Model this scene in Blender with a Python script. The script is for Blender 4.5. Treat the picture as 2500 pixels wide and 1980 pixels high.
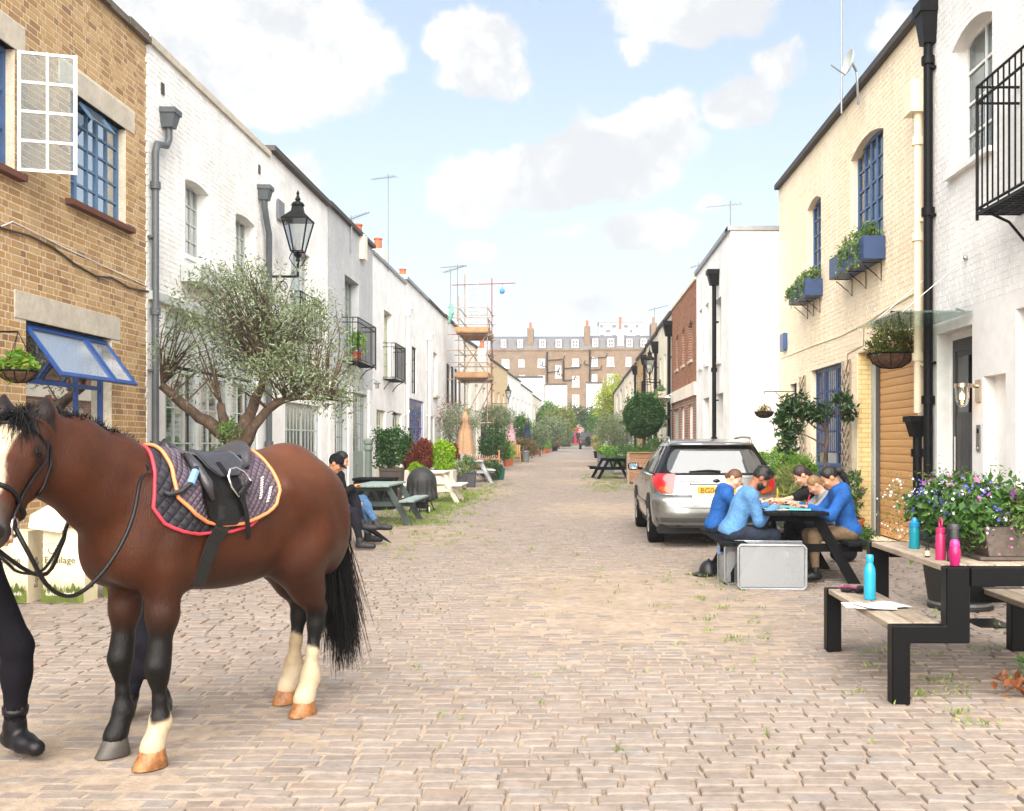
import bpy, bmesh, math, random
import numpy as np
from mathutils import Vector, Matrix, Euler
for _o in list(bpy.data.objects): bpy.data.objects.remove(_o)
SC = bpy.context.scene
COL = SC.collection
rnd = random.Random(7)
RG = np.random.default_rng(11)
PI = math.pi
R = math.radians
# ---------------------------------------------------------------- camera
FPX, CX0, CY0, HC = 2468.0, 1393.0, 1080.0, 1.43
cam = bpy.data.cameras.new('camera'); camo = bpy.data.objects.new('camera', cam); COL.objects.link(camo)
camo.location = (0, 0, HC); camo.rotation_euler = (PI/2, 0, 0)
cam.sensor_width = 36; cam.sensor_fit = 'HORIZONTAL'; cam.lens = 36*FPX/2500
cam.shift_x = (1250-CX0)/2500; cam.shift_y = (CY0-990)/2500
cam.clip_start = .1; cam.clip_end = 3000
SC.camera = camo
# ---------------------------------------------------------------- light
SUN_EL, SUN_AZ = R(42), R(180)      # azimuth clockwise from +Y: the sun stands behind the camera
sun = bpy.data.lights.new('sun', 'SUN'); suno = bpy.data.objects.new('sun', sun); COL.objects.link(suno)
sun.energy = 4.4; sun.angle = R(88); sun.color = (1, .95, .87)
_sd = Vector((math.sin(SUN_AZ)*math.cos(SUN_EL), math.cos(SUN_AZ)*math.cos(SUN_EL), math.sin(SUN_EL)))
suno.rotation_euler = _sd.to_track_quat('Z', 'Y').to_euler(); suno.location = (0, -20, 40)
SC.view_settings.view_transform = 'Standard'; SC.view_settings.look = 'None'
SC.view_settings.exposure = 1.42; SC.view_settings.gamma = 1; SC.view_settings.use_curve_mapping = False
SC.render.engine = 'CYCLES'
SC.cycles.max_bounces = 6; SC.cycles.diffuse_bounces = 3; SC.cycles.glossy_bounces = 3
SC.cycles.transmission_bounces = 4; SC.cycles.transparent_max_bounces = 10
SC.cycles.use_denoising = True
SC.cycles.caustics_reflective = False; SC.cycles.caustics_refractive = False
SC.cycles.sample_clamp_indirect = 4
# ---------------------------------------------------------------- node helpers
def nn(nt, t, **k):
    n = nt.nodes.new(t)
    for a, v in k.items():
        if a[0] == 'i' and a[1:].isdigit(): n.inputs[int(a[1:])].default_value = v
        else: setattr(n, a, v)
    return n
def lk(nt, a, b): nt.links.new(a, b)
def mth(nt, op, a, b=None, c=None, clamp=False):
    n = nn(nt, 'ShaderNodeMath', operation=op, use_clamp=clamp)
    for i, x in enumerate((a, b, c)):
        if x is None: continue
        if isinstance(x, (int, float)): n.inputs[i].default_value = x
        else: lk(nt, x, n.inputs[i])
    return n.outputs[0]
def vmth(nt, op, a, b=None):
    n = nn(nt, 'ShaderNodeVectorMath', operation=op)
    for i, x in enumerate((a, b)):
        if x is None: continue
        if isinstance(x, (tuple, list)): n.inputs[i].default_value = x
        else: lk(nt, x, n.inputs[i])
    return n.outputs['Value' if op in ('LENGTH', 'DOT_PRODUCT', 'DISTANCE') else 'Vector']
def mrange(nt, x, a, b, c=0., d=1., smooth=True):
    n = nn(nt, 'ShaderNodeMapRange', interpolation_type='SMOOTHSTEP' if smooth else 'LINEAR')
    lk(nt, x, n.inputs[0])
    for i, v in enumerate((a, b, c, d)): n.inputs[i+1].default_value = v
    return n.outputs[0]
def mixc(nt, f, a, b, bt='MIX'):
    n = nn(nt, 'ShaderNodeMix', data_type='RGBA', blend_type=bt)
    for i, x in ((0, f), (6, a), (7, b)):
        if isinstance(x, (int, float)): n.inputs[i].default_value = x
        elif isinstance(x, (tuple, list)): n.inputs[i].default_value = tuple(x)[:3]+(1,)
        else: lk(nt, x, n.inputs[i])
    return n.outputs[2]
def noise(nt, vec, scale, detail=4, rough=.55):
    n = nn(nt, 'ShaderNodeTexNoise'); n.inputs['Scale'].default_value = scale
    n.inputs['Detail'].default_value = detail; n.inputs['Roughness'].default_value = rough
    if vec is not None: lk(nt, vec, n.inputs['Vector'])
    return n.outputs[0]
# ---------------------------------------------------------------- sky: clear air plus drifting cumulus
W = bpy.data.worlds.new('World'); SC.world = W; W.use_nodes = True
nt = W.node_tree; nt.nodes.clear()
sky = nn(nt, 'ShaderNodeTexSky', sky_type='NISHITA', sun_disc=False)
sky.sun_elevation = SUN_EL; sky.sun_rotation = SUN_AZ; sky.air_density = 1.0; sky.dust_density = 2.2; sky.ozone_density = 1.5
tc = nn(nt, 'ShaderNodeTexCoord').outputs['Generated']
nz = nn(nt, 'ShaderNodeTexNoise'); nz.inputs['Scale'].default_value = 11; nz.inputs['Detail'].default_value = 9; nz.inputs['Roughness'].default_value = .58
lk(nt, tc, nz.inputs['Vector'])
warp = vmth(nt, 'MULTIPLY', vmth(nt, 'SUBTRACT', nz.outputs['Color'], (.5, .5, .5)), (.075, .075, .075))
wd = vmth(nt, 'ADD', tc, warp)
CL = [(200,60,330,150,1.),(560,60,300,120,1.),(640,190,250,85,1.),(850,120,120,65,.9),(1160,100,105,60,1.),(1185,190,115,55,.9),
      (1660,20,180,70,1.),(1560,120,70,34,.7),(1900,160,90,55,.7),(1620,290,85,55,.8),(1810,260,90,60,.8),(1500,380,170,75,1.),(1330,430,200,62,1.),(1130,480,90,45,.8),
      (1560,560,130,50,.7),(1420,560,180,30,.5),(690,420,110,80,.75),(1165,610,58,28,.65),(2230,80,110,75,.7),(1740,505,70,32,.55),
      (1420,745,85,38,.65),(1290,770,60,24,.45),(1000,560,90,24,.3),(2060,230,60,30,.5)]
dens = None
for (px, py, rx, ry, a) in CL:
    c = Vector(((px-CX0)/FPX, 1, (CY0-py)/FPX)); k = c.length; c.normalize()
    rxx, rzz = 1.36*rx/FPX/k, 1.38*ry/FPX/k
    v = vmth(nt, 'MULTIPLY', vmth(nt, 'SUBTRACT', wd, tuple(c)), (1/rxx, 1/max(rxx, rzz), 1/rzz))
    d = mrange(nt, vmth(nt, 'LENGTH', v), 1.35, .30, 0, a, False)
    dens = d if dens is None else mth(nt, 'MAXIMUM', dens, d)
fb = noise(nt, wd, 9, 11, .66); fb2 = noise(nt, vmth(nt, 'ADD', wd, (0, 0, .035)), 9, 11, .66)
dens = mrange(nt, mth(nt, 'ADD', dens, mth(nt, 'MULTIPLY', mth(nt, 'SUBTRACT', fb, .5), 1.0)), .36, .60, 0, .97)
n2 = noise(nt, wd, 2.6, 7, .6)
rest = mrange(nt, n2, .5, .62, 0, .9)
fwd = mrange(nt, vmth(nt, 'DOT_PRODUCT', tc, (0, .93, .36)), .62, .80, 1, 0)
dens = mth(nt, 'MAXIMUM', dens, mth(nt, 'MULTIPLY', rest, fwd))
shade = mth(nt, 'ADD', mth(nt, 'MULTIPLY', mth(nt, 'SUBTRACT', fb, fb2), 1.1), mth(nt, 'MULTIPLY', noise(nt, tc, 6, 4, .5), 1.0))
ccol = mixc(nt, mrange(nt, shade, .34, .62), (3.15, 3.22, 3.32), (4.15, 4.13, 4.08))
up = nn(nt, 'ShaderNodeSeparateXYZ'); lk(nt, tc, up.inputs[0])
hz = mrange(nt, up.outputs[2], 0, .42, .66, .26)
base = mixc(nt, hz, mixc(nt, 1.0, sky.outputs[0], (1.10, 1.02, .93), 'MULTIPLY'), (3.6, 4.0, 4.25))
fin = mixc(nt, dens, base, ccol)
bg = nn(nt, 'ShaderNodeBackground'); lk(nt, fin, bg.inputs[0]); bg.inputs[1].default_value = .098
lk(nt, bg.outputs[0], nn(nt, 'ShaderNodeOutputWorld').inputs[0])
# ---------------------------------------------------------------- materials
MATS = {}
def srgb(h):
    c = [int(h[i:i+2], 16)/255 for i in (0, 2, 4)]
    return tuple(x/12.92 if x <= .04045 else ((x+.055)/1.055)**2.4 for x in c)
def isl(nt):
    g = nn(nt, 'ShaderNodeNewGeometry'); o = nn(nt, 'ShaderNodeObjectInfo')
    return mth(nt, 'FRACT', mth(nt, 'ADD', g.outputs['Random Per Island'], o.outputs['Random']))
def wpos(nt): return nn(nt, 'ShaderNodeNewGeometry').outputs['Position']
def mat(name, c, r=.6, m=0, v=.12, s=5., b=0., bs=60., c2=None, iv=0., spec=.5, dirt=0., coat=0., trans=0., ramp=None, stretch=None, alpha=1., sheen=0., emit=None):
    if name in MATS: return MATS[name]
    M = bpy.data.materials.new(name); M.use_nodes = True; nt = M.node_tree; p = nt.nodes['Principled BSDF']; out = nt.nodes['Material Output']
    MATS[name] = M
    if isinstance(c, str): c = srgb(c)
    if isinstance(c2, str): c2 = srgb(c2)
    pos = wpos(nt)
    if stretch: pos = vmth(nt, 'MULTIPLY', pos, stretch)
    nz_ = noise(nt, pos, s, 6, .6)
    base = mixc(nt, mrange(nt, nz_, .3, .7), c, c2 if c2 else tuple(x*.82 for x in c))
    if ramp:
        cr = nn(nt, 'ShaderNodeValToRGB'); e = cr.color_ramp.elements
        cr.color_ramp.interpolation = 'LINEAR'
        for i, (t, h) in enumerate(ramp):
            el = e[i] if i < 2 else e.new(t)
            el.position = t; el.color = (srgb(h) if isinstance(h, str) else h)+(1,)
        lk(nt, isl(nt), cr.inputs[0])
        base = mixc(nt, .3, cr.outputs[0], base) if not iv else mixc(nt, iv, cr.outputs[0], base)
    elif iv:
        f = mth(nt, 'ADD', 1-iv, mth(nt, 'MULTIPLY', isl(nt), 2*iv))
        cb = nn(nt, 'ShaderNodeCombineColor')
        for i in range(3): lk(nt, f, cb.inputs[i])
        base = mixc(nt, 1., base, cb.outputs[0], 'MULTIPLY')
    if v:
        f = mrange(nt, noise(nt, pos, s*5.3, 5, .65), .25, .75, 1-v, 1+v)
        cb = nn(nt, 'ShaderNodeCombineColor')
        for i in range(3): lk(nt, f, cb.inputs[i])
        base = mixc(nt, 1., base, cb.outputs[0], 'MULTIPLY')
    if dirt:
        dn = noise(nt, vmth(nt, 'MULTIPLY', wpos(nt), (1.3, 1.3, .35)), 1.6, 8, .7)
        base = mixc(nt, mrange(nt, dn, .5, .8, 0, dirt), base, (.2, .16, .12))
        st_ = noise(nt, vmth(nt, 'MULTIPLY', wpos(nt), (7, 7, .3)), 1.3, 6, .7)
        base = mixc(nt, mrange(nt, st_, .56, .82, 0, dirt*1.1), base, (.25, .21, .17))
    lk(nt, base, p.inputs['Base Color'])
    p.inputs['Roughness'].default_value = r; p.inputs['Metallic'].default_value = m
    p.inputs['Specular IOR Level'].default_value = spec
    if coat: p.inputs['Coat Weight'].default_value = coat; p.inputs['Coat Roughness'].default_value = .08
    if sheen: p.inputs['Sheen Weight'].default_value = sheen
    if emit: p.inputs['Emission Color'].default_value = emit[:3]+(1,); p.inputs['Emission Strength'].default_value = emit[3]
    if b:
        bn = nn(nt, 'ShaderNodeBump'); bn.inputs['Strength'].default_value = b; bn.inputs['Distance'].default_value = .02
        lk(nt, noise(nt, pos, bs, 5, .6), bn.inputs['Height']); lk(nt, bn.outputs[0], p.inputs['Normal'])
    if alpha < 1: p.inputs['Alpha'].default_value = alpha
    if trans:
        t = nn(nt, 'ShaderNodeBsdfTranslucent'); lk(nt, base, t.inputs[0])
        mx = nn(nt, 'ShaderNodeMixShader'); mx.inputs[0].default_value = trans
        lk(nt, p.outputs[0], mx.inputs[1]); lk(nt, t.outputs[0], mx.inputs[2]); lk(nt, mx.outputs[0], out.inputs[0])
    return M
def brickmat(name, c1, c2, mo, axis='Y', bw=.225, bh=.075, bump=.5, r=.85, dirt=.2, mort=.01):
    if name in MATS: return MATS[name]
    M = bpy.data.materials.new(name); M.use_nodes = True; nt = M.node_tree; p = nt.nodes['Principled BSDF']; MATS[name] = M
    c1, c2, mo = [srgb(x) if isinstance(x, str) else x for x in (c1, c2, mo)]
    sp = nn(nt, 'ShaderNodeSeparateXYZ'); lk(nt, wpos(nt), sp.inputs[0])
    cb = nn(nt, 'ShaderNodeCombineXYZ'); lk(nt, sp.outputs[0 if axis == 'X' else 1], cb.inputs[0])
    lk(nt, sp.outputs[1 if axis == 'G' else 2], cb.inputs[1])
    if axis == 'G': lk(nt, sp.outputs[0], cb.inputs[0])
    bt = nn(nt, 'ShaderNodeTexBrick'); lk(nt, cb.outputs[0], bt.inputs['Vector'])
    bt.inputs['Color1'].default_value = c1+(1,); bt.inputs['Color2'].default_value = c2+(1,); bt.inputs['Mortar'].default_value = mo+(1,)
    bt.inputs['Scale'].default_value = 1; bt.inputs['Mortar Size'].default_value = mort; bt.inputs['Brick Width'].default_value = bw; bt.inputs['Row Height'].default_value = bh
    bt.inputs['Mortar Smooth'].default_value = .3
    f = mrange(nt, noise(nt, wpos(nt), .9, 8, .7), .25, .75, .72, 1.18)
    cc = nn(nt, 'ShaderNodeCombineColor')
    for i in range(3): lk(nt, f, cc.inputs[i])
    base = mixc(nt, 1., bt.outputs[0], cc.outputs[0], 'MULTIPLY')
    dn = noise(nt, vmth(nt, 'MULTIPLY', wpos(nt), (1, 1, .3)), 1.3, 8, .7)
    base = mixc(nt, mrange(nt, dn, .5, .8, 0, dirt), base, (.13, .11, .1))
    lk(nt, base, p.inputs['Base Color']); p.inputs['Roughness'].default_value = r
    bn = nn(nt, 'ShaderNodeBump'); bn.inputs['Strength'].default_value = bump; bn.inputs['Distance'].default_value = .012
    lk(nt, mth(nt, 'SUBTRACT', mth(nt, 'MULTIPLY', noise(nt, wpos(nt), 50, 3), .35), bt.outputs[1]), bn.inputs['Height']); lk(nt, bn.outputs[0], p.inputs['Normal'])
    return M
def glassmat(name, tint=(.8, .85, .85), refl=.12, rough=.02, op=.0, opc=(.1, .1, .1)):
    if name in MATS: return MATS[name]
    M = bpy.data.materials.new(name); M.use_nodes = True; nt = M.node_tree; nt.nodes.clear(); MATS[name] = M
    t = nn(nt, 'ShaderNodeBsdfTransparent'); t.inputs[0].default_value = tint+(1,)
    g = nn(nt, 'ShaderNodeBsdfGlossy'); g.inputs['Roughness'].default_value = rough; g.inputs[0].default_value = (.95, .97, 1, 1)
    f = nn(nt, 'ShaderNodeLayerWeight'); f.inputs[0].default_value = .35
    fac = mth(nt, 'ADD', mth(nt, 'MULTIPLY', f.outputs[0], .55), refl, clamp=True)
    a = t.outputs[0]
    if op:
        d = nn(nt, 'ShaderNodeBsdfDiffuse'); d.inputs[0].default_value = opc+(1,)
        m0 = nn(nt, 'ShaderNodeMixShader'); m0.inputs[0].default_value = op; lk(nt, a, m0.inputs[1]); lk(nt, d.outputs[0], m0.inputs[2]); a = m0.outputs[0]
    m = nn(nt, 'ShaderNodeMixShader'); lk(nt, fac, m.inputs[0]); lk(nt, a, m.inputs[1]); lk(nt, g.outputs[0], m.inputs[2])
    lk(nt, m.outputs[0], nn(nt, 'ShaderNodeOutputMaterial').inputs[0])
    return M
# ---------------------------------------------------------------- objects
def tag(o, label=None, cat=None, group=None, kind=None):
    if label: o['label'] = label
    if cat: o['category'] = cat
    if group: o['group'] = group
    if kind: o['kind'] = kind
    return o
def par(o, p):
    o.parent = p
    q = p; M = Matrix.Identity(4)
    while q is not None and 'base' in q: 
        M = Matrix.Translation(-Vector(q['base'])); break
    o.matrix_parent_inverse = M if p.type == 'EMPTY' else Matrix.Identity(4)
def thing(name, label, cat, loc=(0, 0, 0), group=None, rotz=None):
    """an Empty at the thing's base. rotz None: its parts are written in world coordinates; else in the Empty's own."""
    o = bpy.data.objects.new(name, None); COL.objects.link(o); o.location = loc; o.empty_display_size = .2
    if rotz is None: o['base'] = tuple(loc)
    else: o.rotation_euler = (0, 0, rotz)
    return tag(o, label, cat, group)
def link(name, me, parent=None, m=None):
    o = bpy.data.objects.new(name, me); COL.objects.link(o)
    if m is not None and len(me.materials) == 0: me.materials.append(m)
    if parent is not None: par(o, parent)
    return o
def copy_tree(o, parent=None):
    c = o.copy(); COL.objects.link(c); c.parent = parent
    for ch in o.children: copy_tree(ch, c)
    return c
def mesh_np(name, V, F, m=None, smooth=False):
    V = np.asarray(V, dtype=np.float32).reshape(-1, 3); F = np.asarray(F, dtype=np.int32)
    me = bpy.data.meshes.new(name); n, k = F.shape
    me.vertices.add(len(V)); me.vertices.foreach_set('co', V.ravel())
    me.loops.add(n*k); me.loops.foreach_set('vertex_index', F.ravel())
    me.polygons.add(n); me.polygons.foreach_set('loop_start', np.arange(0, n*k, k, dtype=np.int32))
    me.polygons.foreach_set('loop_total', np.full(n, k, dtype=np.int32))
    me.polygons.foreach_set('use_smooth', np.full(n, bool(smooth)))
    me.update(calc_edges=True)
    if m is not None: me.materials.append(m)
    return me
class MB:
    """collects shapes into ONE mesh"""
    def __init__(s): s.v = []; s.f = []; s.mi = []; s.cur = 0
    def add(s, vs, fs):
        b = len(s.v); s.v += [tuple(x) for x in vs]; s.f += [tuple(b+i for i in f) for f in fs]; s.mi += [s.cur]*len(fs); return s
    def box(s, x0, x1, y0, y1, z0, z1):
        return s.add([(x0,y0,z0),(x1,y0,z0),(x1,y1,z0),(x0,y1,z0),(x0,y0,z1),(x1,y0,z1),(x1,y1,z1),(x0,y1,z1)],
                     [(0,3,2,1),(4,5,6,7),(0,1,5,4),(1,2,6,5),(2,3,7,6),(3,0,4,7)])
    def obox(s, c, sz, M=None):
        M = M or Matrix.Identity(3); c = Vector(c); h = Vector(sz)/2
        vs = [c+M@Vector((a*h.x, b*h.y, d*h.z)) for d in (-1, 1) for a, b in ((-1,-1),(1,-1),(1,1),(-1,1))]
        return s.add(vs, [(0,3,2,1),(4,5,6,7),(0,1,5,4),(1,2,6,5),(2,3,7,6),(3,0,4,7)])
    def fbox(s, fr, u0, u1, z0, z1, d0, d1):
        P = [fr(u, z, d) for d in (d0, d1) for u, z in ((u0,z0),(u1,z0),(u1,z1),(u0,z1))]
        return s.add(P, [(0,1,2,3),(4,7,6,5),(0,4,5,1),(1,5,6,2),(2,6,7,3),(3,7,4,0)])
    def bar(s, a, b, w, h=None):
        a, b = Vector(a), Vector(b); d = b-a; L = d.length
        M = d.to_track_quat('Z', 'Y').to_matrix()
        return s.obox((a+b)/2, (w, h or w, L), M)
    def tube(s, pts, r, n=8, caps=True, closed=False):
        pts = [Vector(p) for p in pts]; rs = r if isinstance(r, (list, tuple)) else [r]*len(pts)
        b = len(s.v); N = len(pts); up = Vector((0, 0, 1)); prev = None; vs = []
        for i, p in enumerate(pts):
            if closed: t = pts[(i+1) % N]-pts[i-1]
            else: t = pts[min(i+1, N-1)]-pts[max(i-1, 0)]
            t.normalize()
            if prev is None:
                a = t.cross(up)
                if a.length < .05: a = t.cross(Vector((1, 0, 0)))
            else:
                a = prev - t*prev.dot(t)
            a.normalize(); prev = a; c = t.cross(a)
            for k in range(n):
                an = 2*PI*k/n; vs.append(p+(a*math.cos(an)+c*math.sin(an))*rs[i])
        fs = []
        for i in range(N if closed else N-1):
            j = (i+1) % N
            for k in range(n): fs.append((i*n+k, i*n+(k+1) % n, j*n+(k+1) % n, j*n+k))
        if caps and not closed: fs.append(tuple(range(n))[::-1]); fs.append(tuple((N-1)*n+k for k in range(n)))
        return s.add(vs, fs)
    def lathe(s, prof, c=(0, 0, 0), n=16, M=None, a0=0, a1=2*PI, sx=1, sy=1):
        """prof: (radius, height) pairs about the local z axis"""
        c = Vector(c); full = abs(a1-a0-2*PI) < 1e-6; k = n if full else n+1; vs = []; fs = []
        for (r, h) in prof:
            for i in range(k):
                a = a0+(a1-a0)*i/n; p = Vector((r*math.cos(a)*sx, r*math.sin(a)*sy, h)); vs.append(c+(M@p if M else p))
        for j in range(len(prof)-1):
            for i in range(n):
                i2 = (i+1) % k
                fs.append((j*k+i, j*k+i2, (j+1)*k+i2, (j+1)*k+i))
        return s.add(vs, fs)
    def prism(s, poly, f0, f1):
        """poly: list of 2-D points; f0/f1 map them to the two end faces"""
        n = len(poly); vs = [f0(*p) for p in poly]+[f1(*p) for p in poly]
        return s.add(vs, [tuple(range(n))[::-1], tuple(range(n, 2*n))]+[(i, (i+1) % n, n+(i+1) % n, n+i) for i in range(n)])
    def ball(s, c, r, n=12, m=8):
        r = r if isinstance(r, (tuple, list)) else (r, r, r); c = Vector(c); vs = [c+Vector((0, 0, r[2]))]; fs = []
        for j in range(1, m):
            t = PI*j/m
            for i in range(n):
                a = 2*PI*i/n; vs.append(c+Vector((r[0]*math.sin(t)*math.cos(a), r[1]*math.sin(t)*math.sin(a), r[2]*math.cos(t))))
        vs.append(c-Vector((0, 0, r[2]))); e = len(vs)-1
        for i in range(n):
            fs.append((0, 1+i, 1+(i+1) % n)); fs.append((e, e-n+(i+1) % n, e-n+i))
            for j in range(m-2): fs.append((1+j*n+i, 1+(j+1)*n+i, 1+(j+1)*n+(i+1) % n, 1+j*n+(i+1) % n))
        return s.add(vs, fs)
    def mesh(s, name, m=None, smooth=False):
        me = bpy.data.meshes.new(name); me.from_pydata(s.v, [], s.f)
        ms = m if isinstance(m, (list, tuple)) else ([m] if m else [])
        for x in ms: me.materials.append(x)
        if len(ms) > 1: me.polygons.foreach_set('material_index', s.mi)
        if smooth: me.polygons.foreach_set('use_smooth', [True]*len(me.polygons))
        me.update(); return me
    def build(s, name, m=None, parent=None, smooth=False, bevel=0, bseg=1, auto=None):
        me = s.mesh(name, m, smooth)
        if bevel:
            bm = bmesh.new(); bm.from_mesh(me); bmesh.ops.remove_doubles(bm, verts=bm.verts, dist=1e-5)
            bmesh.ops.recalc_face_normals(bm, faces=bm.faces)
            es = [e for e in bm.edges if len(e.link_faces) == 2 and e.calc_face_angle(0) > .5]
            bmesh.ops.bevel(bm, geom=es, offset=bevel, segments=bseg, affect='EDGES', profile=.6)
            bm.to_mesh(me); bm.free()
        if auto:
            me.polygons.foreach_set('use_smooth', [True]*len(me.polygons)); me.set_sharp_from_angle(angle=R(auto))
        return link(name, me, parent)
def frame(o, U, N=None):
    """a facade's own axes: u along U, z up, d outward"""
    o = Vector(o); U = Vector(U).normalized(); N = Vector(N).normalized() if N else Vector((U.y, -U.x, 0))
    def fr(u, z, d=0.): return o+U*u+N*d+Vector((0, 0, z))
    fr.U, fr.N, fr.o = U, N, o
    return fr
def gz(y): return max(0., (y-25)*.0098)
def at(px, py, Y): return Vector(((px-CX0)/FPX*Y, Y, HC-(py-CY0)/FPX*Y))
def onscreen(p, mrg=60):
    if p[1] < .3: return False
    x = CX0+FPX*p[0]/p[1]; y = CY0-FPX*(p[2]-HC)/p[1]
    return -mrg < x < 2500+mrg and -mrg < y < 1980+mrg
_txt = {}
def text(s, size, name, m, parent=None, fr=None, u=0, z=0, d=0, M=None, depth=.001, align='LEFT', sx=1., flip=False):
    cu = bpy.data.curves.new('t', 'FONT'); cu.body = s; cu.size = size; cu.extrude = depth; cu.align_x = align; cu.fill_mode = 'FRONT' if depth == 0 else 'BOTH'
    cu.resolution_u = 3
    to = bpy.data.objects.new('t', cu); COL.objects.link(to); bpy.context.view_layer.update()
    me = bpy.data.meshes.new_from_object(to.evaluated_get(bpy.context.evaluated_depsgraph_get()))
    bpy.data.objects.remove(to)
    n = len(me.vertices); co = np.empty(n*3, np.float32); me.vertices.foreach_get('co', co); co = co.reshape(-1, 3)
    if fr:
        out = [tuple(fr(u+x*sx, z+y, d+w)) for x, y, w in co]
    else: out = [tuple(M@Vector((x*sx, y, w))) for x, y, w in co]
    me.vertices.foreach_set('co', np.array(out, np.float32).ravel()); me.update()
    me.materials.clear(); me.materials.append(m)
    return link(name, me, parent)
# ---------------------------------------------------------------- foliage
def leaf_cloud(P, size, asp=.45, up=.0, rng=RG, jit=.35, outw=None):
    """P: (N,3) centres -> folded-leaf quads"""
    N = len(P); d = rng.normal(size=(N, 3)); d[:, 2] += up
    if outw is not None: d += outw
    d /= np.linalg.norm(d, axis=1)[:, None]+1e-9
    a = rng.normal(size=(N, 3)); a -= d*(a*d).sum(1)[:, None]; a /= np.linalg.norm(a, axis=1)[:, None]+1e-9
    L = size*(1+jit*(rng.random(N)*2-1)); w = L*asp
    nrm = np.cross(d, a)
    V = np.empty((N, 4, 3)); V[:, 0] = P-d*L[:, None]/2; V[:, 2] = P+d*L[:, None]/2
    V[:, 1] = P+a*w[:, None]/2+nrm*w[:, None]*.18; V[:, 3] = P-a*w[:, None]/2+nrm*w[:, None]*.18
    return V.reshape(-1, 3), np.arange(N*4).reshape(N, 4)
def blob_pts(c, r, n, rng=RG, shell=.55, rough=.18, seed=0):
    """points through an ellipsoid crown, thicker towards the outside, with an uneven outline"""
    d = rng.normal(size=(n, 3)); d /= np.linalg.norm(d, axis=1)[:, None]
    rr = (shell+(1-shell)*rng.random(n)**.6)
    k = 1+rough*(np.sin(d[:, 0]*5.1+seed)+np.sin(d[:, 1]*4.3+1.7*seed)+np.sin(d[:, 2]*6.2+2.3*seed))/1.7
    return np.asarray(c)+d*(rr*k)[:, None]*np.asarray(r)
def clumps(c, r, nc, per, cr, rng=RG, seed=0, shell=.5):
    cs = blob_pts(c, r, nc, rng, shell, .15, seed)
    return (cs[:, None, :]+rng.normal(size=(nc, per, 3))*cr).reshape(-1, 3)
def leaves(name, P, size, m, parent=None, asp=.45, up=0., jit=.35, outc=None):
    ow = None
    if outc is not None:
        ow = P-np.asarray(outc); ow = ow/(np.linalg.norm(ow, axis=1)[:, None]+1e-6)*1.1
    V, F = leaf_cloud(P, size, asp, up, RG, jit, ow)
    return link(name, mesh_np(name, V, F, m), parent)
def leafmat(name, ramp, r=.5, trans=.25):
    n = len(ramp); return mat(name, ramp[0], r=r, v=.1, s=3, ramp=[(i/(n-1), h) for i, h in enumerate(ramp)], iv=.08, trans=trans, spec=.35)
# ---------------------------------------------------------------- shared materials
GLASS = glassmat('window_glass', (.74, .78, .78), .0)
GLASS_D = glassmat('dark_glass', (.35, .38, .38), .08, op=.25, opc=(.02, .02, .022))
FROST = glassmat('frosted_glass', (.72, .75, .74), .03, .12, op=.28, opc=(.5, .52, .5))
WHITE = mat('white_paint', 'f6f4f0', r=.55, v=.04, s=2, dirt=.09, b=.05)
WHITEB = mat('white_painted_brick', 'f7f5f1', r=.7, v=.05, s=1.2, iv=.025, b=.12, bs=25, dirt=.05)
CREAMB = mat('cream_painted_brick', 'f8e8cc', c2='f4e0c0', r=.7, v=.04, s=.9, iv=.035, b=.15, bs=25, dirt=.10)
CREAMR = mat('cream_render', 'efe5d2', r=.8, v=.05, s=1, dirt=.14, b=.1)
GREYB = mat('grey_painted_brick', 'c4c5c6', r=.75, v=.05, s=1, b=.2, bs=25, dirt=.08)
STOCK = mat('yellow_stock_brick', 'b98a4b', r=.9, v=.16, s=14, b=.4, bs=90, iv=.22, dirt=.12,
            ramp=[(0, '8a6a4a'), (.1, 'a9875a'), (.3, 'bb986a'), (.55, 'c3a57a'), (.75, 'b08a58'), (.93, 'a5805a'), (1, '7a604c')])
MORTAR = mat('lime_mortar', 'e2d6bf', r=.95, v=.15, s=9, b=.3)
CONC = mat('concrete', 'c9bfae', r=.9, v=.12, s=3, b=.2, dirt=.2)
STONE = mat('old_coping', '6e655a', r=.95, v=.25, s=4, b=.4, bs=30)
LEAD = mat('lead_flashing', '8d9195', r=.5, v=.1, s=3)
SLATE = mat('dark_coping', '4a4643', r=.85, v=.2, s=5, b=.2)
TERRA = mat('terracotta', 'b5633f', r=.85, v=.15, s=8, b=.1)
BLUEF = mat('blue_frame_paint', '3d5d8c', r=.45, v=.08, s=6)
BLUEL = mat('faded_blue_frame', '55789c', r=.5, v=.12, s=7)
BLUED = mat('royal_blue_paint', '254c90', r=.4, v=.08, s=6)
NAVY = mat('navy_paint', '2c4570', r=.45, v=.1, s=6)
BLACK = mat('black_metal', '121214', r=.5, v=.15, s=9, spec=.16)
GREYP = mat('grey_downpipe', '565b5f', r=.5, v=.08, s=6)
GREYL = mat('pale_grey_paint', 'bfc4c0', r=.55, v=.05, s=4)
SAGE = mat('sage_green_paint', '8b9a90', r=.5, v=.07, s=4)
PALEG = mat('pale_green_paint', 'd5d6b4', r=.5, v=.06, s=4)
BROWNT = mat('brown_sill_tile', '6a4030', r=.8, v=.2, s=9)
STEEL = mat('brushed_steel', 'b8b4ae', r=.3, m=1, v=.08, s=20)
GALV = mat('galvanised_steel', '9a9da0', r=.42, m=.8, v=.12, s=12)
INNER = mat('room_plaster', '6d675f', r=.9, v=.05)
CURTAIN = mat('pale_curtain', 'd8d3c8', r=.9, v=.06, s=6)
SHUTG = mat('green_shutter', 'b4c29a', r=.6, v=.05)
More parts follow.
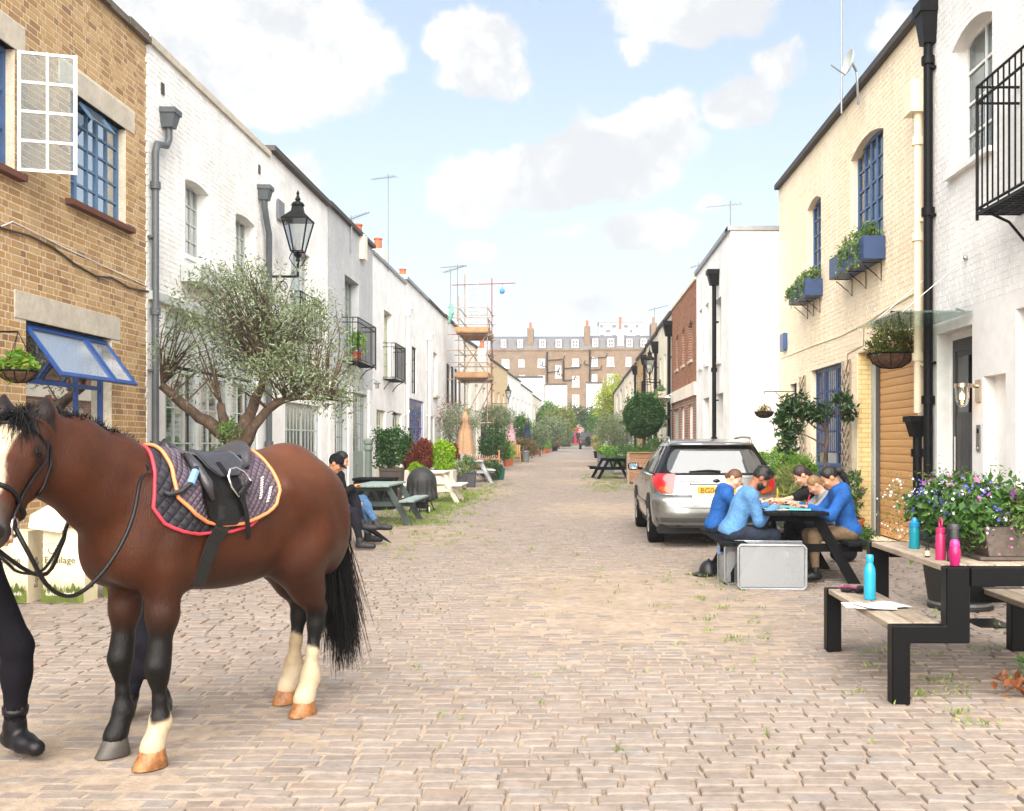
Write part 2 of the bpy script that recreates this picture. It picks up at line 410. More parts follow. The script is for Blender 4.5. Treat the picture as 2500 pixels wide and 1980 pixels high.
WOODG = mat('weathered_grey_wood', 'a89a88', c2='8d7d6c', r=.85, v=.2, s=2.5, b=.35, bs=30, stretch=(8, .8, 8), iv=.1)
WOODB = mat('brown_planter_wood', 'a27c5c', c2='86634a', r=.8, v=.18, s=3, b=.3, bs=30, stretch=(.8, 3, 9), iv=.08)
WOODT = mat('teak_wood', 'b08458', r=.75, v=.15, s=4, iv=.08)
SOIL = mat('potting_soil', '3a2a1e', r=1, v=.3, s=30, b=.5)
BARK = mat('tree_bark', '6a5646', c2='3c3028', r=.95, v=.3, s=9, b=.9, bs=35, stretch=(1, 1, .45))
# ---------------------------------------------------------------- the street
XL, XR = -5.7, 4.45
def sheet(name, x0, x1, ys, dz, m, kind='structure', par_=None):
    V = []; F = []
    for i, y in enumerate(ys): V += [(x0, y, gz(y)+dz), (x1, y, gz(y)+dz)]
    F = [(2*i, 2*i+1, 2*i+3, 2*i+2) for i in range(len(ys)-1)]
    o = link(name, mesh_np(name, V, F, m), par_); tag(o, kind=kind); return o
EARTH = mat('bare_earth', '8a7b66', r=1, v=.2, s=.6, b=.3)
tag(sheet('ground', -700, 700, [-60, 25, 60, 120, 250, 900], -.10, EARTH), 'bare earth under and beyond the houses')
SAND = mat('sandy_joint', '9d8c7b', c2='8a7a69', dirt=.25, r=1, v=.2, s=2.2, b=.4, bs=50)
street = sheet('street', -6.2, 5.2, [-3, 0, 10, 25, 40, 64], -.0065, SAND); tag(street, 'sandy bedding between the granite setts of the mews')
PAVM = brickmat('distant_setts', '938a82', '877e77', '7f766d', 'G', .19, .108, .3, .9, .1, .012)
far_pave = sheet('pavement', -6.2, 5.2, [63.9, 80, 100, 128], -.004, PAVM); tag(far_pave, 'distant granite setts running to the archway')
SETT = mat('granite_sett', '8e8279', c2='7b6f66', r=.85, v=.14, s=3, dirt=.22, b=.3, bs=45, spec=.25, iv=.5,
           ramp=[(0, '70655d'), (.2, '80756c'), (.5, '8b7f75'), (.75, '867a70'), (.93, '7f7c79'), (1, '8d7767')])
def setts():
    rng = np.random.default_rng(5); rows = []; y = 2.6; B = []
    while y < 64:
        dep = .098*(1+.12*(rng.random()-.5)); x = -5.75+rng.random()*.15
        while x < 4.6:
            L = .125+.095*rng.random(); B.append((x+L/2, y+dep/2, L-.013-.010*rng.random(), dep-.008-.007*rng.random())); x += L
        y += dep
    B = np.array(B); n = len(B)
    wob = .014*np.sin(B[:, 0]*1.1+.6*np.sin(B[:, 1]*.7))+.008*np.sin(B[:, 0]*3.1+B[:, 1]); B[:, 1] += wob
    h = .003*rng.normal(size=n); h = np.clip(h, -.014, .010)
    # camber and wheel-worn dips
    h += .012*np.sin(B[:, 0]*.9+1)*np.sin(B[:, 1]*.5)
    T = rng.normal(size=(n, 2))*.016
    rot = rng.normal(size=n)*.022
    base = np.maximum(0, (B[:, 1]-25)*.0098)
    sgx = np.array([-1, 1, 1, -1]); sgy = np.array([-1, -1, 1, 1])
    V = np.empty((n, 12, 3))
    jx = (rng.random((n, 4))-.5)*.012; jy = (rng.random((n, 4))-.5)*.010
    for lvl, (ins, z) in enumerate(((-.004, -.04), (.001, -.004), (.008, 0.))):
        lx = sgx*(B[:, 2:3]/2-ins)+jx; ly = sgy*(B[:, 3:4]/2-ins)+jy
        V[:, lvl*4:lvl*4+4, 0] = B[:, 0:1]+lx-ly*rot[:, None]; V[:, lvl*4:lvl*4+4, 1] = B[:, 1:2]+ly+lx*rot[:, None]
        V[:, lvl*4:lvl*4+4, 2] = base[:, None]+h[:, None]+z+(lx*T[:, 0:1]+ly*T[:, 1:2]*.8)*(lvl > 0)
    q = [[8, 9, 10, 11]]+[[a, (a+1) % 4, 4+(a+1) % 4, 4+a] for a in range(4)]+[[4+a, 4+(a+1) % 4, 8+(a+1) % 4, 8+a] for a in range(4)]
    q = np.array(q)
    px = CX0+FPX*B[:, 0]/B[:, 1]; py = CY0+FPX*HC/B[:, 1]
    vis = (px > 0) & (px < 2500) & (py < 1975)
    ids = np.where(vis)[0]; ids = ids[np.argsort(B[ids, 1])][:300]
    rest = np.setdiff1d(np.arange(n), ids)
    for i in ids:
        me = mesh_np('sett', V[i]-[B[i, 0], B[i, 1], base[i]], q, SETT)
        o = link('sett', me, street); o.location = (B[i, 0], B[i, 1], base[i])
    F = (q[None]+12*np.arange(len(rest))[:, None, None]).reshape(-1, 4)
    o = link('setts', mesh_np('setts', V[rest].reshape(-1, 3), F, SETT), street); tag(o, 'granite setts laid in rows across the mews', kind='stuff')
setts()
# ---------------------------------------------------------------- facades
def front(mb, fr, u0, u1, z0, z1, holes, rd_default=.15):
    """a wall face with true openings (arched heads allowed) and their reveals. holes: (u0,u1,z0,z1,arch,depth)"""
    def outline(h):
        a, b, c, d = h[:4]; ar = h[4] if len(h) > 4 else 0
        if not ar: return [(a, c), (b, c), (b, d), (a, d)]
        n = 9; pts = [(a, c), (b, c)]
        for i in range(n):
            t = 1-2*i/(n-1); pts.append(((a+b)/2+t*(b-a)/2, d+ar*(1-t*t)))
        return pts
    bm = bmesh.new()
    def loop(pts):
        vs = [bm.verts.new((p[0], p[1], 0)) for p in pts]
        return [bm.edges.new((vs[i], vs[(i+1) % len(vs)])) for i in range(len(vs))]
    E = loop([(u0, z0), (u1, z0), (u1, z1), (u0, z1)])
    outs = [outline(h) for h in holes]
    for o in outs: E += loop(o)
    bmesh.ops.triangle_fill(bm, use_beauty=True, use_dissolve=False, edges=E)
    bm.verts.index_update()
    mb.add([fr(v.co.x, v.co.y, 0) for v in bm.verts], [[v.index for v in f.verts] for f in bm.faces]); bm.free()
    for h, o in zip(holes, outs):
        d = h[5] if len(h) > 5 else rd_default; n = len(o)
        mb.add([fr(p[0], p[1], 0) for p in o]+[fr(p[0], p[1], -d) for p in o], [(i, (i+1) % n, n+(i+1) % n, n+i) for i in range(n)])
def shell(mb, fr, u0, u1, z0, z1, depth):
    """the rest of the house: sides, back, flat roof behind the parapet"""
    P = lambda u, z, d: fr(u, z, d)
    for u in (u0+.002, u1-.002): mb.add([P(u, z0, -.002), P(u, z0, -depth), P(u, z1, -depth), P(u, z1, -.002)], [(0, 1, 2, 3)])
    mb.add([P(u0, z0, -depth), P(u1, z0, -depth), P(u1, z1, -depth), P(u0, z1, -depth)], [(0, 1, 2, 3)])
    mb.add([P(u0, z1-.06, 0), P(u1, z1-.06, 0), P(u1, z1-.06, -depth), P(u0, z1-.06, -depth)], [(0, 1, 2, 3)])
def inhole(u, z, holes, pad=0.):
    for h in holes:
        a, b, c, d = h[:4]; ar = h[4] if len(h) > 4 else 0
        if a-pad < u < b+pad:
            t = (u-(a+b)/2)/((b-a)/2) if ar else 0
            if c-pad < z < d+pad+(ar*(1-t*t) if ar else 0): return True
    return False
def bricks(fr, parent, u0, u1, z0, z1, holes, m, L=.225, H=.075, gap=.012, proud=.003, nind=300, name='brick', rng=None, stuff='bricks', bond='flemish'):
    rng = rng or np.random.default_rng(3); out = []
    z = z0; row = 0
    while z < z1-.02:
        hz = min(H, z1-z); zc = z+hz/2
        cuts = []
        for h in holes:
            a, b, c, d = h[:4]; ar = h[4] if len(h) > 4 else 0
            if c-.02 < zc < d+.001: cuts.append((a, b))
            elif ar and d < zc+hz/2 < d+ar+hz:
                t = math.sqrt(max(0, 1-(zc-hz/2-d)/ar)) if zc-hz/2 < d+ar else 0
                if t: cuts.append(((a+b)/2-t*(b-a)/2, (a+b)/2+t*(b-a)/2))
        u = u0-(.17 if row % 2 else .0); k = row
        while u < u1:
            l = L if (bond != 'flemish' or (k % 2 == 0)) else L/2
            segs = [(max(u, u0), min(u+l, u1))]
            for a, b in cuts:
                ns = []
                for s, e in segs:
                    if e <= a or s >= b: ns.append((s, e)); continue
                    if s < a: ns.append((s, a))
                    if e > b: ns.append((b, e))
                segs = ns
            for s, e in segs:
                if e-s > .03: out.append((s+gap/2, e-gap/2, z+gap/2, z+hz-gap/2))
            u += l; k += 1
        z += H; row += 1
    out = np.array(out); n = len(out)
    if n == 0: return
    pr = proud*(1+.25*rng.normal(size=n)).clip(.5, 1.6)
    o, U, N = np.array(fr.o), np.array(fr.U), np.array(fr.N)
    def P(u, z, d): return o+u[:, None]*U+d[:, None]*N+np.stack([0*z, 0*z, z], 1)
    c = P((out[:, 0]+out[:, 1])/2, (out[:, 2]+out[:, 3])/2, pr*0)
    yy = np.maximum(c[:, 1], .5); px = CX0+FPX*c[:, 0]/yy; py = CY0-FPX*(c[:, 2]-HC)/yy
    vis = (px > -20) & (px < 2520) & (py > -20) & (py < 1990) & (c[:, 1] > 1)
    x2 = P(out[:, 0], out[:, 2], pr*0); x3 = P(out[:, 1], out[:, 3], pr*0)
    sz = abs(x2[:, 0]/np.maximum(x2[:, 1], .5)-x3[:, 0]/np.maximum(x3[:, 1], .5))*(out[:, 3]-out[:, 2])/yy
    ids = np.where(vis)[0]; ids = ids[np.argsort(-sz[ids])][:nind]
    rest = np.setdiff1d(np.arange(n), ids)
    ch = .0012
    V = np.empty((n, 8, 3))
    for j, (a, b) in enumerate(((0, 2), (1, 2), (1, 3), (0, 3))):
        V[:, j] = P(out[:, a], out[:, b], pr*0-.003)
        su = ch if a == 0 else -ch; sv = ch if b == 2 else -ch
        V[:, 4+j] = P(out[:, a]+su, out[:, b]+sv, pr)
    q = np.array([[4, 5, 6, 7]]+[[a, (a+1) % 4, 4+(a+1) % 4, 4+a] for a in range(4)])
    cache = {}
    for i in ids:
        key = (round(out[i, 1]-out[i, 0], 3), round(out[i, 3]-out[i, 2], 3), i % 5)
        if key not in cache: cache[key] = mesh_np(name, V[i]-c[i], q, m)
        ob = link(name, cache[key], parent); ob.location = c[i]
    F = (q[None]+8*np.arange(len(rest))[:, None, None]).reshape(-1, 4)
    ob = link(stuff, mesh_np(stuff, V[rest].reshape(-1, 3), F, m), parent); tag(ob, kind='stuff')
def window(fr, house, u0, u1, z0, z1, d=-.12, nx=2, ny=3, m=WHITE, fw=.05, bar=.022, glass=GLASS, label=None, blind=None, sill=None, us=None, zs=None, name='window', th=.05, mid=None, panes=True):
    b = MB()
    b.fbox(fr, u0, u1, z0, z0+fw, d-th, d); b.fbox(fr, u0, u1, z1-fw, z1, d-th, d)
    b.fbox(fr, u0, u0+fw, z0+fw, z1-fw, d-th, d-.001); b.fbox(fr, u1-fw, u1, z0+fw, z1-fw, d-th, d-.001)
    us = us or [i/nx for i in range(nx+1)]; zs = zs or [i/ny for i in range(ny+1)]
    U = [u0+fw+(u1-u0-2*fw)*t for t in us]; Z = [z0+fw+(z1-z0-2*fw)*t for t in zs]
    for i, u in enumerate(U[1:-1]):
        w = bar*(2.6 if mid and i+1 in mid else 1); b.fbox(fr, u-w/2, u+w/2, z0+fw, z1-fw, d-th+.004, d-.004-.002*(w > bar))
    for j, z in enumerate(Z[1:-1]): b.fbox(fr, u0+fw, u1-fw, z-bar/2, z+bar/2, d-th+.006, d-.008)
    w = b.build(name, m, house)
    if label: w['label'] = label
    if panes:
        for i in range(len(U)-1):
            for j in range(len(Z)-1):
                g = MB().fbox(fr, U[i], U[i+1], Z[j], Z[j+1], d-th*.6, d-th*.6+.004).build('pane', glass, w)
    else: MB().fbox(fr, u0+fw, u1-fw, z0+fw, z1-fw, d-th*.6, d-th*.6+.004).build('pane', glass, w)
    if blind: MB().fbox(fr, u0+.03, u1-.03, z0+blind[1]*(z1-z0), z0+blind[2]*(z1-z0), d-th-.06, d-th-.05).build('blind', blind[0], w)
    if sill: MB().fbox(fr, u0-.06, u1+.06, z0-sill[1], z0, d-.02, sill[2]).build('sill', sill[0], w)
    return w
def plankdoor(fr, house, u0, u1, z0, z1, d, m, glass=None, n=4, grid=None, gz0=.55, knob=True, label=None, fw=.07):
    """a framed leaf; upper part glazed when grid=(nx,ny)"""
    b = MB(); b.fbox(fr, u0, u1, z0, z1, d-.05, d-.012)
    b.fbox(fr, u0, u0+fw, z0, z1, d-.012, d); b.fbox(fr, u1-fw, u1, z0, z1, d-.012, d)
    zm = z0+(z1-z0)*gz0
    for za in (z0, zm-fw/2, z1-fw): b.fbox(fr, u0+fw, u1-fw, za, za+fw, d-.012, d-.001)
    for k in range(1, n):
        u = u0+fw+(u1-u0-2*fw)*k/n; b.fbox(fr, u-.012, u+.012, z0+fw, zm-fw/2, d-.012, d-.004)
    if grid:
        for k in range(1, grid[0]):
            u = u0+fw+(u1-u0-2*fw)*k/grid[0]; b.fbox(fr, u-.015, u+.015, zm+fw/2, z1-fw, d-.012, d+.002)
        for k in range(1, grid[1]):
            z = zm+fw/2+(z1-fw-zm-fw/2)*k/grid[1]; b.fbox(fr, u0+fw, u1-fw, z-.015, z+.015, d-.012, d+.004)
    o = b.build('door', m, house)
    if label: o['label'] = label
    if grid: MB().fbox(fr, u0+fw, u1-fw, zm+fw/2, z1-fw, d-.009, d-.006).build('pane', glass or GLASS_D, o)
    if knob: MB().ball(fr(u0+fw*.5, (z0+zm)/2+.25, d+.03), .03).build('handle', STEEL, o, smooth=True)
    return o
def downpipe(name, label, fr, u, z0, z1, m, r=.05, d=.1, hopper=None, collars=(), path=None, group=None):
    t = thing(name, label, 'pipe', fr(u, z0, d), group)
    b = MB(); b.tube(path or [fr(u, z0, d), fr(u, z1, d)], r, 10)
    for z in collars: b.tube([fr(u, z-.05, d), fr(u, z+.05, d)], r*1.45, 10)
    b.build('pipe', m, t, auto=40)
    if hopper:
        hu, hz, w, h = hopper
        hb = MB()
        for (ra, za, rb_, zb) in ((w*.32, hz, w*.5, hz+h*.72), (w*.58, hz+h*.72, w*.58, hz+h)):
            lo = [fr(hu+sx*ra, za, d+sy*ra) for sx, sy in ((-1,-1),(1,-1),(1,1),(-1,1))]; hi = [fr(hu+sx*rb_, zb, d+sy*rb_) for sx, sy in ((-1,-1),(1,-1),(1,1),(-1,1))]
            hb.add(lo+hi, [(3,2,1,0),(4,5,6,7),(0,1,5,4),(1,2,6,5),(2,3,7,6),(3,0,4,7)])
        hb.build('hopper', m, t)
    bb = MB()
    z = z0+.6
    while z < z1-.3:
        bb.fbox(fr, u-r*1.5, u+r*1.5, z-.015, z+.015, 0.002, d); z += 1.8
    bb.build('bracket', m, t)
    return t
def coping(fr, house, u0, u1, z, m, h=.09, out=.08, dep=.35, jag=0):
    b = MB()
    if not jag: b.fbox(fr, u0, u1, z, z+h, -dep, out)
    else:
        u = u0; r = random.Random(int(u0*10))
        while u < u1-.01:
            e = min(u1, u+.45+.2*r.random()); b.fbox(fr, u+.004, e-.004, z, z+h+jag*(r.random()-.5), -dep, out+jag*(r.random()-.5)); u = e
    return b.build('coping', m, house)
frL = frame((XL, 0, 0), (0, 1, 0), (1, 0, 0))
frR = frame((XR, 0, 0), (0, 1, 0), (-1, 0, 0))
frR3 = frame((3.41, 0, 0), (0, 1, 0), (-1, 0, 0))
# ---- L1 yellow stock brick house
def house(name, label, fr, u0, u1, z0, z1, m, holes, depth=6, cop=None, back=None, cat='house'):
    t = thing(name, label, cat, fr((u0+u1)/2, z0, 0))
    b = MB(); front(b, fr, u0, u1, z0, z1, holes); b.build('wall', m, t)
    b = MB(); shell(b, fr, u0, u1, z0, z1, depth); b.build('outer_shell', back or INNER, t)
    if cop: coping(fr, t, u0, u1, z1, **cop)
    return t
H1 = [(8.9, 10.36, 4.19, 5.46, 0, .14), (11.52, 12.95, 4.19, 5.44, 0, .14), (10.58, 12.55, .95, 2.71, 0, .16), (6.6, 8.0, 0, 2.6, 0, .2)]
L1 = house('brick_house', 'yellow stock brick house with blue steel windows behind the horse', frL, 5.2, 13.6, -.1, 6.78, MORTAR, H1, cop=dict(m=STONE, jag=.03, h=.1), back=STONE)
bricks(frL, L1, 7.6, 13.585, -.02, 6.78, H1+[(11.25, 13.2, 5.44, 5.72), (10.35, 12.78, 2.71, 3.0), (8.7, 10.55, 5.46, 5.74)], STOCK)
for i, (a, b_, z0, z1) in enumerate(((11.25, 13.2, 5.44, 5.72), (10.35, 12.78, 2.71, 3.0), (8.7, 10.55, 5.46, 5.74))):
    MB().fbox(frL, a, b_, z0, z1, -.1, .012).build('lintel', CONC, L1, bevel=.006)
w = window(frL, L1, 11.52, 12.95, 4.19, 5.44, d=-.09, m=BLUEL, fw=.045, bar=.024, us=[0, .2, .42, .6, .8, 1], zs=[0, .2, .4, .6, .8, 1], mid=(1, 3), label='pale blue steel casement with a vent ajar')
vb = MB()   # open top vent
def vent(fr, b, u0, u1, z1, h, ang, d, fw=.03):
    f2 = frame(fr(0, 0, d), fr.U, fr.N)
    c, s_ = math.cos(ang), math.sin(ang)
    def q(u, t, w): return fr(u, z1-t*c+w*s_, d+t*s_+w*c)
    def bx(a, b_, t0, t1, w0, w1):
        P = [q(u, t, w) for w in (w0, w1) for u, t in ((a,t0),(b_,t0),(b_,t1),(a,t1))]
        b.add(P, [(0,1,2,3),(4,7,6,5),(0,4,5,1),(1,5,6,2),(2,6,7,3),(3,7,4,0)])
    bx(u0, u0+fw, 0, h, 0, .03); bx(u1-fw, u1, 0, h, 0, .03); bx(u0+fw, u1-fw, 0, fw, .001, .029); bx(u0+fw, u1-fw, h-fw, h, .001, .029)
    return lambda gb: gb.add([q(u, t, .015) for u, t in ((u0,0),(u1,0),(u1,h),(u0,h))], [(0, 1, 2, 3)])
pv = vent(frL, vb, 11.82, 12.4, 5.40, .27, R(38), -.06); so = vb.build('vent_sash', BLUEL, w); g = MB(); pv(g); g.build('pane', FROST, so)
MB().fbox(frL, 11.4, 13.05, 4.12, 4.19, -.1, .09).build('sill', BROWNT, L1, bevel=.005)
MB().fbox(frL, 8.8, 10.46, 4.12, 4.19, -.1, .09).build('sill', BROWNT, L1, bevel=.005)
w = window(frL, L1, 8.9, 10.36, 4.19, 5.46, d=-.09, m=BLUEF, fw=.05, nx=3, ny=3, label='upper window with one sash swung wide open')
# the wide-open casement: hinged on the near jamb, standing square to the wall
frS = frame((XL+.03, 10.36, 0), (1, .30, 0), (.30, -1, 0))
b = MB(); sw, z0, z1 = .56, 4.21, 5.45
for a, c in ((0, .035), (sw/2-.012, sw/2+.012), (sw-.035, sw)): b.fbox(frS, a, c, z0, z1, -.012, .012)
for k in range(5): z = z0+.018+(z1-z0-.036)*k/4; b.fbox(frS, .035, sw-.035, z-.015, z+.015, -.011, .011)
so = b.build('casement_sash', WHITE, w); so['label'] = 'white eight-pane sash swung out square to the wall'
for i in range(2):
    for k in range(4): 
        za = z0+.018+(z1-z0-.036)*k/4; MB().fbox(frS, .035+i*.255, .28+i*.245, za+.015, za+(z1-z0)/4-.02, -.002, .002).build('pane', GLASS, so)
# lower window with two awning sashes pushed out
w = window(frL, L1, 10.58, 12.55, .95, 2.71, d=-.1, m=BLUED, fw=.06, bar=.05, us=[0, .68, 1], zs=[0, .66, 1], label='royal blue window with awning sashes propped open', glass=GLASS_D)
for a, c in ((10.64, 11.9), (11.93, 12.5)):
    vb = MB(); pv = vent(frL, vb, a, c, 2.66, .66, R(36), -.06, .05); so = vb.build('awning_sash', BLUED, w); g = MB(); pv(g); g.build('pane', FROST, so)
plankdoor(frL, L1, 6.6, 8.0, 0, 2.6, -.15, BLUED, grid=(3, 2))
pts = [frL(u, z, .02) for u, z in ((8.5, 3.62), (9.6, 3.6), (10.1, 3.57), (10.6, 3.6), (11.1, 3.57), (11.6, 3.47), (12.1, 3.42), (12.5, 3.47), (13.0, 3.42), (13.6, 3.46))]
tag(MB().tube(pts, .013, 6).build('wall_cable', mat('dark_cable', '4a4038', v=.1), None), 'sagging dark cable clipped across the yellow brick wall', 'cable')
tag(MB().tube([frL(u, z, .015) for u, z in ((9.4, 3.42), (9.9, 3.5), (10.3, 3.68), (10.7, 3.66), (11.3, 3.62), (13.5, 3.53))], .006, 5).build('wall_cable', WHITE, None), 'thin white wire looping above the blue awning window', 'cable')
# toothed strip where brick meets white paint
b = MB(); z = 0; k = 0
while z < 6.7:
    b.fbox(frL, 13.585-(.05 if k % 2 else .015)*rnd.random(), 13.62, z+.004, z+.071, 0.001, .012); z += .075; k += 1
b.build('paint_edge', WHITEB, L1)
# ---- L2, L3 white painted brick
H2 = [(14.95, 15.93, 4.22, 5.32, .06, .2), (17.2, 18.25, 4.22, 5.32, .06, .2), (14.2, 18.4, 0, 3.35, 0, .12)]
L2 = house('white_house', 'white painted brick house with a small grey window box behind the olive tree', frL, 13.6, 19.1, -.1, 6.82, WHITEB, H2, cop=dict(m=CONC, h=.10, out=.05))
bricks(frL, L2, 13.64, 19.095, 3.4, 6.82, H2, WHITEB, proud=.004, nind=300, gap=.009)
for a, c in ((14.95, 15.93), (17.2, 18.25)): window(frL, L2, a, c, 4.22, 5.38, d=-.18, nx=4, ny=4, m=GREYL, fw=.05, mid=(2,), blind=(CURTAIN, .0, .9), sill=(WHITE, .07, .04))
b = MB(); b.fbox(frL, 14.2, 18.4, 2.55, 3.35, -.1, -.06); b.fbox(frL, 13.62, 19.0, 3.36, 3.48, 0.004, .09); b.fbox(frL, 14.2, 18.4, 0, .85, -.1, -.05)
for u in (14.2, 15.55, 17.0, 18.32): b.fbox(frL, u, u+.1, 0, 3.35, -.12, -.02)
b.build('timber_frontage', GREYL, L2)
for a, c in ((14.3, 15.55), (15.65, 17.0), (17.1, 18.32)):
    window(frL, L2, a, c, .85, 2.5, d=-.07, nx=3, ny=3, m=GREYL, fw=.05)
    s = MB()
    for k in range(20): z = .92+k*.075; s.fbox(frL, a+.06, c-.3, z, z+.055, -.2, -.185)
    s.build('shutter', SHUTG, L2)
    window(frL, L2, a, c, 2.62, 3.3, d=-.055, nx=3, ny=1, m=GREYL, fw=.06)
H3 = [(20.6, 22.1, 3.6, 5.5, 0, .15), (20.2, 23.1, 0, 2.25, 0, .12)]
L3 = house('white_house', 'white house with a pale glazed garage door and bracket street lamp', frL, 19.1, 23.7, -.1, 6.95, WHITEB, H3, cop=dict(m=SLATE, h=.10, out=.12))
bricks(frL, L3, 19.1, 23.69, 2.4, 6.95, H3, WHITEB, proud=.004, nind=150, gap=.009)
window(frL, L3, 20.6, 22.1, 3.6, 5.5, d=-.1, nx=4, ny=4, m=GREYL, mid=(2,), blind=(CURTAIN, 0, 1))
for a, c in ((20.22, 21.63), (21.66, 23.08)): plankdoor(frL, L3, a, c, 0, 2.25, -.07, GREYL, grid=(5, 3), gz0=.3, n=3, glass=FROST)
# ---- L4 grey painted brick
H4 = [(25.5, 27.2, 3.5, 5.7, 0, .25), (24.0, 25.7, 0, 2.75, 0, .15), (26.3, 28.3, 0, 2.75, 0, .15)]
L4 = house('grey_house', 'pale grey painted brick house with sage doors and an iron balcony', frL, 23.7, 29.1, -.1, 7.0, GREYB, H4, cop=dict(m=SLATE, h=.10, out=.1))
bricks(frL, L4, 23.7, 29.09, 2.9, 7.0, H4, GREYB, proud=.005, nind=120, gap=.009)
window(frL, L4, 25.5, 27.2, 3.5, 5.7, d=-.2, nx=4, ny=5, m=SAGE, mid=(2,), glass=GLASS_D)
for a, c in ((24.0, 24.84), (24.86, 25.7), (26.3, 27.28), (27.32, 28.3)): plankdoor(frL, L4, a, c, 0, 2.75, -.1, SAGE, grid=(3, 4), gz0=.42, n=1)
for u in (23.72, 25.75, 28.35): MB().fbox(frL, u, u+.45, 0, 2.9, 0.004, .06).build('pilaster', WHITE, L4)
# ---- L5 white with pale green doors
H5 = [(30.9, 32.3, 3.4, 5.5, 0, .2), (29.7, 31.2, 0, 2.4, 0, .12), (32.4, 34.2, 0, 2.4, 0, .12)]
L5 = house('white_house', 'white house with pale green doors and a railed upstairs window', frL, 29.1, 34.9, 0, 6.87, WHITE, H5, cop=dict(m=LEAD, h=.10, out=.06))
window(frL, L5, 30.9, 32.3, 3.4, 5.5, d=-.15, nx=4, ny=5, m=PALEG, mid=(2,))
for a, c in ((29.7, 30.44), (30.46, 31.2), (32.4, 33.28), (33.32, 34.2)): plankdoor(frL, L5, a, c, .03, 2.4, -.09, PALEG, grid=(2, 3), gz0=.45, n=1)
# ---- L6 white with blue frontage
H6 = [(36.3, 37.4, 3.2, 4.9, 0, .12), (35.6, 39.3, 0.05, 3.0, 0, .1)]
L6 = house('white_house', 'white house with a bright blue glazed shopfront door', frL, 34.9, 40.2, .05, 7.07, WHITE, H6, cop=dict(m=LEAD, h=.10, out=.08))
window(frL, L6, 36.3, 37.4, 3.2, 4.9, d=-.05, nx=2, ny=4, m=BLACK, glass=GLASS_D)
BLUEN = mat('bright_blue_paint', '3560b0', r=.4, v=.06, s=4)
plankdoor(frL, L6, 35.6, 37.44, .1, 3.0, -.05, BLUEN, grid=(4, 4), gz0=.3, n=2); plankdoor(frL, L6, 37.48, 39.3, .1, 3.0, -.05, BLUEN, grid=(4, 4), gz0=.3, n=2)
# ---- L7, L8, beyond
H7 = [(42.0, 43.2, 3.4, 5.2, 0, .15), (41, 42.3, .1, 2.5, 0, .1), (43.6, 45.0, .1, 2.5, 0, .1)]
L7 = house('white_house', 'white house with a stone sill under its upper window beside the climbing plant', frL, 40.2, 45.7, .1, 7.08, WHITE, H7, cop=dict(m=SLATE, h=.10, out=.08))
window(frL, L7, 42.0, 43.2, 3.4, 5.2, d=-.1, nx=2, ny=3, m=WHITE, sill=(CONC, .1, .12), blind=(CURTAIN, 0, 1))
for a, c in ((41, 42.3), (43.6, 45)): plankdoor(frL, L7, a, c, .16, 2.5, -.06, GREYL, n=3)
H8 = [(47, 48.2, 3.3, 5.0, 0, .12), (50.2, 51.3, 3.3, 5.0, 0, .12), (47, 50, .2, 2.6, 0, .1)]
L8 = house('white_house', 'white house with black shutters behind the scaffold tower', frL, 45.7, 53.6, .15, 7.12, WHITE, H8, cop=dict(m=SLATE, h=.12, out=.08))
for a, c in ((47, 48.2), (50.2, 51.3)):
    window(frL, L8, a, c, 3.3, 5.0, d=-.06, nx=2, ny=3, m=WHITE)
    for k in (a-.55, c+.05): MB().fbox(frL, k, k+.5, 3.25, 5.05, .01, .05).build('shutter', BLACK, L8)
plankdoor(frL, L8, 47, 48.48, .25, 2.6, -.05, WHITE, n=4); plankdoor(frL, L8, 48.52, 50, .25, 2.6, -.05, WHITE, n=4)
# far left row bends gently inwards
def farhouse(A, B, z0, z1, m, label, wins, doors, copm=SLATE, name='mews_house', wm=WHITE, side=1):
    A, B = Vector(A+(0,)), Vector(B+(0,)); U = (B-A); L = U.length; U.normalize(); N = Vector((U.y, -U.x, 0))*side
    fr = frame(A, U, N); ho = [(L*a, L*b_, z0+c, z0+d, 0, .12) for a, b_, c, d in wins]+[(L*a, L*b_, z0+.001, z0+h, 0, .1) for a, b_, h in doors]
    t = house(name, label, fr, 0, L, z0-.1, z1, m, ho, cop=dict(m=copm, h=.12, out=.08))
    for h in ho[:len(wins)]: window(fr, t, *h[:4], d=-.08, nx=2, ny=3, m=wm, panes=False, sill=(CONC, .08, .06))
    for h in ho[len(wins):]: plankdoor(fr, t, h[0], h[1], h[2], h[3], -.06, [SAGE, BLACK, GREYL, BLUED][int(h[0]*3) % 4], n=3, knob=False)
    return t, fr, L
W4 = [(.12, .24, 3.0, 4.5), (.40, .52, 3.0, 4.5), (.70, .82, 3.0, 4.5)]; D3 = [(.08, .2, 2.2), (.3, .48, 2.3), (.62, .9, 2.4)]
farhouse((-5.7, 53.6), (-5.2, 65), .3, 6.9, CREAMR, 'cream rendered mews house just beyond the scaffold', W4, D3)
farhouse((-5.2, 65), (-4.75, 76), .4, 6.75, mat('tan_render', 'd8bd92', r=.85, dirt=.15), 'tan rendered mews house carrying the far left lamp', W4, D3)
farhouse((-4.75, 76), (-4.3, 87), .52, 6.6, WHITE, 'plain white mews house between the tan house and the dark-piped row', W4, D3)
farhouse((-4.3, 87), (-3.85, 102), .65, 6.4, WHITEB, 'white mews house with dark pipes near the archway, left row', W4, D3)
farhouse((-3.85, 102), (-3.4, 118), .78, 6.2, CREAMR, 'last cream mews house of the left row before the archway', W4, D3)
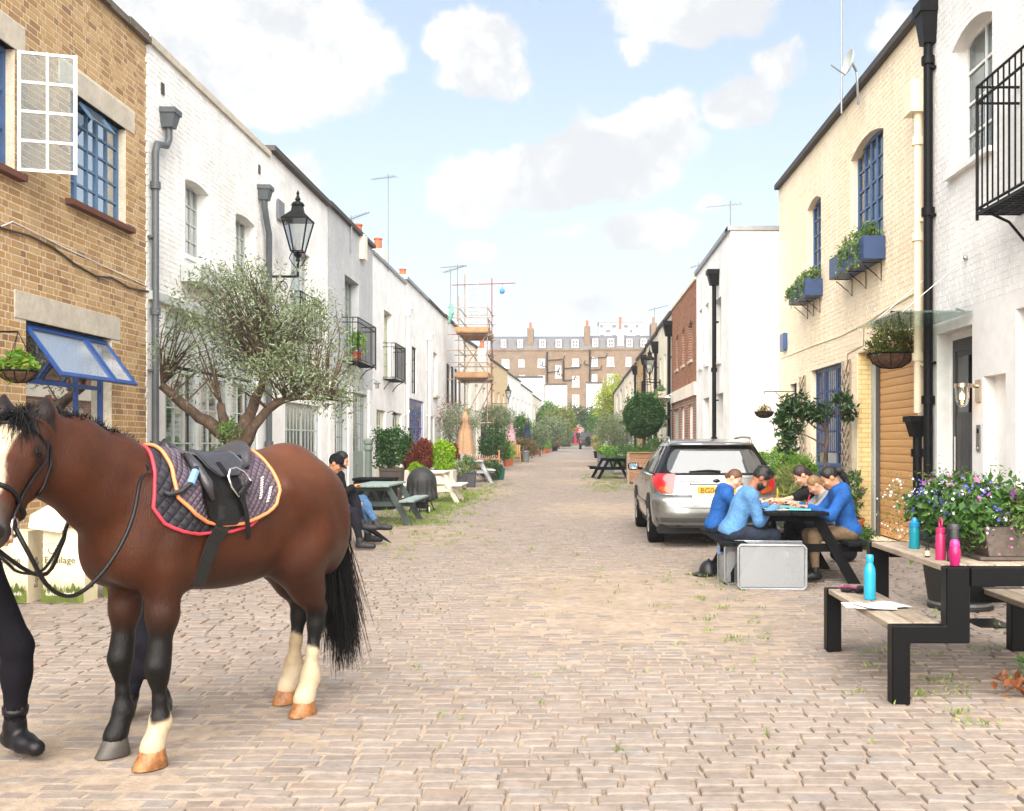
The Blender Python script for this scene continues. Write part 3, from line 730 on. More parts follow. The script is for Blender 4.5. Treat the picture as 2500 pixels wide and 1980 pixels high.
# ---- right side
H1r = [(10.67, 11.8, 4.55, 5.98, .14, .22), (11.2, 12.28, 0, 2.74, 0, .2), (10.34, 10.9, .45, 2.14, 0, .12), (8.6, 10.1, .02, 2.76, 0, .25), (8.2, 9.6, 3.6, 6.0, .14, .2)]
R1 = house('white_house', 'white painted house with dark plank door and glass canopy at the right edge', frR, 4.2, 12.55, -.1, 7.3, WHITEB, H1r, cop=dict(m=LEAD, h=.1, out=.08))
bricks(frR, R1, 7.6, 12.545, 2.95, 7.3, H1r, WHITEB, proud=.002, nind=300, gap=.009)
window(frR, R1, 10.67, 11.8, 4.55, 6.12, d=-.16, nx=2, ny=4, m=WHITE, fw=.06, bar=.03, sill=(WHITE, .06, .08), blind=(CURTAIN, .55, 1), label='white sash window under a shallow arch')
window(frR, R1, 8.2, 9.6, 3.6, 6.14, d=-.16, nx=3, ny=4, m=WHITE, fw=.06)
DKD = mat('charcoal_door_paint', '3d3c3d', r=.5, v=.06)
b = MB(); b.fbox(frR, 11.28, 12.26, .1, 2.66, -.25, -.2)
for k in range(8): b.fbox(frR, 11.36+k*.105, 11.36+k*.105+.098, .2, 1.72, -.2, -.194)
b.fbox(frR, 11.28, 11.36, .1, 2.66, -.2, -.185); b.fbox(frR, 12.18, 12.26, .1, 2.66, -.2, -.185); b.fbox(frR, 11.36, 12.18, 2.52, 2.66, -.2, -.186)
dr = b.build('door', DKD, R1); MB().fbox(frR, 11.5, 12.1, 1.78, 2.45, -.2, -.192).build('pane', GLASS_D, dr)
MB().tube([frR(12.1, .9, -.15), frR(12.1, 1.5, -.15)], .015, 8).build('handle', STEEL, dr)
b = MB(); b.fbox(frR, 11.2, 12.28, 2.66, 2.74, -.24, -.17); b.fbox(frR, 11.2, 11.28, 0, 2.66, -.24, -.17); b.fbox(frR, 12.262, 12.28, 0, 2.66, -.24, -.17)
b.build('door_frame', WHITE, R1)
MB().fbox(frR, 11.1, 12.44, 0.0, .14, -.2, .22).build('door_step', WHITE, R1, bevel=.01)
MB().fbox(frR, 10.34, 10.9, .45, 2.14, -.14, -.12).build('niche_back', WHITE, R1)
plankdoor(frR, R1, 8.6, 10.1, .02, 2.76, -.22, DKD, n=7, gz0=.97)
b = MB(); b.fbox(frR, 4.2, 12.5, 0, .25, .003, .03); b.build('plinth', WHITE, R1)
# ---- R2 yellow (cream) house
H2r = [(14.38, 16.06, 4.36, 5.9, .15, .15), (17.96, 19.0, 4.36, 5.78, .12, .15), (12.95, 15.67, 0, 2.81, 0, .3), (16.6, 18.7, 1.0, 2.76, 0, .14), (19.9, 20.5, 0, 2.63, 0, .12)]
R2 = house('cream_house', 'cream yellow painted brick house with blue windows and an orange garage shutter', frR, 12.55, 21.6, -.1, 6.82, CREAMB, H2r, cop=dict(m=SLATE, h=.1, out=.1))
bricks(frR, R2, 12.56, 21.59, .12, 6.82, H2r, CREAMB, proud=.004, nind=300, gap=.009)
for a, c, z1, nx in ((14.38, 16.06, 6.05, 5), (17.96, 19.0, 5.9, 3)):
    window(frR, R2, a, c, 4.36, z1, d=-.11, nx=nx, ny=5, m=BLUEF, fw=.07, bar=.03, mid=(2, 3) if nx == 5 else (1,), glass=GLASS)
w = window(frR, R2, 16.6, 18.7, 1.0, 2.76, d=-.09, us=[0, .29, .71, 1], zs=[0, .12, .34, .56, .78, 1], m=BLUEF, fw=.07, bar=.035, mid=(1, 2), glass=GLASS_D, label='blue multi-pane casement with close upright bars', blind=(INNER, 0, 1))
b = MB()
for k in range(1, 16): u = 16.6+2.1*k/16; b.fbox(frR, u-.013, u+.013, 1.25, 2.69, -.088, -.075)
b.build('window_bars', NAVY, R2)
MB().fbox(frR, 16.45, 18.85, .93, 1.0, -.1, .08).build('sill', BLUEF, R2)
plankdoor(frR, R2, 19.9, 20.5, 0, 2.63, -.09, NAVY, n=3, gz0=.6)
SHUT = mat('orange_timber_shutter', 'e0ad74', c2='d8a367', r=.55, v=.08, s=3, stretch=(1, .5, 8), iv=.05)
sh = thing('garage_shutter', 'orange-brown roller garage shutter in the cream house', 'shutter', frR(14.3, 0, -.28))
me = None; z = .02
while z < 2.74:
    if me is None:
        pb = MB(); prof = [(0, 0), (.010, .003), (.015, .03), (.016, .08), (.013, .106), (0, .1095)]
        pb.prism(prof, lambda d, zz: (-d, 13.04, zz), lambda d, zz: (-d, 15.42, zz)); me = pb.mesh('slat', SHUT)
    o = link('slat', me, sh); o.location = (XR+.29, 0, z); z += .112
b = MB(); b.fbox(frR, 15.5, 15.665, 0, 2.8, -.3, -.2); o = b.build('door_frame', GREYL, R2)
MB().fbox(frR, 15.655, 15.668, 0, 2.8, -.2, -.004).build('garage_jamb', brickmat('yellow_jamb_brick', 'efd7a0', 'e9cd92', 'd5b880', 'X', .225, .075, .5), R2)
for u in (15.42, 12.96): MB().fbox(frR, u, u+.08, 0, 2.8, -.3, -.23).build('shutter_guide', mat('dark_guide', '55504c', r=.5), R2)
b = MB(); b.fbox(frR, 13.04, 15.42, 2.72, 2.81, -.3, -.24); b.build('shutter_box', SHUT, R2)
# ---- R3 white house whose gable stands forward
frG = frame((3.41, 21.6, 0), (1, 0, 0), (0, -1, 0))
H3r = [(22.9, 24.0, 3.3, 4.75, 0, .2), (25.0, 25.6, 3.4, 4.9, 0, .2), (26.2, 26.8, 3.4, 4.9, 0, .2), (22.6, 23.7, 0, 2.55, 0, .3), (24.9, 26.0, 0.0, 2.55, 0, .25)]
R3 = house('white_house', 'tall plain white house with a blank brick gable behind the silver car', frR3, 21.6, 27.4, -.1, 5.95, WHITEB, H3r, cop=dict(m=LEAD, h=.1, out=.06))
b = MB(); front(b, frG, 0, 5.5, -.1, 5.95, []); b.build('gable_wall', WHITEB, R3)
bricks(frG, R3, .0, 1.035, 0.05, 5.95, [], WHITEB, proud=.004, nind=200, gap=.009, bond='s')
MB().fbox(frG, -.06, 5.5, 5.955, 6.05, -.3, .05).build('coping', LEAD, R3)
for h in H3r[:3]: window(frR3, R3, *h[:4], d=-.15, nx=1, ny=2, m=GREYL, glass=GLASS_D, sill=(WHITE, .08, .06))
for h in H3r[3:]: plankdoor(frR3, R3, h[0], h[1], h[2], h[3], -.2, GREYL, grid=(1, 1), gz0=.1, n=1, glass=GLASS_D)
# ---- R4 red brick
RED1 = brickmat('red_brick', '946850', '845a46', 'b5a292', 'Y', .225, .075, .7, .9, .1)
H4r = [(28.3, 29.2, 3.75, 4.75, .15, .15), (30.2, 30.9, 3.75, 4.75, .15, .15), (32.0, 32.7, 3.75, 4.75, .15, .15), (28.2, 29.3, .05, 2.5, 0, .1), (30.3, 31.3, .05, 2.5, 0, .1), (31.9, 33.4, .05, 2.5, 0, .1)]
R4 = house('red_brick_house', 'red brick house with arched upper windows over a white fascia', frR3, 27.4, 34.1, 0, 5.85, RED1, H4r, cop=dict(m=CREAMR, h=.1, out=.05))
bricks(frR3, R4, 27.4, 34.09, 3.1, 5.85, H4r, mat('red_brick_unit', 'ad673f', r=.9, v=.15, s=12, iv=.3, ramp=[(0, '74503e'), (.4, '94694f'), (.8, 'a0785e'), (1, '876a58')]), nind=150, proud=.006)
MB().fbox(frR3, 27.4, 34.1, 2.72, 3.08, .004, .06).build('fascia', CREAMR, R4)
for h in H4r[:3]: window(frR3, R4, h[0], h[1], h[2], h[3]+.15, d=-.1, nx=2, ny=3, m=WHITE, glass=GLASS, sill=(CONC, .07, .05))
for h, m_ in zip(H4r[3:], (WHITE, WHITE, GREYL)): plankdoor(frR3, R4, h[0], h[1], h[2]+.05, h[3], -.06, m_, n=3)
CREAM2 = mat('ivory_render', 'e6dcc6', r=.85, v=.06, s=1, dirt=.22)
W3 = [(.12, .24, 3.1, 4.5), (.40, .52, 3.1, 4.5), (.72, .84, 3.1, 4.5)]
farhouse((3.41, 34.1), (3.41, 39.5), .12, 5.75, CREAM2, 'ivory mews house beside the topiary with a window ledge of plants', W3, D3, side=-1)
farhouse((3.41, 39.5), (3.41, 45.5), .18, 5.68, mat('pale_render', 'e2d5bd', r=.85, dirt=.2), 'pale render mews house behind the right-hand lantern', W3, D3, side=-1)
farhouse((3.41, 45.5), (3.41, 52), .25, 5.6, brickmat('tan_brick', 'b08a55', '9a7746', 'bfa987'), 'tan brick mews house among the right-hand row', W3, D3, side=-1)
farhouse((3.41, 52), (3.41, 64.7), .35, 5.45, CREAM2, 'long ivory mews house behind the right olive tree', W3, D3, side=-1)
farhouse((3.41, 64.7), (3.6, 90), .55, 5.4, mat('grey_cream_render', 'd9cfbb', r=.85, dirt=.2), 'end mews house of the right row near the archway', W3, D3, side=-1)
# ---------------------------------------------------------------- implicit bodies (smooth unions meshed with surface nets)
def smin(a, b, k):
    h = np.maximum(k-np.abs(a-b), 0)/k
    return np.minimum(a, b)-h*h*k*.25
class SDF:
    """prims: ('c', p, q, r0, r1) tapered capsule; ('e', centre, radii, 3x3 rotation or None) ellipsoid"""
    def __init__(s): s.p = []
    def cap(s, a, b, r0, r1=None, k=None, t=0): s.p.append(('c', np.array(a, float), np.array(b, float), r0, r1 if r1 is not None else r0, k, t)); return s
    def chain(s, pts, rs, k=None, t=0):
        for i in range(len(pts)-1): s.cap(pts[i], pts[i+1], rs[i], rs[i+1], k, t)
        return s
    def ell(s, c, r, M=None, k=None, t=0): s.p.append(('e', np.array(c, float), np.array(r, float), None if M is None else np.array(M, float), None, k, t)); return s
    def dist(s, pr, X, off=0.):
        if pr[0] == 'c':
            a, b, r0, r1 = pr[1:5]; ba = b-a; L = (ba*ba).sum()+1e-12
            h = np.clip(((X-a)@ba)/L, 0, 1)
            return np.linalg.norm(X-a-h[..., None]*ba, axis=-1)-(r0+(r1-r0)*h)-off
        c, r, M = pr[1:4]; Y = X-c
        if M is not None: Y = Y@M
        r = r+off
        k0 = np.linalg.norm(Y/r, axis=-1); k1 = np.linalg.norm(Y/(r*r), axis=-1)+1e-9
        return k0*(k0-1)/k1
    def bb(s, pr, pad):
        if pr[0] == 'c':
            a, b, r0, r1 = pr[1:5]; m = max(r0, r1); return np.minimum(a, b)-m-pad, np.maximum(a, b)+m+pad
        c, r, M = pr[1:4]; m = r if M is None else np.full(3, r.max()); return c-m-pad, c+m+pad
    def value(s, X, k=.04, off=0.):
        F = np.full(X.shape[:-1], 1.)
        for pr in s.p: F = smin(F, s.dist(pr, X, off), pr[5] or k)
        return F
    def mesh(s, h=.015, k=.04, off=0., clip=None):
        lo = np.min([s.bb(p, off)[0] for p in s.p], 0)-3*h; hi = np.max([s.bb(p, off)[1] for p in s.p], 0)+3*h
        n = np.ceil((hi-lo)/h).astype(int)+1
        F = np.full(n, .3, np.float32)
        ax = [lo[i]+h*np.arange(n[i]) for i in range(3)]
        for pr in s.p:
            kk = pr[5] or k; a, b = s.bb(pr, off+kk+2*h)
            i0 = np.maximum(((a-lo)/h).astype(int), 0); i1 = np.minimum(((b-lo)/h).astype(int)+2, n)
            sl = tuple(slice(i0[j], i1[j]) for j in range(3))
            X = np.stack(np.meshgrid(ax[0][sl[0]], ax[1][sl[1]], ax[2][sl[2]], indexing='ij'), -1)
            F[sl] = smin(F[sl], s.dist(pr, X, off), kk)
        if clip is not None:
            X = np.stack(np.meshgrid(*ax, indexing='ij'), -1); F = np.maximum(F, clip(X))
        return surface_nets(F, lo, h)
def surface_nets(F, lo, h):
    S = F < 0; nx, ny, nz = F.shape
    C = np.zeros((nx-1, ny-1, nz-1), int)
    for dx in (0, 1):
        for dy in (0, 1):
            for dz in (0, 1): C += S[dx:nx-1+dx, dy:ny-1+dy, dz:nz-1+dz]
    act = (C > 0) & (C < 8); idx = np.argwhere(act); N = len(idx)
    ID = np.full(act.shape, -1, int); ID[act] = np.arange(N)
    acc = np.zeros((N, 3)); cnt = np.zeros(N)
    cor = [(a, b, c) for a in (0, 1) for b in (0, 1) for c in (0, 1)]
    for i, p in enumerate(cor):
        for q in cor[i+1:]:
            if sum(abs(x-y) for x, y in zip(p, q)) != 1: continue
            fa = F[idx[:, 0]+p[0], idx[:, 1]+p[1], idx[:, 2]+p[2]]; fb = F[idx[:, 0]+q[0], idx[:, 1]+q[1], idx[:, 2]+q[2]]
            m = (fa < 0) != (fb < 0); t = np.where(m, fa/(fa-fb+1e-12*(fa == fb)), 0)
            P = np.array(p)+t[:, None]*(np.array(q)-np.array(p)); acc[m] += P[m]; cnt[m] += 1
    V = lo+h*(idx+acc/np.maximum(cnt, 1)[:, None])
    Fs = []
    for ax in range(3):
        o = [i for i in range(3) if i != ax]
        A = np.take(S, range(0, S.shape[ax]-1), ax); B = np.take(S, range(1, S.shape[ax]), ax)
        E = np.argwhere(A != B); keep = np.all([(E[:, j] > 0) & (E[:, j] < F.shape[j]-1) for j in o], 0); E = E[keep]
        fl = A[E[:, 0], E[:, 1], E[:, 2]]
        qs = []
        for (d0, d1) in ((0, 0), (-1, 0), (-1, -1), (0, -1)):
            e = E.copy(); e[:, o[0]] += d0; e[:, o[1]] += d1; qs.append(ID[e[:, 0], e[:, 1], e[:, 2]])
        q = np.stack(qs, 1)
        flip = fl if ax != 1 else ~fl
        q[~flip] = q[~flip][:, ::-1]; Fs.append(q)
    return V, np.concatenate(Fs)
def body(name, sdf, h, k, m, parent, off=0., clip=None, smooth_it=1):
    V, Fq = sdf.mesh(h, k, off, clip)
    if smooth_it:   # light Laplacian pass
        e = np.concatenate([Fq[:, [0, 1]], Fq[:, [1, 2]], Fq[:, [2, 3]], Fq[:, [3, 0]]]); e = np.concatenate([e, e[:, ::-1]])
        for _ in range(smooth_it):
            s_ = np.zeros_like(V); c = np.zeros(len(V)); np.add.at(s_, e[:, 0], V[e[:, 1]]); np.add.at(c, e[:, 0], 1); V = .5*V+.5*s_/np.maximum(c, 1)[:, None]
    return link(name, mesh_np(name, V, Fq, m, smooth=True), parent), V, Fq
def set_colors(o, C):
    me = o.data; a = me.color_attributes.new('col', 'FLOAT_COLOR', 'POINT')
    a.data.foreach_set('color', np.concatenate([C, np.ones((len(C), 1))], 1).astype(np.float32).ravel())
def attrmat(name, r=.4, b=.0, bs=80, spec=.4, v=.1, s=9, stretch=None, sheen=0):
    M = bpy.data.materials.new(name); M.use_nodes = True; nt = M.node_tree; p = nt.nodes['Principled BSDF']
    a = nn(nt, 'ShaderNodeAttribute', attribute_name='col'); pos = wpos(nt)
    f = mrange(nt, noise(nt, pos, s, 6, .65), .25, .75, 1-v, 1+v); cb = nn(nt, 'ShaderNodeCombineColor')
    for i in range(3): lk(nt, f, cb.inputs[i])
    lk(nt, mixc(nt, 1., a.outputs[0], cb.outputs[0], 'MULTIPLY'), p.inputs['Base Color'])
    p.inputs['Roughness'].default_value = r; p.inputs['Specular IOR Level'].default_value = spec; p.inputs['Sheen Weight'].default_value = sheen
    if b:
        bn = nn(nt, 'ShaderNodeBump'); bn.inputs['Strength'].default_value = b; bn.inputs['Distance'].default_value = .01
        lk(nt, noise(nt, vmth(nt, 'MULTIPLY', pos, stretch) if stretch else pos, bs, 5, .6), bn.inputs['Height']); lk(nt, bn.outputs[0], p.inputs['Normal'])
    return M
# ---------------------------------------------------------------- the bay pony (own axes: f forward, l to its left, z up)
HO = np.array([-1.715, 5.02, 0]); HF = np.array([-.478, -.879, 0]); HF /= np.linalg.norm(HF); HL = np.array([-HF[1], HF[0], 0])
HM = np.stack([HF, HL, [0, 0, 1]])                     # rows: local axes in world
def hw(p): return np.asarray(p, float)@HM+HO           # local -> world
def hl(p): return (np.asarray(p, float)-HO)@HM.T
HS = SDF(); T_ = SDF()
# trunk
for S_ in (HS, T_):
    S_.ell((.10, 0, 1.03), (.52, .250, .31), k=.10)
    S_.ell((.44, 0, 1.03), (.26, .185, .285), k=.10)
    S_.ell((-.36, 0, 1.115), (.36, .255, .265), k=.12)
    S_.ell((-.10, 0, .945), (.36, .22, .20), k=.10)
    S_.chain([(.52, 0, 1.25), (.35, 0, 1.26), (.1, 0, 1.205), (-.15, 0, 1.235), (-.42, 0, 1.275), (-.62, 0, 1.17)], [.10, .085, .10, .11, .12, .13], k=.10)
for sd in (-1, 1):
    HS.ell((.50, sd*.135, 1.03), (.17, .09, .27), k=.08)                       # shoulder
    HS.ell((.61, sd*.095, .93), (.10, .085, .13), k=.07)                         # breast
    HS.ell((-.50, sd*.135, 1.02), (.21, .115, .26), k=.09)                     # thigh
    HS.ell((-.60, sd*.11, .93), (.13, .10, .22), k=.08)
HS.ell((.64, 0, 1.0), (.09, .11, .15), k=.08)
for sd in (-1, 1):
    HS.cap((.36, sd*.20, 1.22), (.50, sd*.185, .95), .035, .05, k=.06)       # shoulder blade
    HS.ell((.40, sd*.165, .87), (.13, .07, .12), k=.04)                       # triceps
    HS.ell((-.28, sd*.19, .86), (.10, .06, .12), k=.05)                       # stifle
    HS.cap((-.20, sd*.20, 1.20), (-.42, sd*.20, 1.05), .045, .07, k=.07)      # haunch
    HS.cap((.62, sd*.06, 1.30), (.92, sd*.05+.03, 1.40), .04, .035, k=.05)
DS = SDF(); DS.p = list(HS.p)
# neck
PO = hl((-2.185, 4.0, 1.475)); MU = hl((-2.10, 3.63, 1.09))
nk = lambda t, a, b: tuple(np.array(a)*(1-t)+np.array(b)*t)
crest = [(.46, 0, 1.255), (.62, .005, 1.37), (.82, .02, 1.455), (1.0, .05, 1.485), tuple(PO)]
HS.chain(crest, [.10, .075, .062, .055, .06], k=.10); DS.chain(crest[:2], [.10, .075], k=.10); HX = SDF(); _n0 = len(HS.p)
HS.chain([(.50, 0, 1.12), (.72, .01, 1.24), (.90, .03, 1.33), (PO[0]-.02, PO[1]-.01, 1.39)], [.165, .12, .09, .078], k=.10)
HS.chain([(.59, 0, 1.04), (.77, .015, 1.18), (.93, .04, 1.28), (PO[0]+.0, PO[1]+.01, 1.31)], [.125, .085, .07, .064], k=.10)
# head: axis poll -> muzzle, hg horizontal facing, hs to its left
ax = (MU-PO); HLN = np.linalg.norm(ax); ax /= HLN
hg = np.array([ax[0], ax[1], 0]); hg /= np.linalg.norm(hg); hs = np.array([-hg[1], hg[0], 0]); hn = np.cross(ax, hs); hn = hn if hn@hg > 0 else -hn   # hn: forehead normal
Hd = lambda t, s, n: PO+ax*t+hs*s+hn*n
HS.chain([Hd(0, 0, -.01), Hd(.13, 0, .02), Hd(.28, 0, .035), Hd(.42, 0, .025), Hd(.52, 0, .01)], [.085, .092, .072, .056, .052], k=.05)
HS.cap(Hd(.02, 0, -.06), Hd(.20, 0, -.055), .08, .085, k=.06)
for sd in (-1, 1):
    HS.ell(Hd(.17, sd*.055, -.055), (.075, .045, .10), k=.05)                   # jowl
    HS.chain([Hd(.18, sd*.045, -.10), Hd(.34, sd*.03, -.065), Hd(.50, sd*.025, -.045)], [.05, .036, .034], k=.05)   # lower jaw
    HS.ell(Hd(.145, sd*.078, .045), (.035, .03, .035), k=.03)                   # brow
    HS.cap(Hd(.20, sd*.065, .03), Hd(.34, sd*.045, .02), .03, .022, k=.04)      # cheek ridge
    HS.ell(Hd(.535, sd*.034, .022), (.034, .028, .034), k=.03)                  # nostril rim
    e0, e1 = Hd(-.02, sd*.055, -.01), Hd(-.19, sd*.085, .03)
    HS.chain([e0, Hd(-.10, sd*.075, .0), e1], [.036, .046, .008], k=.025, t=2)   # ears
HS.ell(Hd(.56, 0, -.025), (.045, .045, .04), k=.03)
HX.p = HS.p[_n0:]
# legs
def leg(pts, rs, k=.035): HS.chain(pts, rs, k=k)
LF, RF, LH, RH = (.512, .148), (.477, -.145), (-.414, .133), (-.566, -.131)
for (f, l) in (LF, RF):
    leg([(f-.02, l, .86), (f-.015, l, .66), (f+.0, l, .50)], [.092, .064, .045], k=.05)
    leg([(f, l, .50), (f+.012, l, .435), (f+.006, l, .38)], [.047, .051, .041])
    leg([(f+.006, l, .38), (f-.002, l, .28), (f-.004, l, .205)], [.033, .027, .032])
    leg([(f-.004, l, .205), (f-.006, l, .18), (f+.03, l, .10)], [.039, .042, .042])
    leg([(f+.03, l, .10), (f+.042, l, .075)], [.047, .052])
for (f, l) in (LH, RH):
    leg([(f-.03, l, .92), (f+.06, l, .80), (f-.02, l, .66), (f-.09, l, .54)], [.15, .12, .078, .047], k=.07)
    leg([(f-.09, l, .565), (f-.12, l, .56)], [.045, .030])
    leg([(f-.09, l, .54), (f-.085, l, .46), (f-.06, l, .32), (f-.045, l, .215)], [.046, .041, .030, .034])
    leg([(f-.045, l, .215), (f-.045, l, .18), (f-.005, l, .10)], [.044, .047, .046])
    leg([(f-.005, l, .10), (f+.008, l, .075)], [.048, .053])
pony = thing('pony', 'bay pony with white blaze and socks, saddled, standing on the setts at left', 'horse', tuple(hw((0, 0, 0))))
COAT = attrmat('bay_coat', r=.40, b=.45, bs=120, spec=.26, v=.24, s=6, stretch=(1.6, 1.6, .35))
V, Fq = HS.mesh(.0125, .04)
for _ in range(2):
    e = np.concatenate([Fq[:, [0, 1]], Fq[:, [1, 2]], Fq[:, [2, 3]], Fq[:, [3, 0]]]); e = np.concatenate([e, e[:, ::-1]])
    s_ = np.zeros_like(V); c_ = np.zeros(len(V)); np.add.at(s_, e[:, 0], V[e[:, 1]]); np.add.at(c_, e[:, 0], 1); V = .5*V+.5*s_/c_[:, None]
keep = V[:, 2] > .085
po = link('body', mesh_np('body', hw(V), Fq, COAT, smooth=True), pony)
bay = np.array(srgb('42200e')); dk = np.array(srgb('2a1208')); blk = np.array(srgb('090706')); wht = np.array(srgb('b3a186')); mz = np.array(srgb('4a4440'))
C = np.tile(bay, (len(V), 1))
def sm(x, a, b): t = np.clip((x-a)/(b-a), 0, 1); return t*t*(3-2*t)
def blend(C, col, w): return C*(1-w[:, None])+col*w[:, None]
ns = .018*np.sin(V[:, 0]*35+V[:, 1]*25)+.012*np.sin(V[:, 1]*60+V[:, 0]*25)
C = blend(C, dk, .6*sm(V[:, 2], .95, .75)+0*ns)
C = blend(C, np.array(srgb('623a20')), .5*sm(V[:, 2], 1.15, 1.36)*(V[:, 0] < .3))  # back and rump lightened: a highlight put into the coat colour
front_ = V[:, 0] > .1; left_ = V[:, 1] > 0; body_leg = V[:, 2] < .9
C = blend(C, blk, sm(V[:, 2]+ns, .70, .52)*front_*(V[:, 0] < .8))
C = blend(C, blk, sm(V[:, 2]+ns, .62, .50)*(~front_))
lw = np.where(front_, np.where(left_, .225, -1), .35)+ns*1.3
C = blend(C, wht, (sm(V[:, 2], .02, 0)*0+sm(V[:, 2]-lw, .012, -.012)*(V[:, 0] < .8)))
C = blend(C, np.array(srgb('9d8460')), .5*((V[:, 2] < lw) & (~front_) & (V[:, 2] > .2))*sm(V[:, 1], .05, -.1))
# head marks
Q = V-PO; t = Q@ax; s_ = Q@hs; n_ = Q@hn; head = (V[:, 0] > 1.0) & (t > -.2) & (V[:, 2] > .9)
C = blend(C, mz, head*sm(t+n_*.3, .42, .52)*.9)
bl = .038+.012*np.sin(t*22)+.01*np.sin(t*9+1)
C = blend(C, wht, head*(t > .03)*(t < .47)*(n_ > .02)*sm(np.abs(s_), bl+.006, bl-.006))
C = blend(C, blk, head*(t < -.03)*.9)
# dark around the eyes, the neck keeps the coat colour
for sd in (-1, 1): C = blend(C, blk, .7*sm(np.linalg.norm(V-Hd(.155, sd*.105, .03), axis=1), .055, .03))
for sd in (-1, 1): C = blend(C, blk, .9*sm(np.linalg.norm(V-Hd(.545, sd*.05, .032), axis=1), .032, .018))
set_colors(po, C)
EYE = mat('dark_eye', '0a0706', r=.25, v=0, spec=.3)
for sd in (-1, 1): MB().ball(hw(Hd(.155, sd*.098, .036)), .022).build('eye', EYE, pony, smooth=True)
# hooves
HT = mat('amber_hoof', 'a8703f', c2='6e4526', r=.5, v=.25, s=22, b=.15); HD_ = mat('dark_hoof', '4a443f', r=.5, v=.2, s=20)
for (f, l), m_ in ((LF, HT), (RF, HD_), (LH, HT), (RH, HT)):
    f2 = f+.035 if f > 0 else f; b = MB(); n = 16; rings = [(.0, .100, .060, .064), (.004, .100, .062, .066), (.055, .066, .054, .056), (.088, .050, .050, .050), (.098, .044, .046, .046)]
    vs = []
    for (z, ff, bb_, w_) in rings:
        for i in range(n):
            a = 2*PI*i/n; cx = math.cos(a); vs.append(hw((f2+(ff if cx > 0 else bb_)*cx, l+w_*math.sin(a), z)))
    b.add(vs, [(j*n+i, j*n+(i+1) % n, (j+1)*n+(i+1) % n, (j+1)*n+i) for j in range(4) for i in range(n)]+[tuple(range(n))[::-1], tuple(4*n+i for i in range(n))])
    b.build('hoof', m_, pony, auto=50)
# mane, forelock, tail: strands
HAIR = mat('black_horse_hair', '0d0a09', r=.5, v=.2, s=20, iv=.4, spec=.2)
def strands(name, roots, dirs, L, w, m, parent, n=5, grav=.6, rng=np.random.default_rng(2), curl=.03, spread=.25):
    N = len(roots); P = roots.copy(); d = dirs/np.linalg.norm(dirs, axis=1)[:, None]; d = d+rng.normal(size=(N, 3))*spread; d /= np.linalg.norm(d, axis=1)[:, None]
    side = rng.normal(size=(N, 3)); side -= d*(side*d).sum(1)[:, None]; side /= np.linalg.norm(side, axis=1)[:, None]
    Ls = L*(.7+.5*rng.random(N)); pts = []
    for i in range(n+1):
        ww = w*(1-.75*i/n); pts.append(P-side*ww/2); pts.append(P+side*ww/2)
        d = d+np.array([0, 0, -grav/n])+rng.normal(size=(N, 3))*curl; d /= np.linalg.norm(d, axis=1)[:, None]
        P = P+d*(Ls/n)[:, None]
    Vv = np.stack(pts, 1); k = 2*(n+1)
    q = np.array([[2*i, 2*i+1, 2*i+3, 2*i+2] for i in range(n)]); Fv = (q[None]+k*np.arange(N)[:, None, None]).reshape(-1, 4)
    return link(name, mesh_np(name, Vv.reshape(-1, 3), Fv, m), parent)
rg = np.random.default_rng(4)
def along(pts, n, jit):
    pts = np.array(pts, float); t = rg.random(n)*(len(pts)-1); i = t.astype(int).clip(0, len(pts)-2); f = (t-i)[:, None]
    return pts[i]*(1-f)+pts[i+1]*f+rg.normal(size=(n, 3))*jit
cr = [(c[0], c[1], c[2]+r_) for c, r_ in zip(crest, [.09, .07, .057, .05, .055])]
roots = along(cr[0:], 2600, (.004, .018, .004)); strands('mane', hw(roots), np.tile((HL*-.35)*1+np.array([0, 0, 1.0]), (len(roots), 1)), .06, .006, HAIR, pony, grav=1.1, spread=.45)
rt = np.array([Hd(-.02, 0, .06)]*1400)+rg.normal(size=(1400, 3))*[.018, .03, .015]
strands('forelock', hw(rt), np.tile((hs*.12+hn*.25+ax*1.0)@HM, (1400, 1)), .17, .005, HAIR, pony, grav=.55, spread=.22, curl=.02)
tb = hw((-.735, 0, 1.12)); rt = along([hw((-.70, 0, 1.19)), hw((-.755, 0, 1.08)), hw((-.78, 0, .95)), hw((-.785, 0, .8))], 5200, (.022, .022, .02))
strands('tail', rt, np.tile(-HF*.22+np.array([0, 0, -1.]), (len(rt), 1)), .60, .006, HAIR, pony, grav=.9, spread=.10, curl=.03, n=7)
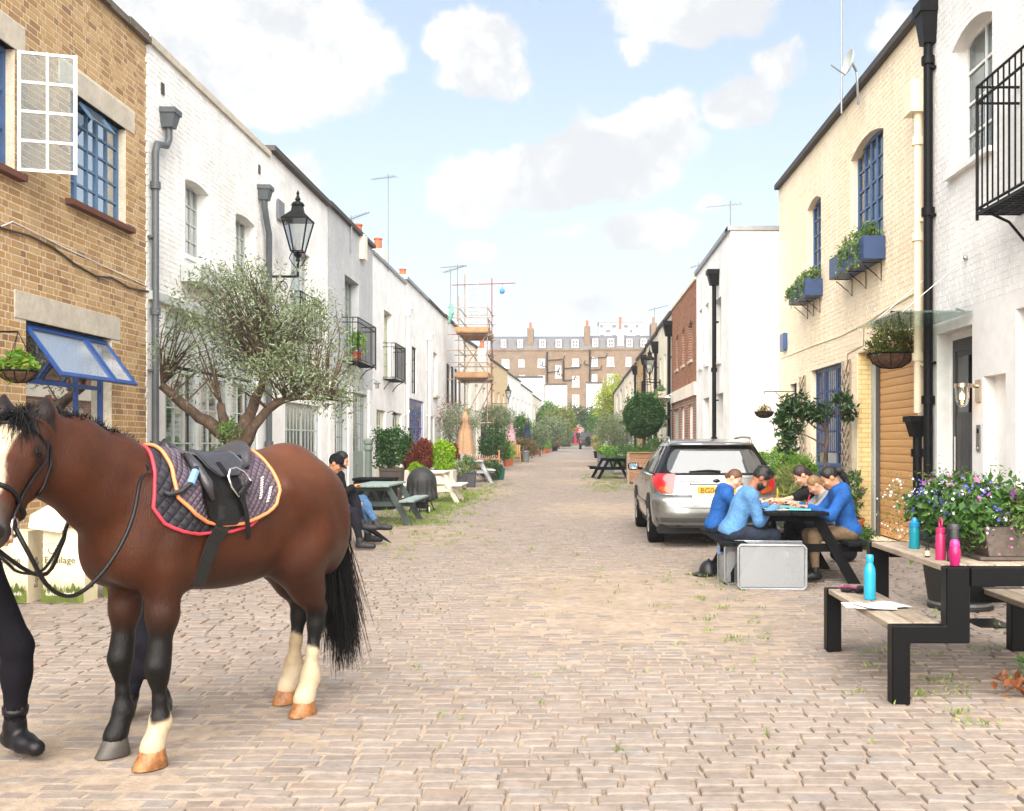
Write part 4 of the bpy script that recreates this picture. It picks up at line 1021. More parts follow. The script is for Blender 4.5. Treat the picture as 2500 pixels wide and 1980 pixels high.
# ---- tack draped on the trunk
def drape(f, th, off):
    """points on the trunk (offset) seen from its axis; th from the top, positive to the left"""
    f = np.asarray(f, float); th = np.asarray(th, float); d = np.stack([0*f, np.sin(th), np.cos(th)], -1); o = np.stack([f, 0*f, 0*f+1.06], -1)
    lo, hi = np.full(f.shape, .05), np.full(f.shape, .62)
    for _ in range(22):
        mid = (lo+hi)/2; v = DS.value(o+d*mid[..., None], .04)-off; lo = np.where(v < 0, mid, lo); hi = np.where(v < 0, hi, mid)
    return o+d*((lo+hi)/2)[..., None]
def pad(name, m, parent, f_front, f_back, thmax, off, nu=34, nv=44, thick=.008):
    """f_front/f_back: functions of |th|; both sides of the back"""
    ths = np.linspace(-thmax, thmax, nv); Fm = np.zeros((nv, nu)); Tm = np.zeros((nv, nu))
    for j, t_ in enumerate(ths):
        a, b_ = f_front(abs(t_)), f_back(abs(t_)); Fm[j] = np.linspace(a, b_, nu); Tm[j] = t_
    P1 = drape(Fm, Tm, off+thick); P0 = drape(Fm, Tm, off-.004)
    V_ = np.concatenate([hw(P1.reshape(-1, 3)), hw(P0.reshape(-1, 3))]); q = []
    I = lambda j, i: j*nu+i
    M0 = nv*nu
    for j in range(nv-1):
        for i in range(nu-1): q.append((I(j, i), I(j, i+1), I(j+1, i+1), I(j+1, i))); q.append((M0+I(j, i), M0+I(j+1, i), M0+I(j+1, i+1), M0+I(j, i+1)))
    edge = [(0, i) for i in range(nu)]+[(j, nu-1) for j in range(1, nv)]+[(nv-1, i) for i in range(nu-2, -1, -1)]+[(j, 0) for j in range(nv-2, 0, -1)]
    ei = [I(*x) for x in edge]
    for k in range(len(ei)): a, b_ = ei[k], ei[(k+1) % len(ei)]; q.append((a, M0+a, M0+b_, b_))
    o = link(name, mesh_np(name, V_, q, m, smooth=True), parent)
    return o, [V_[k] for k in ei]
def quilt(name, c, c2, s=38):
    M = mat(name, c, c2=c2, r=.75, v=.1, s=20); nt = M.node_tree; p = nt.nodes['Principled BSDF']
    sp = nn(nt, 'ShaderNodeSeparateXYZ'); lk(nt, wpos(nt), sp.inputs[0])
    f = mth(nt, 'SUBTRACT', mth(nt, 'MULTIPLY', sp.outputs[1], -.88), mth(nt, 'MULTIPLY', sp.outputs[0], .48))
    a = mth(nt, 'ABSOLUTE', mth(nt, 'SINE', mth(nt, 'MULTIPLY', mth(nt, 'ADD', f, sp.outputs[2]), s*2.2))); b = mth(nt, 'ABSOLUTE', mth(nt, 'SINE', mth(nt, 'MULTIPLY', mth(nt, 'SUBTRACT', f, sp.outputs[2]), s*2.2)))
    hh = mth(nt, 'POWER', mth(nt, 'MULTIPLY', a, b), .4)
    bn = nn(nt, 'ShaderNodeBump'); bn.inputs['Strength'].default_value = 1.; bn.inputs['Distance'].default_value = .012
    lk(nt, hh, bn.inputs['Height']); lk(nt, bn.outputs[0], p.inputs['Normal'])
    return M
NUMN = quilt('navy_quilted_cotton', '23222b', '1b1a22', 26); PURP = quilt('mauve_grey_quilted_cotton', '5d4f5a', '4a3f4c', 42)
REDT = mat('red_binding', 'c93a4a', r=.6, v=.05); WHT_ = mat('white_piping', 'e9e2dc', r=.6, v=.03); ORA = mat('orange_binding', 'e58a55', r=.6, v=.06)
def interp(xs, ys): return lambda t: float(np.interp(t, xs, ys))
nu_ = thing('numnah', 'navy quilted saddle cloth with red binding, undermost on the pony', 'saddle cloth', tuple(hw((.25, 0, 1.3))))
o, E = pad('cloth', NUMN, nu_, interp([0, .3, .8, 1.2, 1.5, 1.65, 1.75], [.50, .52, .575, .60, .56, .50, .38]), interp([0, .8, 1.3, 1.6, 1.7, 1.75], [-.03, -.04, .0, .05, .10, .2]), 1.75, .004)
b = MB(); b.tube(E, .0085, 6, closed=True); b.build('binding', REDT, nu_, smooth=True)
n0 = np.mean(E, 0); b = MB(); b.tube([x+(n0-x)/np.linalg.norm(n0-x)*.012+(x-n0)*0 for x in map(np.array, E)], .006, 5, closed=True); b.build('piping', WHT_, nu_, smooth=True)
pd_ = thing('saddle_pad', 'mauve grey quilted saddle pad with orange binding under the saddle', 'saddle cloth', tuple(hw((.22, 0, 1.32))))
o, E2 = pad('cloth', PURP, pd_, interp([0, .3, .8, 1.1, 1.4, 1.55, 1.62], [.45, .455, .49, .49, .42, .34, .26]), interp([0, .3, .7, 1.1, 1.35, 1.5, 1.62], [-.10, -.10, -.12, -.115, -.08, .0, .14]), 1.62, .017)
b = MB(); b.tube(E2, .009, 6, closed=True); b.build('binding', ORA, pd_, smooth=True)
b = MB()   # two lines of white lettering too small to read: stitched blocks
for row, (fa, ta, fb, tb_) in enumerate(((.015, 1.20, -.045, .78), (-.025, 1.27, -.075, .98))):
    n = 9 if row == 0 else 6
    for k in range(n):
        t0 = k/n; t1 = (k+.62)/n; w = .011
        g = lambda t, s: drape(np.array([fa+(fb-fa)*t+s*.9*w]), np.array([ta+(tb_-ta)*t+s*w]), .029)[0]
        b.add([hw(g(t0, -1)), hw(g(t1, -1)), hw(g(t1, 1)), hw(g(t0, 1))], [(0, 1, 2, 3)])
b.build('stitched_lettering', WHT_, pd_)
# saddle
LEA = mat('black_leather', '141213', r=.34, v=.2, s=14, b=.12, bs=70, spec=.3); LEB = mat('sheen_grey_leather', '37363a', r=.32, v=.2, s=10, b=.12, bs=60, spec=.55)  # second leather is black leather greyed, its sheen put into the colour
sd_ = thing('saddle', 'black leather riding saddle with stirrup iron run up on the pony', 'saddle', tuple(hw((.16, 0, 1.36))))
fs = np.linspace(-.075, .36, 26); ss = np.linspace(-1, 1, 17); Vs = []
def seat(f, s):
    u = (f+.075)/.435                              # 0 cantle .. 1 pommel
    z = 1.352+.10*max(0, 1-u/.42)**1.8+.085*max(0, (u-.58)/.42)**1.5
    w = float(np.interp(u, [0, .06, .2, .42, .65, 1], [.07, .13, .175, .15, .085, .055]))
    zz = z-(.030+.035*(u > .15))*abs(s)**2.3
    return (f, s*w, zz+.012*(1-s*s)*(-1 if u < .75 else 1))
for f in fs: Vs += [hw(seat(f, s)) for s in ss]
ns_ = len(ss); q = [(i*ns_+j, i*ns_+j+1, (i+1)*ns_+j+1, (i+1)*ns_+j) for i in range(len(fs)-1) for j in range(ns_-1)]
lowV = []
for f in fs: lowV += [hw((seat(f, s)[0], seat(f, s)[1]*.96, seat(f, s)[2]-.035-.02*abs(s))) for s in ss]
n0 = len(Vs); q += [tuple(n0+i for i in x[::-1]) for x in q]
ed = [j for j in range(ns_)]+[i*ns_+ns_-1 for i in range(1, len(fs))]+[(len(fs)-1)*ns_+j for j in range(ns_-2, -1, -1)]+[i*ns_ for i in range(len(fs)-2, 0, -1)]
for k in range(len(ed)): a, b_ = ed[k], ed[(k+1) % len(ed)]; q.append((a, b_, n0+b_, n0+a))
o = link('seat', mesh_np('seat', Vs+lowV, q, LEB, smooth=True), sd_)
# panels under the cantle
for s in (-1, 1):
    b = MB(); b.tube([hw((f, s*(.075+.02*math.sin((f+.06)*7)), 1.328+.012*abs(f-.1))) for f in np.linspace(-.055, .33, 12)], [.03]+[.042]*10+[.03], 10); b.build('panel', LEA, sd_, smooth=True)
def flapset(s):
    def sheet_(name, ths, ff, fb, off, m, th=.006):
        nv, nu = 18, 12; Fm = np.zeros((nv, nu)); Tm = np.zeros((nv, nu))
        for j, t_ in enumerate(np.linspace(ths[0], ths[1], nv)): Fm[j] = np.linspace(ff(t_), fb(t_), nu); Tm[j] = s*t_
        A = hw(drape(Fm, Tm, off).reshape(-1, 3)); B = hw(drape(Fm, Tm, off+th).reshape(-1, 3)); q = []
        I = lambda j, i: j*nu+i; M0 = nv*nu
        for j in range(nv-1):
            for i in range(nu-1): q += [(M0+I(j, i), M0+I(j, i+1), M0+I(j+1, i+1), M0+I(j+1, i)), (I(j, i), I(j+1, i), I(j+1, i+1), I(j, i+1))]
        e = [I(0, i) for i in range(nu)]+[I(j, nu-1) for j in range(1, nv)]+[I(nv-1, i) for i in range(nu-2, -1, -1)]+[I(j, 0) for j in range(nv-2, 0, -1)]
        for k in range(len(e)): q.append((e[k], M0+e[k], M0+e[(k+1) % len(e)], e[(k+1) % len(e)]))
        return link(name, mesh_np(name, np.concatenate([A, B]), q, m, smooth=True), sd_)
    sheet_('flap', (.35, 1.62), interp([.35, .7, 1.15, 1.45, 1.62], [.37, .385, .385, .35, .29]), interp([.35, .7, 1.15, 1.45, 1.62], [.12, .10, .10, .13, .19]), .032, LEA)
    sheet_('skirt', (.28, .80), interp([.28, .6, .8], [.30, .27, .22]), interp([.28, .55, .8], [.06, .05, .12]), .045, LEB)
    b = MB(); b.tube([hw(drape(np.array([f]), np.array([s*t_]), .045)[0]) for f, t_ in ((.35, .42), (.365, .7), (.36, 1.0), (.33, 1.2))], [.016, .024, .024, .012], 8); b.build('knee_roll', LEB, sd_, smooth=True)
    # stirrup run up on its leather
    c = drape(np.array([.165]), np.array([s*.93]), .075)[0]; X = np.array([1, 0, 0.]); nrm = np.array([0, s*.9, .45]); dn = np.array([0, s*.25, -1.]); dn /= np.linalg.norm(dn); dx = np.array([-.75, 0, 0])+dn*-.55; dx /= np.linalg.norm(dx); dy = np.array([.55, 0, 0])+dn*-.8; dy /= np.linalg.norm(dy)
    pts = [c+dx*x+dy*y for x, y in ((-.06, -.055), (.06, -.055), (.058, .0), (.035, .045), (0, .062), (-.035, .045), (-.058, .0))]
    so = MB().tube([hw(p) for p in pts], .006, 8, closed=True).build('stirrup_iron', mat('polished_iron', 'd8d6d2', r=.12, m=1, v=0), sd_, smooth=True)
    MB().tube([hw(c+dx*x+dy*-.055) for x in (-.052, 0, .052)], [.013, .016, .013], 8).build('tread', LEA, so)
    def strap(P, w, name, m=LEA, th=.004):
        P = [np.array(p) for p in P]; V_ = []
        for i, p in enumerate(P):
            t_ = P[min(i+1, len(P)-1)]-P[max(i-1, 0)]; t_ /= np.linalg.norm(t_); rad = np.array([0, p[1], p[2]-1.06]); rad /= np.linalg.norm(rad); sdv = np.cross(t_, rad); sdv /= np.linalg.norm(sdv)
            V_ += [hw(p-sdv*w/2), hw(p+sdv*w/2), hw(p+sdv*w/2+rad*th), hw(p-sdv*w/2+rad*th)]
        q = [(4*i+a, 4*i+(a+1) % 4, 4*i+4+(a+1) % 4, 4*i+4+a) for i in range(len(P)-1) for a in range(4)]+[(3, 2, 1, 0), tuple(4*(len(P)-1)+k for k in range(4))]
        return link(name, mesh_np(name, V_, q, m), sd_)
    strap([drape(np.array([f]), np.array([s*t_]), .052)[0] for f, t_ in ((.20, .55), (.19, .8), (.17, 1.05), (.15, 1.3), (.145, 1.5), (.14, 1.72), (.14, 1.85))], .026, 'stirrup_leather')
    gp = [(.24, 1.3, .034), (.25, 1.5, .034), (.27, 1.7, .028), (.30, 1.95, .012), (.33, 2.2, .008), (.35, 2.5, .006), (.36, 2.8, .006), (.36, PI, .006)]
    strap([drape(np.array([f]), np.array([s*t_]), o_)[0] for f, t_, o_ in gp], .085, 'girth', mat('black_girth_webbing', '171412', r=.8))
for s in (1, -1): flapset(s)
BST = mat('blue_strap', '6f9cc4', r=.6)
P = [drape(np.array([f]), np.array([t_]), o_)[0] for f, t_, o_ in ((.55, .97, .02), (.535, 1.03, .028), (.49, 1.04, .045), (.44, .96, .05), (.40, .80, .055), (.36, .68, .05))]
MB().tube([hw(p) for p in P], .012, 8).build('pommel_strap', mat('black_strap', '1b1b22', r=.6), sd_, smooth=True)
MB().tube([hw(p) for p in P[3:5]], .017, 8).build('strap_keeper', BST, sd_)
# bridle and reins
br = thing('bridle', 'black leather bridle with a loose-ring bit on the pony', 'bridle', tuple(hw(Hd(.3, 0, 0))))
def proj(p, c, off=.004):
    p, c = np.array(p, float), np.array(c, float); d = p-c; L = np.linalg.norm(d); d /= L; lo, hi = .0, L*2.2
    for _ in range(24):
        m_ = (lo+hi)/2; v = HX.value((c+d*m_)[None], .04)[0]-off; lo, hi = (m_, hi) if v < 0 else (lo, m_)
    return c+d*(lo+hi)/2
def band(t, tb, w, name, a0=0, a1=2*PI, n=26, closed=True, m=LEA, r=.010):
    """a strap round the head at axis position t (front) .. tb (back)"""
    P = []
    for i in range(n):
        a = a0+(a1-a0)*i/(n if closed else n-1); c = Hd((t+tb)/2, 0, -.02); P.append(proj(Hd((t+tb)/2+(t-tb)/2*math.cos(a), .2*math.sin(a), -.02+.2*math.cos(a)), c, .003))
    return MB().tube([hw(p) for p in P], r, 6, closed=closed).build(name, m, br, smooth=True)
band(.37, .37, .03, 'noseband', r=.011)
band(.065, .05, .02, 'browband', -1.75, 1.75, closed=False, r=.008)
for s in (-1, 1):
    P = [proj(Hd(t, s*.2, n), Hd(t, 0, n*.5), .005) for t, n in ((-.03, -.05), (.05, -.035), (.14, -.03), (.22, -.02), (.32, -.012), (.42, -.015), (.465, -.02))]
    MB().tube([hw(p) for p in P], [.008]*7, 6).build('cheekpiece', LEA, br, smooth=True)
    P = [proj(Hd(t, s*.2, n), Hd(t, 0, n*.5), .006) for t, n in ((.03, -.06), (.12, -.085), (.22, -.11), (.26, -.13))]
    MB().tube([hw(p) for p in P], .007, 6).build('throat_lash', LEA, br, smooth=True)
    c = proj(Hd(.475, s*.2, -.03), Hd(.475, 0, -.02), .012)
    MB().tube([hw(c+.036*(math.cos(a)*ax+math.sin(a)*hn)) for a in np.linspace(0, 2*PI, 20, endpoint=False)], .0055, 6, closed=True).build('bit_ring', MATS['polished_iron'], br, smooth=True)
    if s == 1: bitL = c
    else: bitR = c
def curve(P, n=26):
    P = [np.array(p, float) for p in P]; P = [2*P[0]-P[1]]+P+[2*P[-1]-P[-2]]; out = []
    m_ = len(P)-3
    for k in range(n):
        u = k/(n-1)*m_; i = min(int(u), m_-1); t = u-i; a, b_, c, d = P[i:i+4]
        out.append(.5*((2*b_)+(c-a)*t+(2*a-5*b_+4*c-d)*t*t+(3*b_-a-3*c+d)*t**3))
    return out
re = thing('reins', 'black leather reins looping from the bit over the withers', 'reins', tuple(hw((.6, .3, 1.0))))
L0 = hw(bitL)
near = [L0, at(70, 1350, 3.72), at(118, 1432, 3.80), at(175, 1455, 3.92), at(235, 1415, 4.02), at(290, 1340, 4.12), at(325, 1260, 4.2), at(344, 1170, 4.32), hw(drape(np.array([.57]), np.array([.55]), .015)[0]), hw(drape(np.array([.56]), np.array([0]), .012)[0])]
MB().tube(curve(near, 44), .0085, 6).build('near_rein', LEA, re, smooth=True)
far_ = [L0+np.array([0, 0, -.03]), at(95, 1405, 3.9), at(150, 1330, 4.3), hw((.74, -.16, 1.08)), hw((.60, -.17, 1.32)), hw(drape(np.array([.56]), np.array([-.1]), .012)[0])]
far_[0] = hw(bitR); MB().tube(curve(far_, 30), .0085, 6).build('far_rein', LEA, re, smooth=True)
MB().tube(curve([hw(bitR), at(18, 1375, 3.7), at(40, 1394, 3.78), at(75, 1400, 3.82), at(112, 1385, 3.9), at(150, 1320, 4.05), at(162, 1290, 4.15)], 24), .006, 6).build('lead_strap', LEA, re, smooth=True)
# ---------------------------------------------------------------- people
SK1 = mat('fair_skin', 'd9a78c', c2='cf957a', r=.5, v=.05, s=12, spec=.35); SK2 = mat('brown_skin', '9a6246', c2='8a5540', r=.5, v=.05, s=12, spec=.35); SK3 = mat('light_tan_skin', 'c58e6c', c2='b67f5f', r=.5, v=.05, s=12)
CLO = lambda n, c, c2=None: mat(n, c, c2=c2, r=.85, v=.2, s=9, b=1., bs=13, spec=.2)
ROYAL = CLO('royal_blue_fleece', '25589c', '1e4b88'); SKYB = CLO('washed_blue_sweatshirt', '5a86b2', '4d79a6'); BLKC = CLO('black_cotton', '1a1a1d'); GREYC = CLO('grey_cotton', '8a8d90')
JEAN = CLO('dark_blue_denim', '29303f', '20242f'); LJEAN = CLO('light_blue_denim', '55789f', '46678d'); TAUPE = CLO('taupe_jodhpurs', '74614f', '68563f'); NAVYC = CLO('navy_trousers', '1f1d28'); WSH = CLO('white_shirt_cotton', 'e8e6e2')
BOOT = mat('black_boot_leather', '121114', r=.4, v=.15, s=20, spec=.3); SOCK = CLO('brown_sock', '5a463a')
HBLK = mat('black_hair', '15110f', r=.45, v=.25, s=40, b=.5, bs=60, stretch=(1, 1, .3)); HBRN = mat('brown_hair', '2e1f18', r=.5, v=.25, s=40, b=.5, bs=60, stretch=(1, 1, .3)); HGIN = mat('auburn_hair', '5f3d28', r=.5, v=.25, s=40, b=.5, bs=60); HBLD = mat('fair_hair', '86663f', r=.5, v=.25, s=40, b=.5, bs=60)
def ik(a, c, l1, l2, pole):
    a, c, pole = Vector(a), Vector(c), Vector(pole); d = c-a; L = min(d.length, (l1+l2)*.999); d.normalize(); c = a+d*L
    x = (l1*l1-l2*l2+L*L)/(2*L); h = math.sqrt(max(0, l1*l1-x*x)); n = pole-d*pole.dot(d); n.normalize()
    return a+d*x+n*h, c
def hand_sdf(S, wr, fd, up, s, curl=.5, k=.012, lr=1):
    """palm, four unequal bent fingers, thumb from the side of the palm"""
    fd, up = Vector(fd).normalized(), Vector(up); up = (up-fd*up.dot(fd)).normalized(); sd = fd.cross(up)*lr; wr = Vector(wr)
    pc = wr+fd*.045*s; S.cap(wr, wr+fd*.03*s, .022*s, .026*s, k=.02)
    M = np.array([sd, fd, up]).T
    S.ell(pc, (.036*s, .045*s, .015*s), M, k=.015)
    for i, (o, L) in enumerate(((-.026, .062), (-.009, .070), (.009, .066), (.026, .052))):
        b = pc+fd*.038*s+sd*o*s; c = math.cos(curl*.7); q = math.sin(curl*.7); d1 = (fd*c-up*q+sd*o*2).normalized(); d2 = (fd*math.cos(curl*2.1)-up*math.sin(curl*2.1)).normalized()
        m_ = b+d1*L*.5*s; S.chain([b-fd*.01*s, m_, m_+d2*L*.5*s], [.0092*s, .0085*s, .0070*s], k=.006)
    b = pc-fd*.015*s-sd*.028*s; S.chain([b, b+(-sd*.75+fd*.6-up*.3)*.034*s, b+(-sd*.75+fd*.6-up*.3)*.034*s+(fd*.8-up*.5+sd*.15)*.032*s], [.012*s, .0105*s, .008*s], k=.008)
def rotx(v, a): return Vector((v[0], v[1]*math.cos(a)+v[2]*math.sin(a), -v[1]*math.sin(a)+v[2]*math.cos(a)))   # positive a tips +z towards +y
def person(label, loc, yaw, s, seat, lean, hp, hands, feet, skin, top, bottom, hair, hstyle, shoe=BOOT, sleeve=1, twist=0., hood=False, extra=None, standing=None, curl=.6, pole=(0, -.6, -1), name='person', knees=None, hm=None, group=None, far=False):
    t = thing(name, label, 'person', loc, group, rotz=yaw)
    pel = Vector((0, 0, standing if standing else seat+.085*s)); d1 = rotx((0, 0, 1), lean*.8); d2 = rotx((0, 0, 1), lean*1.25)
    che = pel+d1*.27*s; nec = che+d2*.22*s; hed = nec+rotx((0, 0, 1), hp*.55)*.085*s; hc = hed+rotx((0, .25, 1), hp)*.085*s
    hf = rotx((0, 1, 0), hp); hu = rotx((0, 0, 1), hp); hx = Vector((1, 0, 0))
    if twist: 
        q = Matrix.Rotation(twist, 3, hu); hf = q@hf; hx = q@hx
    HMx = np.array([hx, hf, hu]).T
    sh = {sd: che+d2*.155*s+Vector((sd*.165*s, 0, 0)) for sd in (-1, 1)}; hip = {sd: pel+Vector((sd*.085*s, 0, -.01*s)) for sd in (-1, 1)}
    el, wr, kn, an = {}, {}, {}, {}
    for i, sd in enumerate((-1, 1)):
        el[sd], wr[sd] = ik(sh[sd], hands[i], .285*s, .25*s, Vector(pole)+Vector((sd*.35, 0, 0)))
        kn[sd], an[sd] = ik(hip[sd], feet[i][0], .43*s, .42*s, (knees[i] if knees else (sd*.1, 1, .35)))
    Mt = np.array([(1, 0, 0), tuple(rotx((0, 1, 0), lean)), tuple(rotx((0, 0, 1), lean))]).T
    def torso(S):
        S.ell(che+d2*.03*s, (.160*s, .105*s, .20*s), Mt, k=.07); S.ell(pel+d1*.05*s, (.150*s, .105*s, .15*s), Mt, k=.07)
        S.cap(sh[-1], sh[1], .058*s, k=.07)
    def arms(S, f=1., upto=1.):
        for sd in (-1, 1):
            S.cap(sh[sd], el[sd], .050*s*f, .041*s*f, k=.03)
            if upto >= 1: S.cap(el[sd], el[sd]+(wr[sd]-el[sd])*.97, .040*s*f, .029*s*f, k=.03)
            elif upto > .5: S.cap(el[sd], el[sd]+(wr[sd]-el[sd])*.2, .040*s*f, .036*s*f, k=.03)
    def legs(S, f=1.):
        S.ell(pel-d1*.02*s, (.150*s, .115*s, .11*s), Mt, k=.06)
        for sd in (-1, 1):
            S.cap(hip[sd], kn[sd], .082*s*f, .056*s*f, k=.05); S.cap(kn[sd], an[sd]+(kn[sd]-an[sd])*.06, .055*s*f, .036*s*f, k=.04)
            m_ = kn[sd]+(an[sd]-kn[sd])*.3; S.ell(m_, (.052*s*f, .055*s*f, .09*s), k=.04)
    B = SDF(); torso(B); arms(B, .86); legs(B, .88); B.cap(nec-d2*.03*s, hed, .055*s, .050*s, k=.04)
    V1, F1 = B.mesh(.022 if far else .017, .04)
    Hh = SDF(); P = lambda x, y, z: hc+hx*x*s+hf*y*s+hu*z*s
    Hh.cap(nec+d2*.0, P(0, -.02, -.06), .050*s, .050*s, k=.03)
    Hh.ell(P(0, -.012, .025), (.076*s, .095*s, .092*s), HMx, k=.03); Hh.ell(P(0, .03, -.045), (.057*s, .062*s, .068*s), HMx, k=.035)
    Hh.cap(P(0, .083, .0), P(0, .103, -.030), .012*s, .015*s, k=.02); Hh.ell(P(0, .085, -.067), (.024*s, .012*s, .010*s), HMx, k=.015); Hh.ell(P(0, .07, -.10), (.022*s, .02*s, .016*s), HMx, k=.02)
    for sd in (-1, 1):
        Hh.ell(P(sd*.077, -.012, -.005), (.010*s, .022*s, .032*s), HMx, k=.012); Hh.ell(P(sd*.04, .07, -.03), (.025*s, .02*s, .02*s), HMx, k=.02)
    V2, F2 = Hh.mesh(.014 if far else .009, .02)
    Vs, Fs, n = [V1, V2], [F1, F2+len(V1)], len(V1)+len(V2)
    for i, sd in enumerate((-1, 1)):
        if far: break
        Ha = SDF(); fd = (wr[sd]-el[sd]).normalized(); tgt = fd if not hm else Vector(hm[i]); hand_sdf(Ha, wr[sd], tgt, (0, 0, 1), s, curl, lr=sd)
        V3, F3 = Ha.mesh(.0052, .01); Vs.append(V3); Fs.append(F3+n); n += len(V3)
    link('body', mesh_np('body', np.concatenate(Vs), np.concatenate(Fs), skin, smooth=True), t)
    # clothing
    G = SDF(); torso(G); arms(G, 1.06, sleeve); G.ell(pel-d1*.005*s-Vector((0, .02*s, 0)), (.15*s, .115*s, .10*s), Mt, k=.05)
    if hood: G.ell(nec-Vector((0, 1, 0))*.055*s+d2*.01*s, (.105*s, .06*s, .06*s), k=.05); G.cap(nec+Vector((-.05*s, .03*s, .0)), nec+Vector((.05*s, .03*s, .0)), .03*s, k=.05)
    if top:
        zc = pel+d1*(-.06*s)
        ob, _, _ = body('top', G, .02 if far else .014, .05, top, t, .020*s, clip=lambda X: -((X-np.array(pel))@np.array(d1))-.055*s if not standing else -((X-np.array(pel))@np.array(d1))-.09*s)
    L_ = SDF(); legs(L_); body('trousers', L_, .02 if far else .015, .045, bottom, t, .010*s)
    for i, sd in enumerate((-1, 1)):
        sb = SDF()
        td = Vector(feet[i][1]).normalized(); a = an[sd]; up_ = (kn[sd]-a).normalized()
        sb.chain([a+up_*.12*s, a+up_*.02*s, a-up_*.045*s], [.045*s, .048*s, .042*s], k=.02); base = a-up_*.045*s
        sb.chain([base-td*.035*s, base+td*.08*s, base+td*.165*s], [.046*s, .046*s, .040*s], k=.03)
        so_ = up_-td*up_.dot(td); so_.normalize(); so_ = np.array(so_); bs_ = np.array(base)
        body('shoe', sb, .016 if far else .010, .02, shoe, t, clip=lambda X: -((X-bs_)@so_)-.036*s)
    # hair
    Hr = SDF(); Hr.ell(P(0, -.018, .035), (.084*s, .100*s, .098*s), HMx, k=.03)
    if hstyle == 'crop':
        rr_ = random.Random(3)
        for _ in range(60):
            a_, e_ = rr_.uniform(0, 2*PI), rr_.uniform(.1, 1.3); Hr.ell(P(.082*math.cos(a_)*math.cos(e_), -.01+.10*math.sin(a_)*math.cos(e_), .035+.098*math.sin(e_)), (.017*s,)*3, k=.012)
    elif hstyle == 'bun': Hr.ell(P(0, -.10, -.02), (.035*s,)*3, HMx, k=.02)
    elif hstyle == 'pony': q0 = P(0, -.10, .03); Hr.chain([q0, q0+Vector((0, -.05, .0))*s, q0+Vector((.02, -.10, -.06))*s, q0+Vector((.03, -.15, -.15))*s, q0+Vector((.03, -.17, -.2))*s], [.030*s, .036*s, .038*s, .030*s, .008*s], k=.02)
    elif hstyle == 'tied': Hr.ell(P(0, -.09, -.03), (.05*s, .04*s, .06*s), HMx, k=.03)
    hcA, hfA, huA = np.array(hc), np.array(hf), np.array(hu)
    lim = {'crop': (.062, .55), 'bald': (.0, .0)}.get(hstyle, (.050, .55))
    def clip(X):
        y = (X-hcA)@hfA; z = (X-hcA)@huA; f = y-(lim[0]+.0)*s-np.maximum(z-.03*s, -.2)*lim[1]*.8
        low = np.where(y > -.03*s, -.02*s-z-np.maximum(-y, 0)*.5, -.09*s-z)
        if hstyle == 'pony' or hstyle == 'tied' or hstyle == 'bun': low = np.where(y < -.07*s, -1., low)
        return np.maximum(f, low)
    if hstyle == 'cap':
        cm = BLKC; Cp = SDF(); Cp.ell(P(0, -.012, .045), (.090*s, .106*s, .092*s), HMx, k=.02)
        body('cap', Cp, .010, .02, cm, t, clip=lambda X: -((X-hcA)@huA)+.03*s)
        b = MB(); n_ = 10; ring = [(-.085+.17*i/n_) for i in range(n_+1)]
        Vv = [P(x, .075*math.sqrt(max(0, 1-(x/.1)**2)), .036) for x in ring]+[P(x*1.02, .075+.088*math.sqrt(max(0, 1-(x/.092)**2)), .018) for x in ring]+[P(x, .075*math.sqrt(max(0, 1-(x/.1)**2)), .028) for x in ring]+[P(x*1.02, .075+.088*math.sqrt(max(0, 1-(x/.092)**2)), .010) for x in ring]
        m_ = n_+1; b.add(Vv, [(i, i+1, m_+i+1, m_+i) for i in range(n_)]+[(2*m_+i, 3*m_+i, 3*m_+i+1, 2*m_+i+1) for i in range(n_)]+[(m_+i, m_+i+1, 3*m_+i+1, 3*m_+i) for i in range(n_)])
        b.build('cap_brim', cm, t)
    if hstyle != 'bald': body('hair', Hr, .014 if far else .0095, .02, hair, t, clip=clip)
    if not far:
        for sd in (-1, 1): 
            MB().ball(P(sd*.031, .083, .003), (.011*s, .008*s, .007*s), 8, 6).build('eye', EYE, t, smooth=True)
            MB().tube([P(sd*x, .092, .024-.02*(x-.03)) for x in (.014, .03, .046)], .0042*s, 5).build('eyebrow', hair, t)
        MB().tube([P(x, .094-.9*x*x, -.066) for x in (-.02, 0, .02)], .0035*s, 5).build('mouth', mat('lips', 'a0604f', r=.5), t)
    if hstyle == 'beard': pass
    return t, P, dict(pel=pel, che=che, nec=nec, wr=wr, kn=kn, an=an, hc=hc, hf=hf, hu=hu, hx=hx)
YL, YR = -PI/2, PI/2
td = (0, 1, -.05)
def tl(x, y, z, loc, yaw):   # world -> person's own axes
    v = Vector((x-loc[0], y-loc[1], z)); return Matrix.Rotation(-yaw, 3, 'Z')@v
def seated(label, X, Y, yaw, hw_, fw_, **k):
    loc = (X, Y, 0); return person(label, loc, yaw, hands=[tl(*h, loc, yaw) for h in hw_], feet=[(tl(*f, loc, yaw), td) for f in fw_], **k)
ZT = .765
